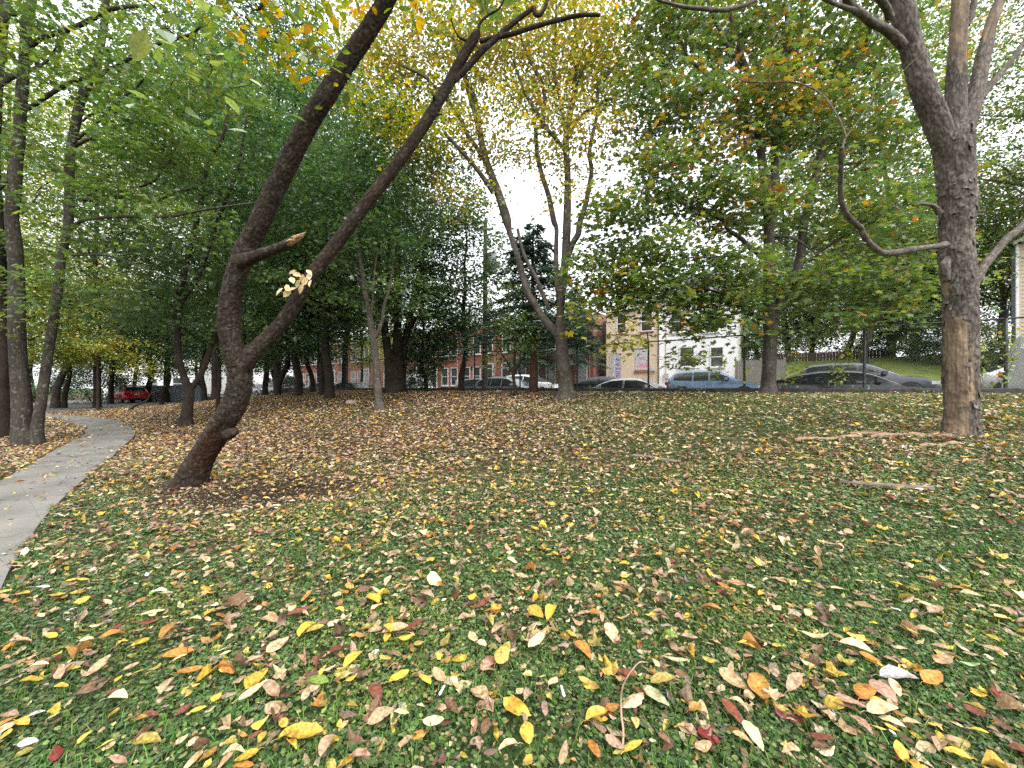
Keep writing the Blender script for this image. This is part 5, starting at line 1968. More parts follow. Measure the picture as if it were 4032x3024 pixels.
make_tree('slim_forked_tree', 'slim dark tree forking low down, standing in leaf litter left of the leaning tree', b, [s0, s1, s2, s3, l4, l5, l6], 'bark_dark',
          [(330, 560, Y4, 176, 132, 2.0, 84), (470, 600, Y4 + 0.5, 143, 143, 2.0, 72), (420, 420, Y4, 187, 132, 2.2, 78), (480, 280, Y4 + 0.3, 187, 132, 2.2, 78), (300, 680, Y4 + 0.5, 143, 66, 1.6, 39), (240, 480, Y4, 132, 99, 2.0, 32), (560, 380, Y4 + 0.4, 143, 154, 2.0, 46)],
          'dark', size=0.115, per=34, spread=0.6, seed=3, sides=20, kind='maple')

# --- slender grey tree, middle left
b = ground_hit(820, 886)
Y9 = b[1]
s0 = stem(z6([(912, 1312, 82), (905, 1250, 58), (895, 1100, 54), (884, 950, 52), (872, 830, 54), (858, 760, 52), (840, 650, 46), (822, 540, 40), (800, 420, 38), (786, 300, 34), (762, 180, 30), (742, 60, 28), (720, -120, 22), (700, -400, 14)]), Y9, Y9, foot=b, n_per=8)
s1 = stem(z6([(872, 800, 36), (905, 740, 32), (932, 660, 28), (945, 560, 24), (985, 420, 22), (1010, 250, 18), (1020, 50, 12)]), Y9, Y9 + 0.5, n_per=5)
s2 = stem(z6([(850, 640, 22), (862, 520, 20), (868, 380, 18), (890, 200, 14)]), Y9, Y9 - 0.3, n_per=5)
s3 = stem(z6([(800, 420, 24), (750, 350, 20), (690, 320, 16), (640, 200, 10)]), Y9, Y9 + 0.3, n_per=5)
make_tree('slender_grey_tree', 'slender grey barked tree with a narrow straight trunk left of the thick many stemmed tree', b, [s0, s1, s2, s3], 'bark_grey',
          [(800, 560, Y9, 121, 110, 1.8, 63), (860, 440, Y9 + 0.4, 143, 121, 2.0, 84), (740, 400, Y9, 143, 143, 2.0, 84), (800, 260, Y9 + 0.3, 165, 132, 2.2, 77), (700, 600, Y9 + 0.4, 110, 77, 1.5, 31), (860, 650, Y9 - 0.4, 77, 50, 1.0, 11), (930, 300, Y9 + 0.4, 99, 121, 1.5, 28)],
          'dark', size=0.115, per=34, spread=0.6, seed=4, sides=18, kind='maple')

# --- thick many stemmed tree
b = ground_hit(855, 849)
YM = b[1]
st = [stem(z6([(1030, 1200, 170), (1035, 1120, 130), (1038, 1000, 112), (1040, 850, 70), (1042, 650, 60), (1040, 450, 54), (1042, 250, 48), (1046, 0, 40), (1050, -300, 22)]), YM, YM, foot=b, n_per=6),
      stem(z6([(1000, 1190, 110), (990, 1080, 80), (972, 900, 66), (945, 700, 58), (925, 520, 52), (908, 380, 48), (900, 200, 42), (890, 0, 36), (870, -250, 20)]), YM - 0.2, YM - 0.4, n_per=6),
      stem(z6([(1062, 1180, 90), (1075, 1050, 62), (1095, 850, 54), (1120, 700, 50), (1150, 560, 44), (1185, 400, 38), (1230, 200, 30), (1270, 0, 20)]), YM + 0.2, YM + 0.5, n_per=6),
      stem(z6([(1000, 620, 36), (980, 500, 34), (975, 300, 30), (985, 100, 24)]), YM, YM + 0.3, n_per=5),
      stem(z6([(1110, 760, 30), (1180, 650, 26), (1260, 590, 20), (1360, 560, 14)]), YM, YM - 0.5, n_per=5)]
make_tree('many_stemmed_tree', 'thick dark tree of several stems fused at the foot, by the park wall', b, st, 'bark_dark',
          [(880, 600, YM, 116, 105, 2.4, 68), (930, 480, YM, 126, 116, 2.6, 105), (850, 360, YM, 158, 136, 2.8, 112), (960, 620, YM - 0.3, 94, 74, 1.8, 52), (980, 700, YM - 0.5, 74, 63, 1.4, 30), (800, 690, YM - 0.3, 74, 42, 1.4, 22)],
          'dark', size=0.13, per=36, spread=0.75, seed=5, sides=24, flare=(0.4, 1.3, 7), kind='maple')

# --- yellowing tree with a spreading vase of stems
b = ground_hit(1223, 860)
YY = b[1]
y0 = stem(z7([(432, 1240, 140), (425, 1180, 108), (410, 1050, 98), (396, 900, 88), (384, 780, 78), (374, 690, 78)]), YY, YY, foot=b, n_per=8)
yl = stem(z7([(372, 770, 66), (330, 735, 60), (290, 690, 56), (250, 640, 52), (200, 560, 48), (150, 470, 46), (110, 350, 44), (70, 210, 42), (40, 110, 40), (10, 20, 38)]) + z2([(1835, 1600, 66), (1790, 1450, 62), (1730, 1290, 56), (1685, 1170, 54), (1655, 1050, 46), (1640, 960, 44), (1600, 800, 40), (1550, 640, 36), (1520, 500, 32), (1500, 300, 24), (1490, 50, 16)]), YY, YY + 0.8, n_per=6)
yl2 = stem(z7([(300, 590, 30), (250, 470, 30), (200, 350, 28), (130, 220, 26), (90, 100, 22), (70, 0, 20)]), YY, YY - 0.3, n_per=5)
ym = stem(z7([(376, 720, 58), (382, 560, 56), (398, 400, 60), (415, 240, 60), (424, 100, 60)]) + z3([(428, 1640, 60), (432, 1450, 54), (434, 1280, 46), (424, 1120, 46), (424, 980, 42), (455, 820, 36), (478, 700, 34), (488, 560, 30), (492, 350, 26), (488, 150, 22), (478, -100, 14)]), YY, YY, n_per=6)
ym2 = stem(z7([(368, 520, 34), (352, 350, 36), (350, 150, 34), (352, 0, 32)]) + z3([(332, 1600, 42), (295, 1420, 36), (250, 1280, 34), (212, 1120, 32), (200, 950, 26), (190, 850, 20)]), YY, YY + 0.4, n_per=6)
yr = stem(z7([(432, 220, 40), (470, 110, 44), (510, 40, 44)]) + z3([(520, 1620, 44), (560, 1500, 38), (588, 1360, 36), (606, 1240, 32), (592, 1110, 28), (615, 980, 26), (645, 830, 24), (656, 640, 20), (690, 590, 18), (740, 530, 16), (800, 430, 12)]), YY, YY - 0.4, n_per=6)
ya = stem(z3([(424, 1110, 30), (350, 1010, 28), (280, 930, 28), (210, 820, 28), (150, 720, 26), (110, 640, 24), (80, 560, 20), (40, 430, 14)]), YY, YY - 0.4, n_per=5)
yb = stem(z3([(424, 970, 30), (395, 820, 28), (370, 680, 26), (335, 540, 24), (330, 430, 22), (345, 260, 20), (350, 60, 16), (352, -100, 12)]), YY, YY + 0.3, n_per=5)
yc = stem(z3([(250, 930, 24), (270, 760, 26), (250, 620, 26), (215, 540, 26), (170, 450, 22), (120, 350, 20), (90, 240, 16), (40, 60, 12)]), YY - 0.2, YY, n_per=5)
yd = stem(z2([(1740, 1400, 40), (1650, 1270, 34), (1560, 1160, 30), (1460, 1050, 26), (1380, 960, 22)]), YY + 0.2, YY - 0.6, n_per=5)
ye = stem(z2([(1690, 1180, 34), (1600, 1050, 30), (1540, 960, 30), (1480, 820, 24), (1400, 720, 22), (1240, 560, 18), (1080, 480, 14)]) , YY + 0.4, YY - 0.4, n_per=5)
yf = stem(z3([(490, 640, 22), (560, 480, 18), (640, 360, 16), (700, 230, 14), (760, 100, 12), (810, -20, 8)]), YY, YY + 0.3, n_per=5)
yg = stem(z3([(440, 1000, 24), (520, 850, 22), (620, 780, 18), (740, 720, 14), (850, 690, 10)]), YY, YY - 0.5, n_per=5)
yh = stem(z2([(1640, 900, 36), (1600, 700, 30), (1530, 560, 30), (1480, 420, 28), (1450, 300, 26), (1380, 180, 22), (1290, 60, 16), (1240, -60, 10)]), YY + 0.6, YY + 0.6, n_per=5)
make_tree('yellowing_tree', 'vase shaped tree with sparse yellow autumn leaves and pale trunk, mid lawn', b, [y0, yl, yl2, ym, ym2, yr, ya, yb, yc, yd, ye, yf, yg, yh], 'bark_grey',
          [(1000, 90, YY + 0.5, 170, 150, 2.6, 300), (1170, 80, YY + 0.3, 160, 150, 2.6, 320), (1280, 110, YY, 90, 150, 2.0, 170), (1090, 270, YY, 150, 80, 2.0, 110), (1240, 300, YY - 0.3, 90, 100, 1.4, 70), (860, 120, YY + 0.6, 110, 150, 2.0, 200), (900, 330, YY + 0.4, 80, 70, 1.4, 40), (980, 400, YY, 60, 70, 1.0, 16), (1180, -200, YY, 260, 180, 3.0, 200)],
          'yellow', size=0.11, per=23, spread=0.55, seed=6, sides=22, kind='oval', wid=(1.1, 1.7), flare=(0.2, 1.55, 5),
          extra_blobs=[([(860, 245, YY - 0.8, 120, 40, 1.0, 44), (930, 290, YY - 0.8, 60, 40, 0.8, 16), (1210, 380, YY - 0.6, 80, 60, 0.8, 12), (1060, 420, YY - 0.3, 60, 60, 0.8, 7), (980, 210, YY, 60, 50, 0.9, 12)], 'yellowgreen')])

# --- maple in the right half
b = ground_hit(1658, 851)
YP = b[1]
m0 = stem(z8([(352, 1215, 150), (358, 1130, 112), (366, 950, 104), (370, 800, 106), (374, 660, 116), (370, 580, 118)]), YP, YP, foot=b, n_per=8)
m1 = stem(z8([(362, 640, 100), (364, 500, 94), (366, 350, 92), (362, 180, 84), (358, 40, 78)]) + z4([(366, 1580, 92), (350, 1430, 84), (322, 1250, 70), (300, 1100, 62), (290, 950, 58), (285, 800, 54), (250, 640, 46), (190, 480, 40), (130, 300, 34), (80, 100, 30), (60, -100, 20)]), YP, YP - 0.2, n_per=6)
m2 = stem(z8([(400, 660, 70), (432, 560, 72), (490, 440, 74), (545, 350, 76), (580, 250, 72), (598, 130, 68), (610, 10, 66)]) + z4([(622, 1600, 68), (655, 1440, 62), (700, 1280, 56), (728, 1140, 52), (770, 1010, 44), (815, 860, 38), (840, 720, 32), (930, 590, 30), (1010, 450, 30), (1060, 320, 30), (1120, 150, 28), (1180, -20, 26)]), YP - 0.1, YP + 0.3, n_per=6)
m3 = stem(z4([(385, 1420, 62), (400, 1260, 60), (402, 1100, 56), (398, 950, 50), (408, 800, 44), (430, 620, 40), (470, 420, 36), (490, 200, 32), (480, -30, 26)]), YP + 0.1, YP + 0.6, n_per=6)
m4 = stem(z4([(520, 560, 32), (560, 400, 34), (585, 250, 32), (600, 100, 30), (610, -50, 26)]), YP + 0.6, YP + 0.8, n_per=5)
m5 = stem(z3([(1740, 560, 26), (1700, 470, 30), (1640, 400, 28), (1570, 290, 28), (1530, 200, 26), (1480, 100, 22), (1450, 0, 18)]), YP, YP - 0.5, n_per=5)
m6 = stem(z3([(1790, 1020, 30), (1740, 900, 30), (1690, 790, 28), (1640, 700, 28), (1570, 660, 26), (1480, 590, 26), (1400, 500, 24), (1310, 420, 22), (1260, 300, 18), (1180, 190, 14)]), YP, YP - 0.6, n_per=5)
m7 = stem(z7([(1850, 215, 52), (1800, 165, 46), (1745, 130, 42), (1690, 70, 36), (1600, 10, 30)]) + z3([(1560, 1600, 30), (1450, 1540, 24), (1330, 1500, 20), (1180, 1440, 14), (1060, 1380, 9)]), YP, YP - 0.9, n_per=5)
m8 = stem(z8([(400, 695, 44), (350, 670, 38), (300, 645, 32), (240, 610, 28), (170, 550, 24), (110, 510, 20), (30, 480, 16)]) + z7([(1480, 450, 14), (1350, 430, 9)]), YP - 0.1, YP - 1.0, n_per=5)
m9 = stem(z8([(440, 590, 40), (500, 555, 34), (560, 520, 30), (620, 460, 26), (680, 400, 22), (700, 385, 18), (760, 430, 14), (800, 450, 9)]), YP - 0.2, YP - 0.9, n_per=5)
m10 = stem(z8([(560, 380, 30), (660, 378, 24), (780, 368, 22), (900, 352, 20), (1050, 340, 18), (1200, 312, 17), (1350, 290, 14), (1480, 240, 9)]), YP - 0.1, YP - 1.0, n_per=6)
m11 = stem(z8([(590, 240, 34), (680, 220, 30), (740, 160, 28), (850, 90, 24), (950, 20, 20)]) + z4([(1000, 1640, 20), (1120, 1560, 16), (1260, 1480, 12), (1400, 1410, 8)]), YP, YP - 0.3, n_per=5)
m12 = stem(z8([(400, 60, 24), (480, 60, 24), (560, 80, 22), (620, 120, 20), (700, 180, 14)]), YP, YP - 0.5, n_per=5)
m13 = stem(z7([(1860, 180, 30), (1740, 140, 26), (1650, 190, 20), (1520, 205, 18), (1380, 215, 12)]), YP, YP - 1.0, n_per=5)
m14 = stem(z4([(380, 1640, 40), (340, 1520, 40), (280, 1450, 34), (180, 1420, 28), (60, 1370, 20), (-60, 1340, 12)]), YP - 0.1, YP - 0.9, n_per=5)
m15 = stem(z4([(690, 1290, 34), (760, 1240, 28), (880, 1200, 24), (1000, 1180, 18), (1160, 1120, 12)]), YP + 0.2, YP + 0.4, n_per=5)
m16 = stem(z8([(520, 520, 24), (560, 570, 22), (620, 600, 20), (700, 615, 16), (820, 640, 10)]), YP - 0.3, YP - 0.9, n_per=5)
make_tree('green_maple', 'broad maple with wide layered branches of green leaves touched with orange, near the park wall', b, [m0, m1, m2, m3, m4, m5, m6, m7, m8, m9, m10, m11, m12, m13, m14, m15, m16], 'bark_grey',
          [(1470, 70, YP + 0.2, 190, 140, 2.4, 230), (1680, 60, YP + 0.6, 200, 150, 2.6, 250), (1860, 110, YP + 0.6, 160, 170, 2.4, 200), (1430, 240, YP - 0.2, 130, 70, 1.8, 84), (1600, 260, YP, 160, 70, 1.8, 100), (1830, 300, YP + 0.4, 170, 100, 2.0, 130),
           (1420, 410, YP - 0.3, 150, 70, 2.0, 110), (1570, 430, YP - 0.3, 130, 80, 1.8, 100), (1800, 460, YP - 0.1, 190, 100, 2.0, 150), (1940, 420, YP + 0.5, 110, 160, 1.6, 90),
           (1400, 545, YP - 0.5, 150, 46, 1.6, 84), (1560, 575, YP - 0.6, 110, 46, 1.4, 60), (1790, 590, YP - 0.6, 180, 54, 1.5, 90), (1950, 560, YP - 0.3, 90, 90, 1.2, 50), (1320, 480, YP - 0.4, 70, 60, 1.2, 36),
           (1335, 625, YP - 0.7, 80, 42, 1.2, 60), (1440, 600, YP - 0.6, 80, 36, 1.2, 40), (1410, 648, YP - 0.8, 60, 18, .8, 14), (1535, 640, YP - 0.8, 80, 36, 1.0, 34), (1290, 570, YP - 0.5, 60, 40, 1.2, 30), (1550, 690, YP - 0.9, 100, 20, 0.9, 36), (1500, 765, YP - 0.9, 44, 15, 0.5, 9), (1580, 640, YP - 0.7, 100, 28, 0.9, 34), (1790, 690, YP - 0.6, 130, 30, 1.0, 34), (1940, 650, YP - 0.4, 90, 50, 1.0, 34)],
          'maple', size=0.15, per=20, spread=0.55, seed=7, sides=28, kind='maple', flare=(0.2, 1.5, 6), flat=0.22, droop=0.3,
          extra_blobs=[([(1650, 190, YP - 0.6, 100, 36, 0.8, 22), (1740, 215, YP - 0.6, 80, 32, 0.6, 14), (1500, 325, YP - 0.7, 80, 22, 0.8, 14), (1640, 250, YP - 0.5, 90, 30, 0.7, 12), (1440, 330, YP - .6, 60, 20, .6, 7)], 'orange'),
                       ([(1330, 680, YP - 1.0, 60, 24, 0.6, 5), (1355, 735, YP - 1.1, 44, 12, 0.5, 5), (1290, 660, YP - 0.9, 60, 24, 0.6, 5)], 'yellowgreen')])

# --- generic woodland trees: two kinds modelled once, then copied
def wood_tree(name, label, cat, height, crown_r, crown_lo, pal, seed, size, clumps, per, loc, rz=0.0, scale=1.0, bark='bark_dark', group=None, trunk_r=0.17, spread=0.8, nlimb=11):
    g = np.random.default_rng(seed)
    t = thing(name, label, cat, (0, 0, 0), 0, group)
    h = height
    zs_ = np.linspace(-0.3, h * 0.85, 9)
    P = np.column_stack((np.cumsum(g.normal(0, 0.10, 9)), np.cumsum(g.normal(0, 0.10, 9)), zs_))
    P[:2, :2] = P[0, :2] * 0
    P[:, :2] -= P[0, :2]
    R = np.linspace(trunk_r, trunk_r * 0.22, 9)
    Q = catmull(np.column_stack((P, R)), 5)
    limbs = [(Q[:, :3], Q[:, 3])]
    for i in range(nlimb):
        f = g.uniform(0.3, 0.85)
        j = int(f * (len(Q) - 1))
        a0 = g.uniform(0, 2 * PI)
        L = crown_r * g.uniform(0.6, 0.95) * (1.15 - 0.6 * f)
        s = np.linspace(0, 1, 5)
        B_ = Q[j, :3] + np.column_stack((np.cos(a0) * L * s, np.sin(a0) * L * s, L * (0.75 * s - 0.15 * s * s))) + np.vstack((np.zeros(3), g.normal(0, 0.1, (4, 3))))
        limbs.append((catmull(B_, 3), np.linspace(Q[j, 3] * 0.55, 0.012, 13)))
    acc = Acc()
    for i, (P_, R_) in enumerate(limbs):
        tube(acc, P_, R_, 10 if i == 0 else 6, amp=0.06, freq=5, seed=seed + i, flare=(0.25, 1.6, 5) if i == 0 else None)
    acc.build('trunk', M[bark], t)
    clumps, per, spread = int(clumps / 2.2), per * 2.2, spread * 1.42
    u = unit(g.normal(size=(clumps, 3))) * g.random((clumps, 1)) ** 0.4
    lo, hi = crown_lo, h * 1.03
    C = u * np.array((crown_r, crown_r, (hi - lo) / 2)) + np.array((0, 0, (hi + lo) / 2))
    C *= np.array((1, 1, 1)) + 0.12 * g.normal(size=(clumps, 3)) * np.array((1, 1, 0.2))
    tw, cr = Acc(), Acc()
    nodes = limb_nodes(limbs)
    nodes = nodes[nodes[:, 2] > crown_lo * 0.7]
    for P_, R_ in grow_twigs(nodes, C, r0=0.005, seed=seed):
        tube(tw, P_, R_, 4, cap=False, seed=seed)
    tw.build('twigs', M[bark], t, kind='stuff')
    crown_leaves(cr, C, (0, 0, 0), 'quad', size, per, spread, PAL[pal], seed + 5, flat=.16, tilt=.42)
    cr.build('crown', M['leaf'], t)
    t.location = tuple(float(a) for a in loc)
    t.rotation_euler = (0, 0, rz)
    t.scale = (scale,) * 3
    return t


def on_ground(fx, Y):
    x = (fx - CX) / FX * Y
    return (x, Y, float(ground(x, Y)) - 0.03)


def at_pq(p, q):
    c = PQ(p, q)
    return (c[0], c[1], float(ground_pq(p, q)) - 0.03)


WG = 'woodland trees behind the lawn'
# dark trees along the wall, left of the middle
hit = lambda fx, fy: ground_hit(fx, fy) - np.array((0, 0, 0.03))
wd = wood_tree('woodland_tree', 'stout dark tree in the litter left of the slender grey tree', 'tree', 12.5, 3.8, 1.9, 'dark', 101, 0.16, 400, 40, hit(711, 862), group=WG, trunk_r=0.22)
wd2 = wood_tree('woodland_tree', 'thin dark tree close behind the left stem of the leaning tree', 'tree', 11.0, 3.2, 1.8, 'dark', 102, 0.16, 280, 40, hit(522, 872) + np.array((0, 3.0, 0.1)), group=WG, trunk_r=0.17)
wl_ = wood_tree('woodland_tree', 'yellow green tree in bright light at the far left behind the two stemmed tree', 'tree', 11.5, 3.6, 2.4, 'lime', 103, 0.17, 330, 40, on_ground(40, 22), group=WG, trunk_r=0.16)
more_dark = [
    (wd, hit(645, 856), 1.1, 0.95, 'dark tree with a twin trunk left of two crossing slender trunks'),
    (wd2, hit(675, 848), 2.3, 0.9, 'slender leaning trunk in front of the orange brick houses'),
    (wd, hit(573, 848), 3.0, 1.05, 'dark trunk seen in the fork of the leaning tree, by the grey van'),
    (wd2, hit(598, 846), 4.0, 1.0, 'thin dark trunk right beside the rear of the grey cargo van'),
    (wd, hit(696, 854), 5.1, 0.8, 'small dark tree just behind the stout dark tree'),
    (wd2, hit(997, 847), 0.6, 0.95, 'thin reddish straight trunk left of the small grey hatchback'),
    (wd2, hit(920, 847), 1.9, 0.7, 'small bushy tree in front of the white van by the wall'),
    (wd, on_ground(441, 30), 1.7, 0.95, 'dark trunk left of the slim forked tree, seen against the white houses'),
    (wd2, on_ground(350, 31), 0.2, 0.95, 'straight thin trunk in front of the blue grey boundary wall'),
    (wd, on_ground(240, 33), 2.9, 0.9, 'dark tree standing right behind the red hatchback'),
    (wd, on_ground(320, 37), 4.4, 1.15, 'tall dark tree behind the blue grey boundary wall'),
    (wd2, on_ground(520, 33), 5.3, 1.1, 'dark tree far behind the fork of the leaning tree'),
    (wd, on_ground(610, 40), 0.9, 1.2, 'tall dark tree beyond the orange brick houses at their left end'),
    (wd, at_pq(24, 44), 2.2, 1.05, 'dark tree behind the brick row, above the white van'),
    (wd2, at_pq(13, 45), 2.2, 1.0, 'green tree behind the brick row, above the alley'),
    (wd, at_pq(38, 46), 0.4, 1.1, 'dark tree behind the orange brick houses'),
]
for src, loc, rz, sc, lab in more_dark:
    copy_thing(src, loc, rz, sc, lab)
more_lime = [
    (on_ground(-120, 24), 1.0, 1.0, 'yellow green tree outermost at the left edge'),
    (on_ground(140, 27), 2.0, 1.0, 'yellow green tree between the two grey stems and the red hatchback'),
    (on_ground(290, 42), 3.3, 1.25, 'yellow green tree far behind the car park'),
    (on_ground(70, 36), 4.4, 1.35, 'tall yellow green tree far off behind the two stemmed tree'),
    (on_ground(430, 46), 5.0, 1.2, 'yellow green tree in the distance above the boundary wall'),
    (on_ground(780, 38), 0.7, 1.0, 'yellow tinged tree glimpsed behind the slender grey tree'),
]
for loc, rz, sc, lab in more_lime:
    copy_thing(wl_, loc, rz, sc, lab)
tall = wood_tree('tall_tree', 'very tall dark tree whose crown rises behind the left stem of the leaning tree', 'tree', 27, 5.6, 5.0, 'dark', 111, 0.15, 820, 44, on_ground(600, 25), group=WG, trunk_r=0.24, nlimb=16)
tall2 = wood_tree('tall_tree', 'very tall yellow green tree high above the red hatchback', 'tree', 25, 5.6, 5.0, 'lime', 112, 0.16, 640, 40, on_ground(210, 27), group=WG, trunk_r=0.22, nlimb=16)
tall3 = wood_tree('tall_tree', 'very tall green tree filling the sky right of the dead tree', 'tree', 24, 5.6, 7.0, 'maple', 113, 0.14, 760, 34, at_pq(-11.5, 31.5), group='tall trees across the street', trunk_r=0.24, nlimb=16, bark='bark_grey')
for src, loc, rz, sc, lab in (
        (tall, on_ground(465, 27), 1.3, 1.0, 'very tall dark tree behind the slim forked tree'),
        (tall, on_ground(745, 27), 2.4, 0.95, 'tall dark tree behind the slender grey tree'),
        (tall, on_ground(860, 27), 3.8, 0.66, 'dark tree close behind the thick many stemmed tree'),
        (tall, on_ground(520, 21), 3.0, 0.9, 'very tall dark tree just left of the upper left stem of the leaning tree'),
        (tall2, on_ground(690, 36), 3.2, 1.1, 'very tall yellow green tree far behind the slender grey tree'),
        (tall2, on_ground(20, 24), 4.2, 1.0, 'very tall yellow green tree behind the left stem of the two stemmed tree'),
        (tall2, on_ground(360, 36), 5.4, 1.15, 'very tall yellow green tree far behind the car park'),
        (tall3, at_pq(-17, 29), 0.8, 1.0, 'very tall green tree past the right edge, over the beige house'),
        (tall3, at_pq(-7.0, 38.5), 2.2, 1.1, 'very tall green tree behind the dead trunk'),
        (tall3, at_pq(-1.0, 43), 3.4, 1.0, 'very tall green tree right of the maple, behind the brown board fence')):
    copy_thing(src, loc, rz, sc, lab)
YG = 'trees in the yards across the street'
wy = wood_tree('yard_tree', 'leafy green tree right of the maple trunk, above the brown board fence', 'tree', 9.5, 3.8, 1.6, 'green', 104, 0.17, 360, 40, at_pq(-2.6, 40.5), group=YG, trunk_r=0.2, bark='bark_grey')
wm = wood_tree('yard_tree', 'green tree with some orange leaves left of the dead tree, across the street', 'tree', 11, 4.0, 3.0, 'maple', 105, 0.17, 340, 36, at_pq(-5.0, 34.5), group=YG, trunk_r=0.2, bark='bark_grey')
for src, loc, rz, sc, lab in (
        (wy, at_pq(-7.8, 36.5), 1.2, 0.95, 'leafy green tree directly behind the dead trunk'),
        (wm, at_pq(-13, 38), 2.4, 1.25, 'tall tree behind the beige house at the right edge'),
        (wm, at_pq(-10.6, 33.2), 3.6, 0.9, 'green tree between the dead tree and the beige house'),
        (wy, at_pq(1.5, 47), 4.1, 1.3, 'tall green tree behind the white house'),
        (wm, at_pq(-6, 50), 5.2, 1.5, 'very tall tree far behind the brown board fence'),
        (wy, at_pq(-11, 52), 0.5, 1.5, 'very tall green tree far behind the dead tree'),
        (wy, at_pq(7, 50), 0.9, 0.85, 'green tree peeping over the cream house')):
    copy_thing(src, loc, rz, sc, lab)


def shrub(name, label, loc, r, h, pal, seed, size=0.09, clumps=60, per=30, group=None, cat='shrub', spread=0.35):
    g = np.random.default_rng(seed)
    t = thing(name, label, cat, loc, g.uniform(0, 6), group)
    limbs = []
    for i in range(7):
        a0 = g.uniform(0, 6.28)
        s = np.linspace(0, 1, 5)[:, None]
        limbs.append((np.array((math.cos(a0) * r * 0.6, math.sin(a0) * r * 0.6, h * g.uniform(.5, .85))) * np.hstack((s ** 1.2, s ** 1.2, s)), np.linspace(0.02, 0.006, 5)))
    acc = Acc()
    for P_, R_ in limbs:
        tube(acc, P_, R_, 6, seed=seed)
    u = unit(g.normal(size=(clumps, 3))) * g.random((clumps, 1)) ** .4
    C = u * (r, r, h / 2) + np.array((0, 0, h * 0.52))
    for P_, R_ in grow_twigs(limb_nodes(limbs, 1), C, r0=0.003, seed=seed):
        tube(acc, P_, R_, 4, cap=False)
    part(acc, 'stems', M['bark_dark'], t)
    cr = Acc()
    crown_leaves(cr, C, (0, 0, 0), 'quad', size, per, spread, PAL[pal], seed + 1)
    part(cr, 'foliage', M['leaf'], t)
    return t


shrub('evergreen_shrub', 'big dark rounded evergreen shrub behind the red hatchback', on_ground(200, 35), 3.6, 4.3, 'dark', 201, 0.14, 200, 60, spread=0.7)
shrub('evergreen_shrub', 'dark leafy shrub just right of the thick many stemmed tree', hit(925, 846) + np.array((-0.3, -0.4, 0)), 1.5, 3.4, 'dark', 202, 0.10, 150, 40, spread=0.45)
shrub('yard_shrub', 'dark ivy mound at the right end of the brown board fence', at_pq(-6.4, 37.2), 1.9, 2.6, 'dark', 203, 0.12, 100, 50)
shrub('yard_shrub', 'low light green shrub on the grassy bank left of the dead tree', at_pq(-7.4, 34.5), 1.3, 1.7, 'green', 204, 0.11, 70, 40)
for k, (p_, q_, r_, h_, lb) in enumerate(((-1.2, 40.5, 2.6, 5.5, 'tall bushy hedge plant behind the brown board fence, left end'), (-4.6, 41.0, 3.0, 6.0, 'tall bushy hedge plant behind the brown board fence, right end'), (-8.2, 40.0, 3.0, 6.0, 'tall dark bush behind the dead trunk'), (-12.0, 39.0, 3.0, 6.0, 'tall dark bush behind the beige house'), (1.8, 37.0, 1.8, 4.6, 'green bush between the picket fence and the brown board fence'))):
    shrub('yard_shrub', lb, at_pq(p_, q_), r_, h_, ('green', 'dark')[k % 2], 220 + k, 0.15, 150, 44, spread=0.6)
shrub('yard_shrub', 'orange tinged shrub beside the silvered picket fence', at_pq(-0.1, 28.1), 0.5, 1.1, 'orange', 205, 0.08, 24, 26)
shrub('yard_shrub', 'dark shrub with orange leaves between the dead tree and the beige house', at_pq(-9.1, 31.0), 1.1, 3.0, 'maple', 206, 0.1, 90, 40)
shrub('yard_shrub', 'tall dark hedge plant behind the grey saloon', at_pq(-8.2, 33.0), 1.3, 3.6, 'dark', 207, 0.12, 110, 44)

# vines and weeds on the chain link fence
for k, (p, hh, pal, lab) in enumerate(((-0.15, 1.5, 'yellowgreen', 'yellow green vine climbing the chain link fence right of the maple trunk'), (-1.35, 1.6, 'lime', 'lime green vine on the fence above the low black saloon'), (-4.6, 1.9, 'lime', 'lime green vine on the fence post right of the dead tree'), (8.3, 1.2, 'green', 'thin green vine on the fence beside the yellowing tree'))):
    g = np.random.default_rng(500 + k)
    t = thing('climbing_vine', lab, 'vine', PQ(p, FQ - 0.05, FZ0), 0, 'vines on the chain link fence')
    a, cr = Acc(), Acc()
    C = []
    for j in range(4):
        s = np.linspace(0, 1, 9)
        x = (g.uniform(-.2, .2) + np.cumsum(g.normal(0.05, 0.06, 9)))
        P_ = np.column_stack((-DV[0] * x + g.normal(0, .02, 9), -DV[1] * x + g.normal(0, .02, 9), s * hh * g.uniform(.7, 1)))
        tube(a, catmull(P_, 3), np.full(25, 0.004), 4)
        C.append(P_[1:])
    C = np.vstack(C)
    part(a, 'stems', M['bark_dark'], t)
    crown_leaves(cr, C, (0, 0, 0), 'round', 0.075, 5, 0.10, PAL[pal], 510 + k, flat=0.7, tilt=1.2)
    part(cr, 'foliage', M['leaf'], t)
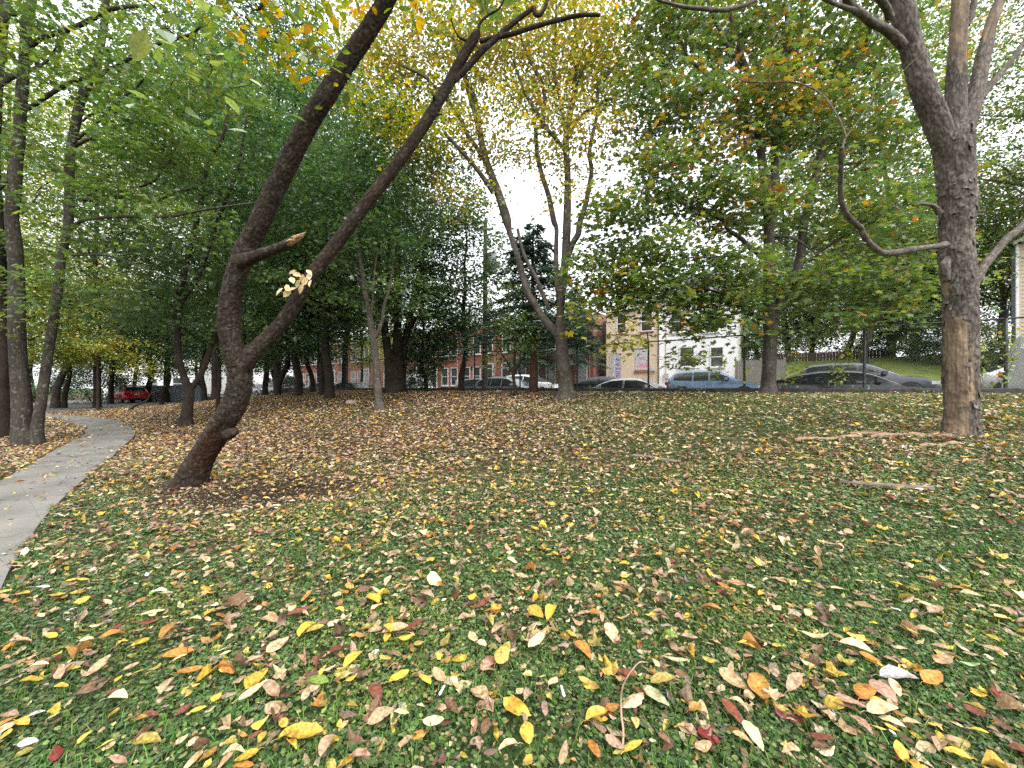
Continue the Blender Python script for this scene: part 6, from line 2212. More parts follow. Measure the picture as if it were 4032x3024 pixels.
for k, (p, hh) in enumerate(((6.4, .3), (5.9, .28), (3.0, .35), (-2.2, .3), (-3.4, .25), (11.5, .3), (17.5, .45), (21.0, .5), (2.2, .22))):
    g = np.random.default_rng(600 + k)
    c = PQ(p, 15.25)
    t = thing('weed', ('leafy weed at the foot of the park wall, ' + ('behind the yellowing tree', 'near the yellowing tree, smaller of two', 'in front of the silver saloon', 'below the low black saloon', 'left of the dead trunk', 'in front of the pale crossover', 'in front of the dark red saloon', 'beside the slender trunks', 'in front of the blue crossover')[k]), 'weed', (c[0], c[1], float(ground_pq(p, 15.25)) - 0.02), 0, 'weeds along the park wall')
    a, cr = Acc(), Acc()
    C = g.normal(0, 1, (9, 3)) * (0.12, 0.12, 0.05) + np.array((0, 0, hh * 0.75))
    for c_ in C:
        tube(a, np.array([(0, 0, 0), c_ * (.4, .4, .6), c_]), np.array([.005, .004, .003]), 4)
    part(a, 'stems', M['leaf'], t)
    crown_leaves(cr, C, (0, 0, 0), 'oval', 0.09, 5, 0.1, PAL['green'], 620 + k)
    part(cr, 'foliage', M['leaf'], t)

# --- conifer
def conifer(label, loc, h, r, seed, lo, trunk_r=0.16):
    g = np.random.default_rng(seed)
    t = thing('conifer', label, 'tree', loc)
    a, cr = Acc(), Acc()
    tube(a, np.array([(0, 0, -.2), (0.03, 0, h * .3), (-0.03, 0.02, h * .7), (0, 0, h)]), np.array([trunk_r, trunk_r * .85, trunk_r * .45, .02]), 12, amp=.05, seed=seed, flare=(.2, 1.4, 5))
    pos, xd, nr = [], [], []
    nb = 150
    tw = Acc()
    for i in range(nb):
        f = g.random() ** 0.85
        z = lo + (h - lo) * f
        L = r * (1 - f) ** 0.75 * g.uniform(.6, 1.1) + .15
        a0 = g.uniform(0, 6.283)
        s = np.linspace(0, 1, 6)
        d = np.array((math.cos(a0), math.sin(a0)))
        P_ = np.column_stack((d[0] * L * s, d[1] * L * s, z + L * (0.22 * s - 0.38 * s * s) + g.normal(0, .02, 6)))
        tube(tw, P_, np.linspace(.018, .004, 6), 4, cap=False)
        m = int(44 * L) + 12
        ss = g.random(m) ** .7
        lat = g.normal(0, .22, m) * L * (1.05 - ss) * .8
        pos.append(np.column_stack((d[0] * L * ss - d[1] * lat, d[1] * L * ss + d[0] * lat, z + L * (.22 * ss - .38 * ss * ss) - abs(lat) * .25 + g.normal(0, .03, m))))
        xd.append(np.column_stack((d[0] - d[1] * np.sign(lat) * .9 + g.normal(0, .3, m), d[1] + d[0] * np.sign(lat) * .9 + g.normal(0, .3, m), g.normal(-.2, .25, m))))
    pos, xd = np.vstack(pos), np.vstack(xd)
    N = len(pos)
    col = np.array([c for _, c in PAL['conifer']])[g.integers(0, 2, N)] * g.lognormal(0, .2, (N, 1))
    leaves(cr, 'quad', pos, xd, np.column_stack((g.normal(0, .4, N), g.normal(0, .4, N), np.ones(N))), g.uniform(.14, .3, N), col, np.full(N, .45))
    part(a, 'trunk', M['bark_red'], t)
    part(tw, 'twigs', M['bark_red'], t, kind='stuff')
    part(cr, 'crown', M['needle'], t)
    return t


cb = ground_hit(1152, 846.5)
conifer('dark conifer with a straight reddish trunk behind the left stem of the yellowing tree', cb - np.array((0, 0, .05)), 7.5, 3.1, 301, 2.2)
cb = ground_hit(1200, 845)
conifer('dark conifer behind the fence right of the pale trunk of the yellowing tree', np.array(at_pq(13.2, 28.4)), 8.6, 2.6, 302, 2.2)
cb = ground_hit(997, 847)
conifer('dark conifer over the red brick houses left of the utility pole', np.array(at_pq(17.5, 28.8)), 8.2, 3.2, 303, 2.2)

# --- saplings
def sapling(label, base, stems_, blobs, pal, seed, bark='bark_dark', size=0.09, per=18, spread=.35, name='sapling'):
    return make_tree(name, label, base, stems_, bark, blobs, pal, size=size, per=per, spread=spread, seed=seed, sides=10, amp=.04, flare=(.08, 1.4, 4), kind='quad')


b = ground_hit(212, 887)
YS = b[1]
sapling('thin young tree near the red hatchback with yellow green leaves', b, [
    stem(z5([(712, 1325, 34), (712, 1200, 28), (712, 1060, 26), (710, 960, 26)]), YS, YS, foot=b, n_per=5),
    stem(z5([(708, 980, 22), (660, 900, 18), (620, 830, 16), (590, 780, 14), (560, 700, 10)]), YS, YS, n_per=4),
    stem(z5([(712, 960, 22), (725, 900, 20), (790, 862, 18), (880, 850, 14), (960, 850, 9)]), YS, YS + .3, n_per=4)],
    [(180, 735, YS, 90, 26, 1.6, 50), (250, 755, YS, 80, 26, 1.6, 44), (130, 770, YS, 60, 30, 1.4, 30), (290, 785, YS, 40, 14, 1, 14)], 'yellowgreen', 401, size=.13, per=24, spread=.5)
b = ground_hit(1116, 856)
YS = b[1]
sapling('small forked sapling in front of the pale silver crossover', b, [
    stem(z6([(1892, 1218, 30), (1890, 1130, 24), (1880, 1060, 22)]), YS, YS, foot=b, n_per=5),
    stem(z6([(1880, 1070, 17), (1850, 990, 15), (1805, 920, 12), (1770, 840, 8)]), YS, YS, n_per=4),
    stem(z6([(1884, 1070, 17), (1920, 990, 15), (1960, 925, 12), (1990, 850, 8)]), YS, YS + .3, n_per=4),
    stem(z6([(1886, 1060, 20), (1892, 950, 18), (1890, 840, 14), (1880, 700, 10)]), YS, YS, n_per=4)],
    [(1120, 720, YS, 55, 50, 1.0, 40), (1080, 650, YS, 60, 50, 1.0, 34), (1080, 780, YS, 36, 14, .6, 9)], 'green', 402, size=.11)
b = ground_hit(470, 899)
YS = b[1]
sapling('thin curved sapling between the slim forked tree and the leaning tree', b, [
    stem(z5([(1568, 1362, 40), (1582, 1250, 32), (1592, 1100, 30), (1585, 950, 26), (1572, 800, 24), (1590, 640, 22), (1640, 480, 18), (1680, 300, 12)]), YS, YS, foot=b, n_per=5)],
    [(480, 560, YS, 60, 60, 1.0, 36), (500, 470, YS, 60, 60, 1.0, 30)], 'dark', 403, size=.11)
# broken leaning snag and the outermost trunk at the left edge
b = np.array(on_ground(z5([(400, 1250)])[0][0], 27))
YS = 27.0
t = thing('leaning_snag', 'pale broken trunk leaning right behind the two stemmed tree', 'tree', b)
a = Acc()
P, R = stem(z5([(395, 1262, 90), (410, 1180, 66), (440, 1090, 60), (475, 1020, 52), (512, 962, 44)]), YS, YS, foot=b, n_per=6)
tube(a, P, R, 14, amp=.08, seed=71)
a.build('trunk', M['bark_grey'], t)
b = np.array(on_ground(-2, 11.5))
t2s = stem([(-6, 930, 60), (2, 850, 44), (3, 740, 40), (0, 620, 38), (-8, 480, 36), (-14, 330, 34), (-6, 150, 32), (10, 0, 30), (20, -200, 22)], 11.5, 11.7, foot=b, n_per=6)
make_tree('edge_tree', 'dark trunk half outside the view at the left edge, behind the two stemmed tree', b, [t2s], 'bark_dark', [(-40, 200, 11.5, 160, 240, 2.0, 90), (20, 560, 11.5, 90, 90, 1.4, 22)], 'green', size=.115, per=30, spread=.55, seed=81, sides=16, kind='maple')

# ------------------------------------------------------------------ ground cover
def sample_view(n, y0, y1, wmax=1.42, seed=0, power=1.0):
    """spots spread over the part of the lawn in view between two depths"""
    g = np.random.default_rng(seed)
    u = g.random(n)
    y = np.sqrt(y0 * y0 + u * (y1 * y1 - y0 * y0))
    x = (g.random(n) * 2 - 1) * (wmax * y + 0.25)
    return x, y, g


def keep_on_lawn(x, y):
    p, q = pq_of(x, y)
    jx = 0.16 * (noise2(x * 3.0, y * 3.0, 96) - 0.5) + 0.05 * (noise2(x * 11.0, y * 11.0, 97) - .5)
    return (q < 15.3) & ~in_path(x + jx, y + jx) & ~((p > 35.3) & (q < 12.7))


def mounds(x, y):
    """cushions of clover, in metres"""
    return 0.035 * noise2(x * 2.2, y * 2.2, 31) + 0.02 * noise2(x * 6.0, y * 6.0, 32)


def cover(name, label, y0, y1, dens, size, pal, seed, kind, tilt=0.5, hmax=0.03, thresh=0.25, wid=1.0, wmax=1.42):
    area = wmax * (y1 * y1 - y0 * y0) + 0.5 * (y1 - y0)
    x, y, g = sample_view(int(area * dens), y0, y1, wmax, seed)
    gmv = green_mask(x, y)
    ok = keep_on_lawn(x, y) & (g.random(len(x)) < np.clip((gmv - thresh * 0.6) * 1.6, 0.03, 1) * np.clip(1.9 * noise2(x * 3.1, y * 3.1, 46) - 0.05, 0.25, 1))
    x, y, gmv = x[ok], y[ok], gmv[ok]
    N = len(x)
    hh = hmax * g.random(N) ** 0.7 + mounds(x, y) * np.clip(gmv * 1.4, 0, 1) * (0.5 + 0.5 * g.random(N))
    pos = np.column_stack((x, y, ground(x, y) + hh + 0.004))
    w = np.array([a for a, _ in pal], float)
    cols = np.array([c for _, c in pal])
    ci = g.choice(len(pal), N, p=w / w.sum())
    patch = 0.75 + 0.5 * noise2(x * 0.9, y * 0.9, 41)
    col = cols[ci] * g.lognormal(0, 0.32, (N, 1)) * patch[:, None]
    yl = (noise2(x * 1.3, y * 1.3, 44) > 0.6)[:, None]
    col = np.where(yl, col * (1.25, 1.12, 0.95), col)
    a = Acc()
    az = g.random(N) * 2 * PI
    if kind == 'blade':
        ln = size * g.uniform(0.6, 1.4, N)
        xd = np.column_stack((np.cos(az) * 0.55, np.sin(az) * 0.55, g.uniform(0.3, 1.0, N)))
        pos[:, 2] -= 0.5 * hmax
        nr = np.column_stack((-np.cos(az), -np.sin(az), np.full(N, 0.4)))
        leaves(a, 'blade', pos, xd, nr, ln, col, np.full(N, wid))
    else:
        xd = np.column_stack((np.cos(az), np.sin(az), g.normal(0, 0.25, N)))
        nr = np.column_stack((g.normal(0, tilt, N), g.normal(0, tilt, N), np.ones(N)))
        leaves(a, kind, pos, xd, nr, size * g.uniform(0.6, 1.35, N), col, np.full(N, wid))
    return a.build(name, M['clover'], kind='stuff', label=label)


GP = [(3, (0.055, 0.10, 0.032)), (3.5, (0.078, 0.135, 0.038)), (2.2, (0.115, 0.175, 0.05)), (0.9, (0.2, 0.23, 0.075)), (0.8, (0.24, 0.175, 0.09))]
GP2 = [(4, (0.062, 0.10, 0.03)), (3, (0.09, 0.13, 0.038)), (1.6, (0.13, 0.155, 0.05)), (1.6, (0.2, 0.155, 0.08))]
cover('clover', 'dense dark green clover and creeping plants in the foreground', 0.85, 2.6, 6200, 0.0195, GP, 1, 'round', tilt=0.38)
cover('clover', 'green clover and creeping plants in front of the leaning tree', 2.6, 5.2, 2700, 0.027, GP, 2, 'round', tilt=0.4)
cover('low_growth', 'low green plants in the middle of the lawn', 5.2, 10.5, 1000, 0.034, GP2, 3, 'round', tilt=0.5)
cover('low_growth', 'low green plants at the back of the lawn', 10.5, 30, 230, 0.055, GP2, 4, 'round', tilt=0.5, wmax=1.45)
cover('grass', 'tufts of grass among the clover', 0.85, 3.6, 3400, 0.06, [(3, (0.06, 0.145, 0.03)), (1, (0.13, 0.2, 0.05))], 5, 'blade', thresh=0.62, wid=1.0)
cover('grass', 'thin grass over the middle of the lawn', 3.6, 13, 420, 0.075, [(3, (0.07, 0.125, 0.03)), (1, (0.13, 0.17, 0.05))], 6, 'blade', thresh=0.5, wid=1.3)

# ------------------------------------------------------------------ fallen leaves
LC = {'yellow': (0.50, 0.345, 0.05), 'cream': (0.56, 0.45, 0.26), 'tan': (0.38, 0.26, 0.15), 'pinkish tan': (0.35, 0.225, 0.15), 'brown': (0.15, 0.085, 0.05), 'orange': (0.38, 0.175, 0.04),
      'red brown': (0.17, 0.058, 0.034), 'pale green': (0.38, 0.40, 0.22), 'silvery grey': (0.40, 0.41, 0.38), 'white': (0.60, 0.57, 0.54), 'olive yellow': (0.36, 0.29, 0.07), 'green': (0.17, 0.26, 0.05), 'red': (0.20, 0.03, 0.025)}
cA, cB = crop(0, 2300, 1 / 2.291), crop(850, 2300, 1 / 2.291)
cW = crop(1600, 2300, 1 / 2.765)
cC, cD = crop(2300, 2300, 1 / 1.3144), crop(3132, 2300, 1 / 1.3144)
Y_, C_, T_, K_, B_, O_, R_, G_, S_, W_, V_ = 'yellow', 'cream', 'tan', 'pinkish tan', 'brown', 'orange', 'red brown', 'pale green', 'silvery grey', 'white', 'olive yellow'
hand = []
for f, rows in (
    (cA, [(960, 1190, 1150, 1215, C_), (955, 1160, 1120, 1145, R_), (1185, 690, 1350, 605, Y_), (1465, 815, 1755, 690, O_), (1590, 965, 1840, 860, O_), (1560, 835, 1690, 765, C_), (780, 1000, 1010, 850, T_), (1445, 1140, 1570, 1010, T_), (750, 1165, 880, 1040, B_), (1190, 970, 1300, 905, Y_), (220, 950, 440, 895, C_), (900, 610, 1130, 550, O_), (720, 640, 850, 615, C_), (620, 710, 800, 690, O_), (1450, 625, 1600, 510, O_), (1270, 390, 1490, 345, C_), (1260, 475, 1450, 430, R_), (1705, 440, 1815, 435, C_), (1850, 410, 1935, 325, Y_), (1870, 510, 2025, 480, V_), (1910, 640, 2000, 560, O_), (585, 85, 690, 60, Y_), (690, 55, 805, 45, Y_), (310, 135, 450, 110, W_), (0, 1350, 170, 1320, K_), (245, 1350, 410, 1310, S_), (0, 1520, 130, 1410, C_), (140, 1420, 260, 1450, Y_), (20, 1590, 100, 1500, Y_), (160, 1640, 345, 1600, W_), (1200, 1620, 1450, 1600, V_), (905, 1659, 1055, 1580, Y_), (1585, 1659, 1700, 1530, C_), (1720, 1650, 1770, 1590, C_), (1290, 1350, 1430, 1340, R_), (1210, 1410, 1330, 1380, O_), (1570, 1340, 1730, 1250, R_), (1710, 1335, 1860, 1250, Y_), (990, 1390, 1075, 1280, Y_), (725, 1640, 805, 1560, Y_), (1915, 1245, 1990, 1140, Y_), (440, 1390, 540, 1300, C_), (1040, 1060, 1100, 980, Y_), (450, 215, 590, 190, Y_), (130, 205, 270, 205, Y_), (430, 560, 510, 590, Y_), (320, 860, 480, 760, K_), (1110, 920, 1260, 850, T_), (600, 370, 700, 345, W_), (1445, 180, 1560, 160, G_), (890, 900, 965, 850, C_), (585, 950, 660, 890, B_)]),
    (cB, [(210, 1215, 460, 1040, C_), (450, 1010, 565, 1170, T_), (270, 1110, 460, 885, Y_), (455, 740, 655, 620, C_), (820, 1000, 1015, 1030, 'green'), (1155, 890, 1325, 715, Y_), (1030, 750, 1180, 620, R_), (560, 1600, 805, 1445, Y_), (690, 1560, 965, 1490, Y_), (650, 1600, 730, 1659, Y_), (590, 1400, 640, 1500, Y_), (390, 1610, 450, 1510, Y_), (300, 1590, 420, 1510, R_), (1370, 1400, 1610, 1300, T_), (1560, 1040, 1740, 925, Y_), (1840, 960, 1940, 1080, Y_), (1970, 910, 2062, 1060, T_), (1870, 1400, 2062, 1430, G_), (1500, 580, 1735, 495, T_), (1520, 510, 1580, 610, Y_), (1710, 550, 1880, 480, R_), (1370, 560, 1510, 510, T_), (650, 390, 880, 300, R_), (660, 370, 715, 300, C_), (750, 605, 900, 450, Y_), (820, 560, 980, 490, V_), (1385, 210, 1470, 305, Y_), (1930, 0, 2020, 135, C_), (1820, 215, 1970, 255, K_), (970, 940, 1080, 890, C_), (1160, 990, 1250, 930, C_), (1175, 1030, 1280, 985, Y_), (280, 830, 430, 780, K_), (40, 780, 140, 760, C_), (60, 840, 150, 930, O_), (0, 345, 155, 290, T_), (155, 220, 245, 310, B_), (400, 420, 580, 420, T_), (450, 1250, 650, 1290, T_), (570, 1110, 680, 1080, B_), (1400, 1060, 1480, 1220, R_), (1650, 640, 1790, 600, Y_), (635, 1530, 760, 1600, Y_), (1040, 1550, 1110, 1640, Y_), (20, 1480, 130, 1500, K_)]),
    (cW, [(1060, 1440, 1345, 1630, Y_), (1335, 380, 1490, 540, Y_), (1605, 340, 1530, 570, Y_), (1835, 790, 2010, 990, O_), (1490, 740, 1330, 940, C_), (1100, 600, 925, 770, T_), (810, 1090, 1010, 950, K_), (980, 1060, 1120, 890, V_), (750, 1290, 860, 1520, T_), (785, 790, 870, 880, C_), (430, 1420, 570, 1560, B_), (1870, 500, 2020, 420, T_), (1560, 1290, 1640, 1190, C_), (690, 320, 740, 230, Y_), (870, 430, 1000, 390, O_), (770, 390, 930, 320, R_), (940, 440, 1030, 340, Y_), (1200, 1400, 1275, 1290, T_), (1290, 1470, 1340, 1340, K_), (1420, 1290, 1500, 1220, K_), (2000, 1640, 2200, 1590, Y_)]),
    (cC, [(205, 735, 305, 655, C_), (305, 630, 440, 730, G_), (345, 605, 475, 595, V_), (10, 800, 120, 765, Y_), (110, 750, 180, 720, O_), (715, 680, 820, 820, R_), (750, 690, 850, 770, C_), (890, 565, 930, 720, O_), (925, 645, 1040, 700, K_), (700, 535, 860, 640, T_), (825, 815, 930, 952, C_), (590, 880, 710, 910, 'red'), (545, 760, 610, 750, O_), (420, 480, 540, 510, C_), (120, 280, 165, 375, C_), (600, 200, 710, 205, O_), (505, 345, 590, 340, T_), (930, 40, 1105, 10, T_), (735, 50, 830, 75, T_), (845, 65, 900, 100, C_), (175, 530, 270, 560, R_), (1055, 640, 1125, 560, T_), (610, 460, 690, 490, V_), (385, 870, 450, 940, B_), (110, 900, 210, 952, K_)]),
    (cD, [(490, 50, 610, 95, Y_), (185, 75, 290, 80, C_), (305, 155, 410, 220, T_), (40, 345, 180, 365, G_), (230, 385, 400, 435, C_), (330, 440, 445, 475, O_), (665, 590, 750, 530, O_), (440, 560, 640, 560, S_), (390, 580, 525, 715, K_), (495, 580, 540, 675, C_), (335, 680, 390, 600, O_), (205, 670, 370, 760, K_), (375, 770, 530, 740, C_), (390, 720, 480, 715, Y_), (495, 750, 570, 790, O_), (285, 795, 400, 910, K_), (60, 890, 210, 940, R_), (780, 800, 870, 840, T_), (870, 720, 1000, 790, R_), (620, 300, 740, 340, T_), (545, 290, 640, 350, Y_), (690, 385, 800, 430, T_), (730, 490, 800, 455, T_), (855, 110, 970, 145, C_), (640, 160, 730, 185, C_), (690, 225, 755, 170, K_), (560, 835, 660, 840, T_), (400, 850, 465, 870, Y_), (480, 845, 525, 855, Y_), (950, 400, 1080, 450, T_), (1010, 640, 1090, 670, 'red'), (900, 850, 1000, 870, Y_), (985, 340, 1060, 390, Y_)])):
    for x0_, y0_, x1_, y1_, c in rows:
        (xa, ya), (xb, yb) = f([(x0_, y0_), (x1_, y1_)])
        hand.append((xa, ya, xb, yb, c))

g = np.random.default_rng(77)
items = []          # base, direction, length, width factor, colour name, shape, hand placed
for xa, ya, xb, yb, c in hand:
    A_, Bv = ground_hit(xa, ya), ground_hit(xb, yb)
    d = Bv - A_
    d[2] = 0
    L = float(np.linalg.norm(d))
    if L < 1e-3:
        continue
    Lc = float(np.clip(L * 1.03, 0.05, 0.19))
    mid = (A_ + Bv) / 2
    d /= L
    shape = 'lobed' if c == 'red' or (c == B_ and g.random() < .5) else ('narrow' if L > 0.15 and g.random() < .5 else ('broad' if g.random() < .3 else 'oval'))
    items.append([mid - d * Lc / 2, d, Lc, c, shape, True])
names = list(LC)
wts = {'yellow': 15, 'cream': 14, 'tan': 26, 'pinkish tan': 10, 'brown': 18, 'orange': 8, 'red brown': 5, 'pale green': 1.2, 'silvery grey': .15, 'white': .15, 'olive yellow': 6, 'green': .3, 'red': .5}
pw = np.array([wts[k] for k in names])
pw = pw / pw.sum()
far_w = np.array([{'yellow': 11, 'cream': 9, 'tan': 30, 'pinkish tan': 10, 'brown': 32, 'orange': 12, 'red brown': 7}.get(k, 0.4) for k in names])
far_w = far_w / far_w.sum()


def leaf_density(x, y):
    tx = x / np.maximum(y, .5)
    brown = sstep(3.5, 8.5, y) * sstep(0.55, -0.1, tx)
    d = 0.40 + 0.45 * brown - 0.12 * sstep(5, 10, y) * sstep(0.3, 0.9, tx)
    clump = noise2(x * 0.9, y * 0.9, 51) * 0.9 + noise2(x * 2.8, y * 2.8, 52) * 0.6
    d = d * (0.3 + 0.95 * clump)
    left = sstep(3.2, 2.0, y) * sstep(-0.2, -0.5, tx)
    d = d * (1 - 0.8 * np.clip(bare_patch(x, y), 0, 1))
    return np.clip(d * (1 - 0.35 * left), 0.02, 1)


rand = []
for y0_, y1_, per_m2, smin, smax, sd in ((0.85, 2.4, 700, 0.024, 0.088, 61), (2.4, 5.5, 640, 0.028, 0.092, 62), (5.5, 11, 440, 0.038, 0.105, 63), (11, 32, 190, 0.06, 0.13, 64)):
    area = 1.42 * (y1_ ** 2 - y0_ ** 2) + .5 * (y1_ - y0_)
    x, y, gg = sample_view(int(area * per_m2), y0_, y1_, 1.42, sd)
    ok = (gg.random(len(x)) < leaf_density(x, y)) & (keep_on_lawn(x, y) | (gg.random(len(x)) < 0.05)) & (pq_of(x, y)[1] < 15.3)
    x, y = x[ok], y[ok]
    n = len(x)
    tx = x / y
    bf = sstep(4, 9, y) * sstep(.6, 0, tx)
    ci = np.where(gg.random(n) < bf, gg.choice(len(names), n, p=far_w), gg.choice(len(names), n, p=pw))
    sz = smin + (smax - smin) * gg.random(n) ** 1.6
    az = gg.random(n) * 2 * PI
    rand.append((x, y, az, sz, ci))
rx, ry, raz, rsz, rci = (np.concatenate(a) for a in zip(*rand))
# the largest 300 as they show from the lawn become things of their own, the hand placed ones first
app = rsz / ry
order = np.argsort(-app)
NIND = 300 - len(items)
hx = np.array([i[0][0] for i in items])
hy = np.array([i[0][1] for i in items])
picked = []
for j in order:
    if len(picked) >= NIND:
        break
    if abs(rx[j]) > 1.31 * ry[j] or ry[j] < 1.02:
        continue
    picked.append(j)
pset = np.zeros(len(rx), bool)
pset[picked] = True
for j in picked:
    d = np.array((math.cos(raz[j]), math.sin(raz[j]), 0))
    shp = ('oval', 'oval', 'narrow', 'broad', 'lobed')[int(g.integers(0, 5 if names[rci[j]] in ('brown', 'red brown', 'red') else 4))]
    items.append([np.array((rx[j], ry[j], float(ground(rx[j], ry[j])))), d, float(rsz[j]) * 1.05, names[rci[j]], shp, False])


def leaf_outline(shape, L, g):
    if shape == 'lobed':
        k = [(0, .02), (.02, .20), (.12, .46), (.27, .26), (.42, .28), (.66, .56), (.62, .22), (.80, .16), (1, 0)]
    else:
        w = {'narrow': .155, 'oval': .22, 'broad': .265}[shape] * g.uniform(.85, 1.15)
        k = [(t_, w * math.sin(PI * t_ ** .82) ** .8 + (0.012 if 0 < t_ < 1 else 0)) for t_ in (0, .06, .16, .28, .42, .56, .70, .82, .92, 1)]
    return [(a * L, b * L) for a, b in k]


def fallen_leaf_mesh(L, shape, col, g):
    """a curled leaf with midrib crease and stalk; x along the leaf"""
    o = leaf_outline(shape, L, g)
    curl, fold, twist, cup = g.normal(0, .9), g.normal(.35, .45), g.normal(0, .5), g.normal(0.2, .5)
    acc = Acc()
    cols_ = 5
    rows = []
    rag = 1 + 0.06 * g.normal(size=(len(o), 2))
    for i, (x, w) in enumerate(o):
        s = x / L
        r = []
        for j, v in enumerate(np.linspace(-1, 1, cols_)):
            ww = w * (rag[i, 0] if v < 0 else rag[i, 1])
            y = v * ww
            z = fold * abs(y) * .55 + cup * L * .12 * math.sin(PI * s) + curl * L * .16 * (s - .5) ** 2 + twist * y * (s - .5) + 0.012 * L * math.sin(s * 26 + v * 2) * abs(v)
            r.append((x, y, z))
        rows.append(r)
    V = np.array(rows).reshape(-1, 3)
    V[:, 2] -= np.quantile(V[:, 2], 0.15)
    n_ = len(o)
    i = (np.arange(n_ - 1)[:, None] * cols_ + np.arange(cols_ - 1)[None, :]).ravel()
    v = np.tile(np.linspace(-1, 1, cols_), n_)
    s = np.repeat(np.array([a for a, _ in o]) / L, cols_)
    base = np.array(col)
    tone = 1 + .10 * np.sin(s * 30 + 3 * np.abs(v))
    C_v = base[None] * tone[:, None]
    C_v = np.where((np.abs(v) < .1)[:, None], C_v * 1.18, C_v)
    blot = noise2(V[:, 0] / L * 5 + g.uniform(0, 99), V[:, 1] / L * 5, 9)
    C_v = C_v * np.where(blot[:, None] > .68, (.62, .5, .42), (1, 1, 1)) if g.random() < .6 else C_v
    acc.add(V, [np.stack((i, i + cols_, i + cols_ + 1, i + 1), 1)], smooth=True, Col=np.clip(C_v, 0, .9))
    st = np.array([(0, 0, V[2, 2]), (-.10 * L, .01 * L, V[2, 2] + .02 * L), (-.22 * L, .03 * L * g.normal(), V[2, 2] - .03 * L)])
    th = 0.0011
    SV = np.vstack((st + (0, th, 0), st - (0, th, 0), st + (0, 0, th * 1.6)))
    acc.add(SV, [np.array([(0, 1, 4, 3), (1, 2, 5, 4), (3, 4, 7, 6), (4, 5, 8, 7), (6, 7, 1, 0), (7, 8, 2, 1)])], smooth=False, Col=np.repeat([base * .8], 9, 0))
    return acc


spots = []
for it in items:
    b0, d, L, cname, shape, handp = it
    c = b0 + d * L / 2
    fx, fy = CX + FX * c[0] / c[1], HY + FX * (EYE - c[2]) / c[1]
    spots.append((fx, fy))


def zone(fx, fy):
    row = 'at the very front' if fy > 1560 else 'near the front' if fy > 1430 else 'in the foreground' if fy > 1300 else 'further back'
    col = ('far left', 'left', 'left of the middle', 'in the middle', 'right of the middle', 'right', 'far right')[int(np.clip(fx / 2212 * 7, 0, 6))]
    return row + ', ' + col


keys = {}
for k, (it, (fx, fy)) in enumerate(zip(items, spots)):
    size = 'large' if it[2] > .125 else 'medium' if it[2] > .085 else 'small'
    sh = {'narrow': 'narrow', 'oval': 'oval', 'broad': 'broad', 'lobed': 'lobed'}[it[4]]
    keys.setdefault((size, it[3], sh, zone(fx, fy)), []).append(k)
ordw = ['first', 'second', 'third', 'fourth', 'fifth', 'sixth', 'seventh', 'eighth', 'ninth', 'tenth']
lab = {}
for (size, cname, sh, zn), ks in keys.items():
    ks.sort(key=lambda k: spots[k][0])
    for n_, k in enumerate(ks):
        text = f"{size} {cname} {sh} leaf {zn}"
        if len(ks) > 1:
            text += f", {ordw[n_]} from left"
        lab[k] = text
for k, it in enumerate(items):
    b0, d, L, cname, shape, handp = it
    col = np.array(LC[cname]) * g.lognormal(0, .10) * (1 + g.normal(0, .04, 3))
    a = fallen_leaf_mesh(L, shape, col, g)
    o = bpy.data.objects.new('fallen_leaf', a.mesh('fallen_leaf', M['dry']))
    COL.objects.link(o)
    gzv = float(ground(b0[0], b0[1]))
    hh = 0.04 + float(mounds(np.array(b0[0]), np.array(b0[1]))) * 0.8 + 0.012 * g.random() + (0.012 if handp else 0)
    o.location = (b0[0], b0[1], gzv + hh)
    o.rotation_euler = (g.normal(0, .16), g.normal(0, .12), math.atan2(d[1], d[0]))
    o['label'], o['category'], o['group'] = lab[k], 'leaf', 'fallen leaves on the lawn'

# all the others
rx, ry, raz, rsz, rci = (a[~pset] for a in (rx, ry, raz, rsz, rci))
def curled_template(shape, g):
    o = leaf_outline(shape, 1.0, g)
    o = [o[i] for i in sorted(set(np.linspace(0, len(o) - 1, 7).round().astype(int)))]
    curl, fold, twist, cup = g.normal(0, 1.3), g.normal(.5, .6), g.normal(0, .9), g.normal(.3, .8)
    rows = []
    for x, w in o:
        bend = .25 * curl * (x - .5)
        for v in (-1, 0, 1):
            y = v * w * (1 + .12 * g.normal())
            rows.append((x + .03 * g.normal() * abs(v), y, fold * abs(y) * .8 + cup * .14 * math.sin(PI * x) + curl * .2 * (x - .5) ** 2 + twist * y * (x - .5) + .02 * g.normal()))
    V = np.array(rows)
    V[:, 2] -= np.quantile(V[:, 2], .2)
    n_ = len(o)
    i = (np.arange(n_ - 1)[:, None] * 3 + np.arange(2)[None, :]).ravel()
    return V, np.stack((i, i + 3, i + 4, i + 1), 1), np.tile((1.0, .86, 1.0), n_)


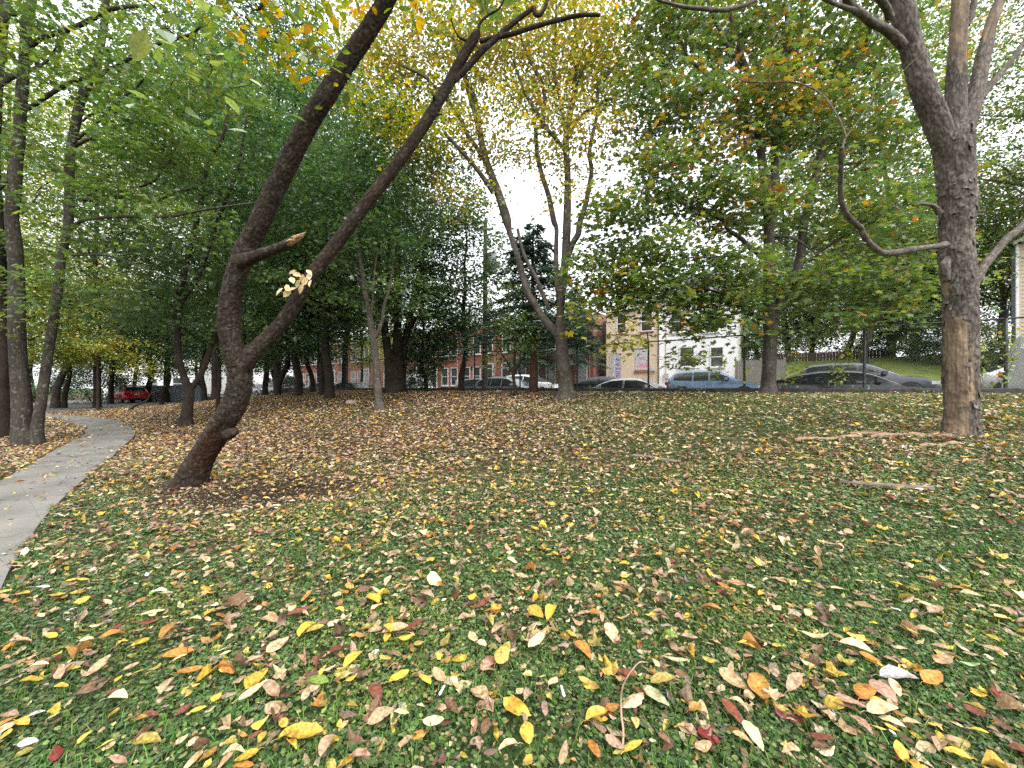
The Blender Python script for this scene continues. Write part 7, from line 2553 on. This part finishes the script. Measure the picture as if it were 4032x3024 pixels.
TPL = [curled_template(sh, g) for sh in ['oval'] * 9 + ['narrow'] * 5 + ['broad'] * 6 + ['lobed'] * 2]
for lo, hi, nm in ((0, 6.5, 'near'), (6.5, 99, 'far')):
    a = Acc()
    idx = np.where((ry >= lo) & (ry < hi))[0]
    pick = g.integers(0, len(TPL), len(idx)) if nm == 'near' else np.full(len(idx), -1)
    for ki in np.unique(pick):
        jj = idx[pick == ki]
        N = len(jj)
        x, y = rx[jj], ry[jj]
        pth = in_path(x, y)
        z = ground(x, y) + np.where(pth, .055, 0.012 + mounds(x, y) * .8 * np.clip(green_mask(x, y) * 1.3, 0, 1) + 0.04 * g.random(N))
        pos = np.column_stack((x, y, z))
        X = unit(np.column_stack((np.cos(raz[jj]), np.sin(raz[jj]), g.normal(0, .25, N))))
        nr = np.column_stack((g.normal(0, .3, N), g.normal(0, .3, N), np.ones(N))) * np.where(g.random(N) < .4, -1, 1)[:, None]
        col = np.array([LC[names[c]] for c in rci[jj]]) * g.lognormal(0, .2, (N, 1)) * (1 + g.normal(0, .05, (N, 3)))
        col = np.clip(col, .004, .8)
        if nm == 'far':
            leaves(a, 'quad', pos, X, nr, rsz[jj], col, g.uniform(.8, 1.25, N) * 1.1)
            continue
        tv, tf, tone = TPL[ki]
        Z = unit(nr - X * np.sum(nr * X, 1, keepdims=True))
        Yv = np.cross(Z, X)
        V = pos[:, None] + (rsz[jj] * 1.12)[:, None, None] * (tv[None, :, 0:1] * X[:, None] + tv[None, :, 1:2] * Yv[:, None] + np.abs(tv[None, :, 2:3]) * Z[:, None])
        V[..., 2] = np.maximum(V[..., 2], (z - .012)[:, None])
        two = g.random((N, 1, 1)) < .25
        cc = col[:, None, :] * tone[None, :, None]
        cc = np.where(two, cc * np.where(tv[None, :, 0:1] > .55, (.6, .5, .45), (1, 1, 1)), cc)
        a.add(V.reshape(-1, 3), [(tf[None] + (np.arange(N) * len(tv))[:, None, None]).reshape(-1, 4)], smooth=False, Col=cc.reshape(-1, 3))
    if nm == 'near':
        x, y, gg = sample_view(42000, .85, 6, 1.42, 91)
        ok = keep_on_lawn(x, y) & (gg.random(len(x)) < .25 + noise2(x * 1.6, y * 1.6, 92))
        x, y = x[ok], y[ok]
        N = len(x)
        az = gg.random(N) * 6.28
        cs = np.array([(0.34, 0.24, 0.14), (0.15, 0.09, 0.055), (0.44, 0.36, 0.17), (0.4, 0.3, 0.07), (0.08, 0.05, 0.032)])
        leaves(a, 'quad', np.column_stack((x, y, ground(x, y) + .006 + mounds(x, y) * gg.random(N) + .018 * gg.random(N))), np.column_stack((np.cos(az), np.sin(az), gg.normal(0, .3, N))),
               np.column_stack((gg.normal(0, .5, N), gg.normal(0, .5, N), np.ones(N))), gg.uniform(.008, .028, N), cs[gg.integers(0, 5, N)] * gg.lognormal(0, .2, (N, 1)), gg.uniform(.25, 1.1, N))
    a.build('leaf_litter', M['dry'], kind='stuff', label='fallen autumn leaves strewn over the ' + nm + ' part of the lawn')

# ------------------------------------------------------------------ small things on the lawn
M['stick'] = bark_mat("weathered_stick", (0.06, 0.048, 0.04), (0.19, 0.155, 0.13), (0.32, 0.28, 0.245), cell=60, zs=0.1, bump=0.4)
M['strip'] = bark_mat("fallen_bark_strip", (0.12, 0.07, 0.045), (0.3, 0.2, 0.13), (0.45, 0.33, 0.24), cell=50, zs=0.06, bump=0.4)


def lying(name, label, cat, pts, w0, w1, mat='stick', lift=0.6, sides=10, group=None, arch=0.0, amp=.12):
    G_p = [ground_hit(*p) for p in pts]
    P = catmull(np.array(G_p), 8)
    R = np.linspace(w0, w1, len(P))
    P[:, 2] = ground(P[:, 0], P[:, 1]) + R * lift + 0.02 + arch * np.sin(np.linspace(0, PI, len(P)))
    a = Acc()
    tube(a, P, R, sides, amp=amp, freq=4, seed=len(name) + int(w0 * 999))
    o = a.build(name, M[mat], label=label, category=cat)
    if group:
        o['group'] = group
    return o


lying('fallen_log', 'short thick grey log lying on the lawn at the right', 'log', [(1815, 1050), (1835, 1053), (1915, 1059), (2016, 1066)], .034, .031, sides=18, lift=.8)
lying('fallen_stick', 'thin dark stick on the lawn left of the thick grey log', 'stick', [(1368, 991), (1400, 993), (1440, 1000), (1470, 1004)], .028, .020, lift=.9)
lying('fallen_stick', 'short grey stick behind and left of the thick grey log', 'stick', [(1596, 1006), (1625, 1003), (1660, 999)], .016, .010, lift=.9)
lying('fallen_stick', 'slim crooked twig near the leaning tree, across the bare soil', 'stick', [(690, 1083), (730, 1078), (790, 1070), (850, 1062)], .010, .006, lift=.9)
lying('fallen_stick', 'small grey stick among the clover left of the middle', 'stick', [(640, 1283), (665, 1275), (700, 1262), (720, 1256)], .009, .006, lift=1)
lying('fallen_stick', 'dark twig in the litter by the left edge', 'stick', [(90, 1465), (150, 1450), (230, 1428)], .006, .004, lift=1.5)
lying('dry_stalk', 'pale arched bare stalk standing out of the clover', 'stalk', [(x, y) for x, y in cC([(330, 455), (285, 480), (240, 545), (205, 625), (192, 700), (193, 790), (203, 860), (198, 930)])], .0035, .005, mat='strip', lift=6, arch=.05, sides=7, amp=0)
for i, (pts, wd_, lb) in enumerate((([(1716, 957), (1790, 953), (1862, 950)], .03, 'long tan strip of fallen bark left of the dead tree'), ([(1836, 943), (1980, 947), (2120, 952)], .028, 'longest tan strip of fallen bark at the foot of the dead tree'), ([(1880, 951), (1930, 947), (1990, 945), (2030, 944)], .02, 'narrow strip of fallen bark across the longest one'), ([(1985, 972), (2030, 968), (2070, 966)], .028, 'short brown strip of fallen bark in front of the dead tree'))):
    P = catmull(np.array([ground_hit(*p) for p in pts]), 8)
    P[:, 2] = ground(P[:, 0], P[:, 1])
    n_ = len(P)
    T_v = np.gradient(P, axis=0)
    T_v /= np.linalg.norm(T_v, axis=1)[:, None]
    Nn = np.stack((-T_v[:, 1], T_v[:, 0], np.zeros(n_)), 1)
    prof = np.linspace(-1, 1, 6)
    wv = wd_ * (0.55 + 0.45 * np.sin(np.linspace(.25, PI - .25, n_))) * (1 + .25 * np.sin(np.arange(n_) * 1.9 + i))
    V = P[:, None, :] + Nn[:, None, :] * (prof[None, :, None] * wv[:, None, None])
    V[..., 2] += 0.045 + 0.03 * (1 - prof[None, :] ** 2) + .015 * np.sin(np.arange(n_) * .6)[:, None]
    Vb = V - (0, 0, 0.012)
    idx = (np.arange(n_ - 1)[:, None] * 6 + np.arange(5)[None, :]).ravel()
    F = np.stack((idx, idx + 1, idx + 7, idx + 6), 1)
    a = Acc()
    bk = np.stack((np.repeat(prof[None] * wd_, n_, 0), np.zeros((n_, 6)), np.repeat(np.arange(n_)[:, None] * .05, 6, 1)), -1).reshape(-1, 3)
    a.add(V.reshape(-1, 3), [F], bk=bk)
    a.add(Vb.reshape(-1, 3), [F[:, ::-1]], bk=bk)
    for e in (0, 5):
        k = np.arange(n_) * 6 + e
        S_v = np.vstack((V.reshape(-1, 3)[k], Vb.reshape(-1, 3)[k]))
        j = np.arange(n_ - 1)
        a.add(S_v, [np.stack((j, j + 1, j + 1 + n_, j + n_), 1)], bk=np.vstack((bk[k], bk[k])))
    a.build('bark_strip', M['strip'], label=lb, category='bark', group='strips of bark under the dead tree')
# fallen crooked branch by the car park
a = Acc()
P = [pt(x, y, 21.0) for x, y in z5([(940, 1356), (990, 1320), (1050, 1296), (1072, 1280), (1095, 1240), (1130, 1222), (1165, 1216)])]
P = catmull(np.array(P), 5)
P[:, 2] += float(ground(P[0, 0], P[0, 1])) - P[0, 2] + .06
tube(a, P, np.linspace(.07, .025, len(P)), 10, amp=.1, seed=3)
a.build('fallen_branch', M['bark_dark'], label='crooked dead branch with its tip in the air, right of the red hatchback', category='branch')


def stone(name, label, fx, fy, sx, sy, sz, mat, seed, cat='stone', square=False):
    g = np.random.default_rng(seed)
    c = ground_hit(fx, fy)
    th, ph = np.meshgrid(np.linspace(0, PI, 13), np.linspace(0, 2 * PI, 19)[:-1], indexing='ij')
    e = 0.45 if square else 0.85
    sg = lambda v: np.sign(v) * np.abs(v) ** e
    V = np.stack((sg(np.sin(th)) * sg(np.cos(ph)) * sx, sg(np.sin(th)) * sg(np.sin(ph)) * sy, sg(np.cos(th)) * sz), -1)
    n3 = noise3(V[..., 0] / sx * 1.6 + seed, V[..., 1] / sy * 1.6, V[..., 2] / sz * 1.6, seed)
    V *= (0.85 + .3 * n3)[..., None]
    k = 18
    i = (np.arange(12)[:, None] * k + np.arange(k)[None, :])
    j = (np.arange(12)[:, None] * k + (np.arange(k)[None, :] + 1) % k)
    a = Acc()
    a.add(V.reshape(-1, 3), [np.stack((i.ravel(), i.ravel() + k, j.ravel() + k, j.ravel()), 1)])
    o = a.build(name, mat, label=label, category=cat)
    o.location = (c[0], c[1], c[2] + sz * .5)
    o.rotation_euler = (0, 0, seed)
    return o


M['pebble'] = noisy("grey_pebble", (0.28, 0.28, 0.27), (0.42, 0.42, 0.40), scale=30, rough=.8)
M['white_petal'] = noisy("white_crumpled_paper", (0.66, 0.62, 0.6), (0.82, 0.79, 0.77), scale=30, rough=.8)
stone('stone', 'rounded grey stone lying among yellow leaves right of the middle', 1510, 1249, .026, .022, .02, M['pebble'], 3)
stone('stone', 'flat pinkish stone half sunk in the litter left of the slender grey tree', 760, 872, .26, .2, .1, noisy("pinkish_stone", (0.2, 0.14, 0.11), (0.33, 0.25, 0.2), scale=6), 5, square=True)
stone('stone', 'small white stone at the right end of the thick grey log', 2012, 1069, .035, .03, .025, M['white_petal'], 7)
stone('stone', 'white pebble in the grass at the right', 1885, 1286, .02, .012, .012, M['white_petal'], 9)
stone('stone', 'pale brick like stone by the wall in front of the pale silver crossover', 1078, 848, .22, .14, .07, M['pebble'], 11, square=True)


def crumple(label, fx, fy, s, seed):
    g = np.random.default_rng(seed)
    c = ground_hit(fx, fy)
    a = Acc()
    for k in range(5):
        az = g.uniform(0, 6.28)
        d = np.array((math.cos(az) * .8, math.sin(az) * .8, g.uniform(0, .5)))
        n_ = np.array((-d[1], d[0], g.normal(0, .3)))
        L = s * g.uniform(.35, .6)
        v = [np.zeros(3), d * L * .5 + n_ * L * .3, d * L, d * L * .45 - n_ * L * .3]
        v2 = [q_ + (0, 0, .0015) for q_ in v]
        a.add(np.array(v + v2), [np.array([(0, 1, 2, 3), (7, 6, 5, 4), (0, 4, 5, 1), (1, 5, 6, 2), (2, 6, 7, 3), (3, 7, 4, 0)])], smooth=False)
    o = a.build('paper_scrap', M['white_petal'], label=label, category='litter')
    o.location = (c[0], c[1], c[2] + .03)


for k, (fxy, s, lb) in enumerate(((cW([(245, 430)])[0], .05, 'crumpled white scrap left of the two upright yellow leaves'), (cB([(1420, 690)])[0], .07, 'white torn scrap beside a long yellow leaf'), (cA([(340, 120)])[0], .09, 'white scrap near the edge of the footpath'), (cA([(650, 352)])[0], .07, 'small white scrap at the left of the lawn'), (cC([(45, 145)])[0], .04, 'tiny pale scrap right of the two upright yellow leaves'), (cA([(250, 1610)])[0], .06, 'crumpled white scrap at the front left'))):
    crumple(lb, fxy[0], fxy[1], s, 900 + k)
M['label_white'] = noisy("white_plastic", (0.7, 0.69, 0.68), (0.8, 0.79, 0.78), scale=20, rough=.4, bump=0)
for (xa, ya), (xb, yb), lb in ((*[p[:2] for p in cW([(415, 1300), (355, 1445)])], 'white strip with dark dots, left one of the pair in the clover'), (*[p[:2] for p in cW([(1685, 1300), (1725, 1458)])], 'white strip with dark dots, right one of the pair in the clover')):
    A_, Bv = ground_hit(xa, ya), ground_hit(xb, yb)
    d = (Bv - A_)
    L = min(.085, float(np.linalg.norm(d[:2])))
    t = thing('plant_marker', lb, 'marker', tuple((A_ + Bv) / 2 + (0, 0, .085)), math.atan2(d[1], d[0]), 'white dotted markers in the clover')
    a = Acc()
    hw_ = .0062
    o_ = [(-L / 2, -hw_ * .7), (L / 2 - .012, -hw_), (L / 2, 0), (L / 2 - .012, hw_), (-L / 2, hw_ * .7), (-L / 2 - .004, 0)]
    v = [(x, y, 0) for x, y in o_] + [(x, y, .0025) for x, y in o_]
    a.add(v, [np.array([(5, 4, 3, 2, 1, 0), (6, 7, 8, 9, 10, 11)]), np.array([(i, (i + 1) % 6, (i + 1) % 6 + 6, i + 6) for i in range(6)])], smooth=False)
    part(a, 'strip', M['label_white'], t)
    for k in range(4):
        a = Acc()
        cx_ = -L / 2 + L * (.16 + .22 * k)
        an = np.arange(8) / 8 * 2 * PI
        v = [(cx_ + .0026 * math.cos(q_), .0026 * math.sin(q_), .0024) for q_ in an] + [(cx_ + .0026 * math.cos(q_), .0026 * math.sin(q_), .0034) for q_ in an]
        a.add(v, [np.arange(8)[None, :] + 8, np.array([(i, (i + 1) % 8, (i + 1) % 8 + 8, i + 8) for i in range(8)])], smooth=False)
        part(a, 'dot', M['black_trim'], t)
    t.rotation_euler = (0, math.radians(-8), math.atan2(d[1], d[0]))
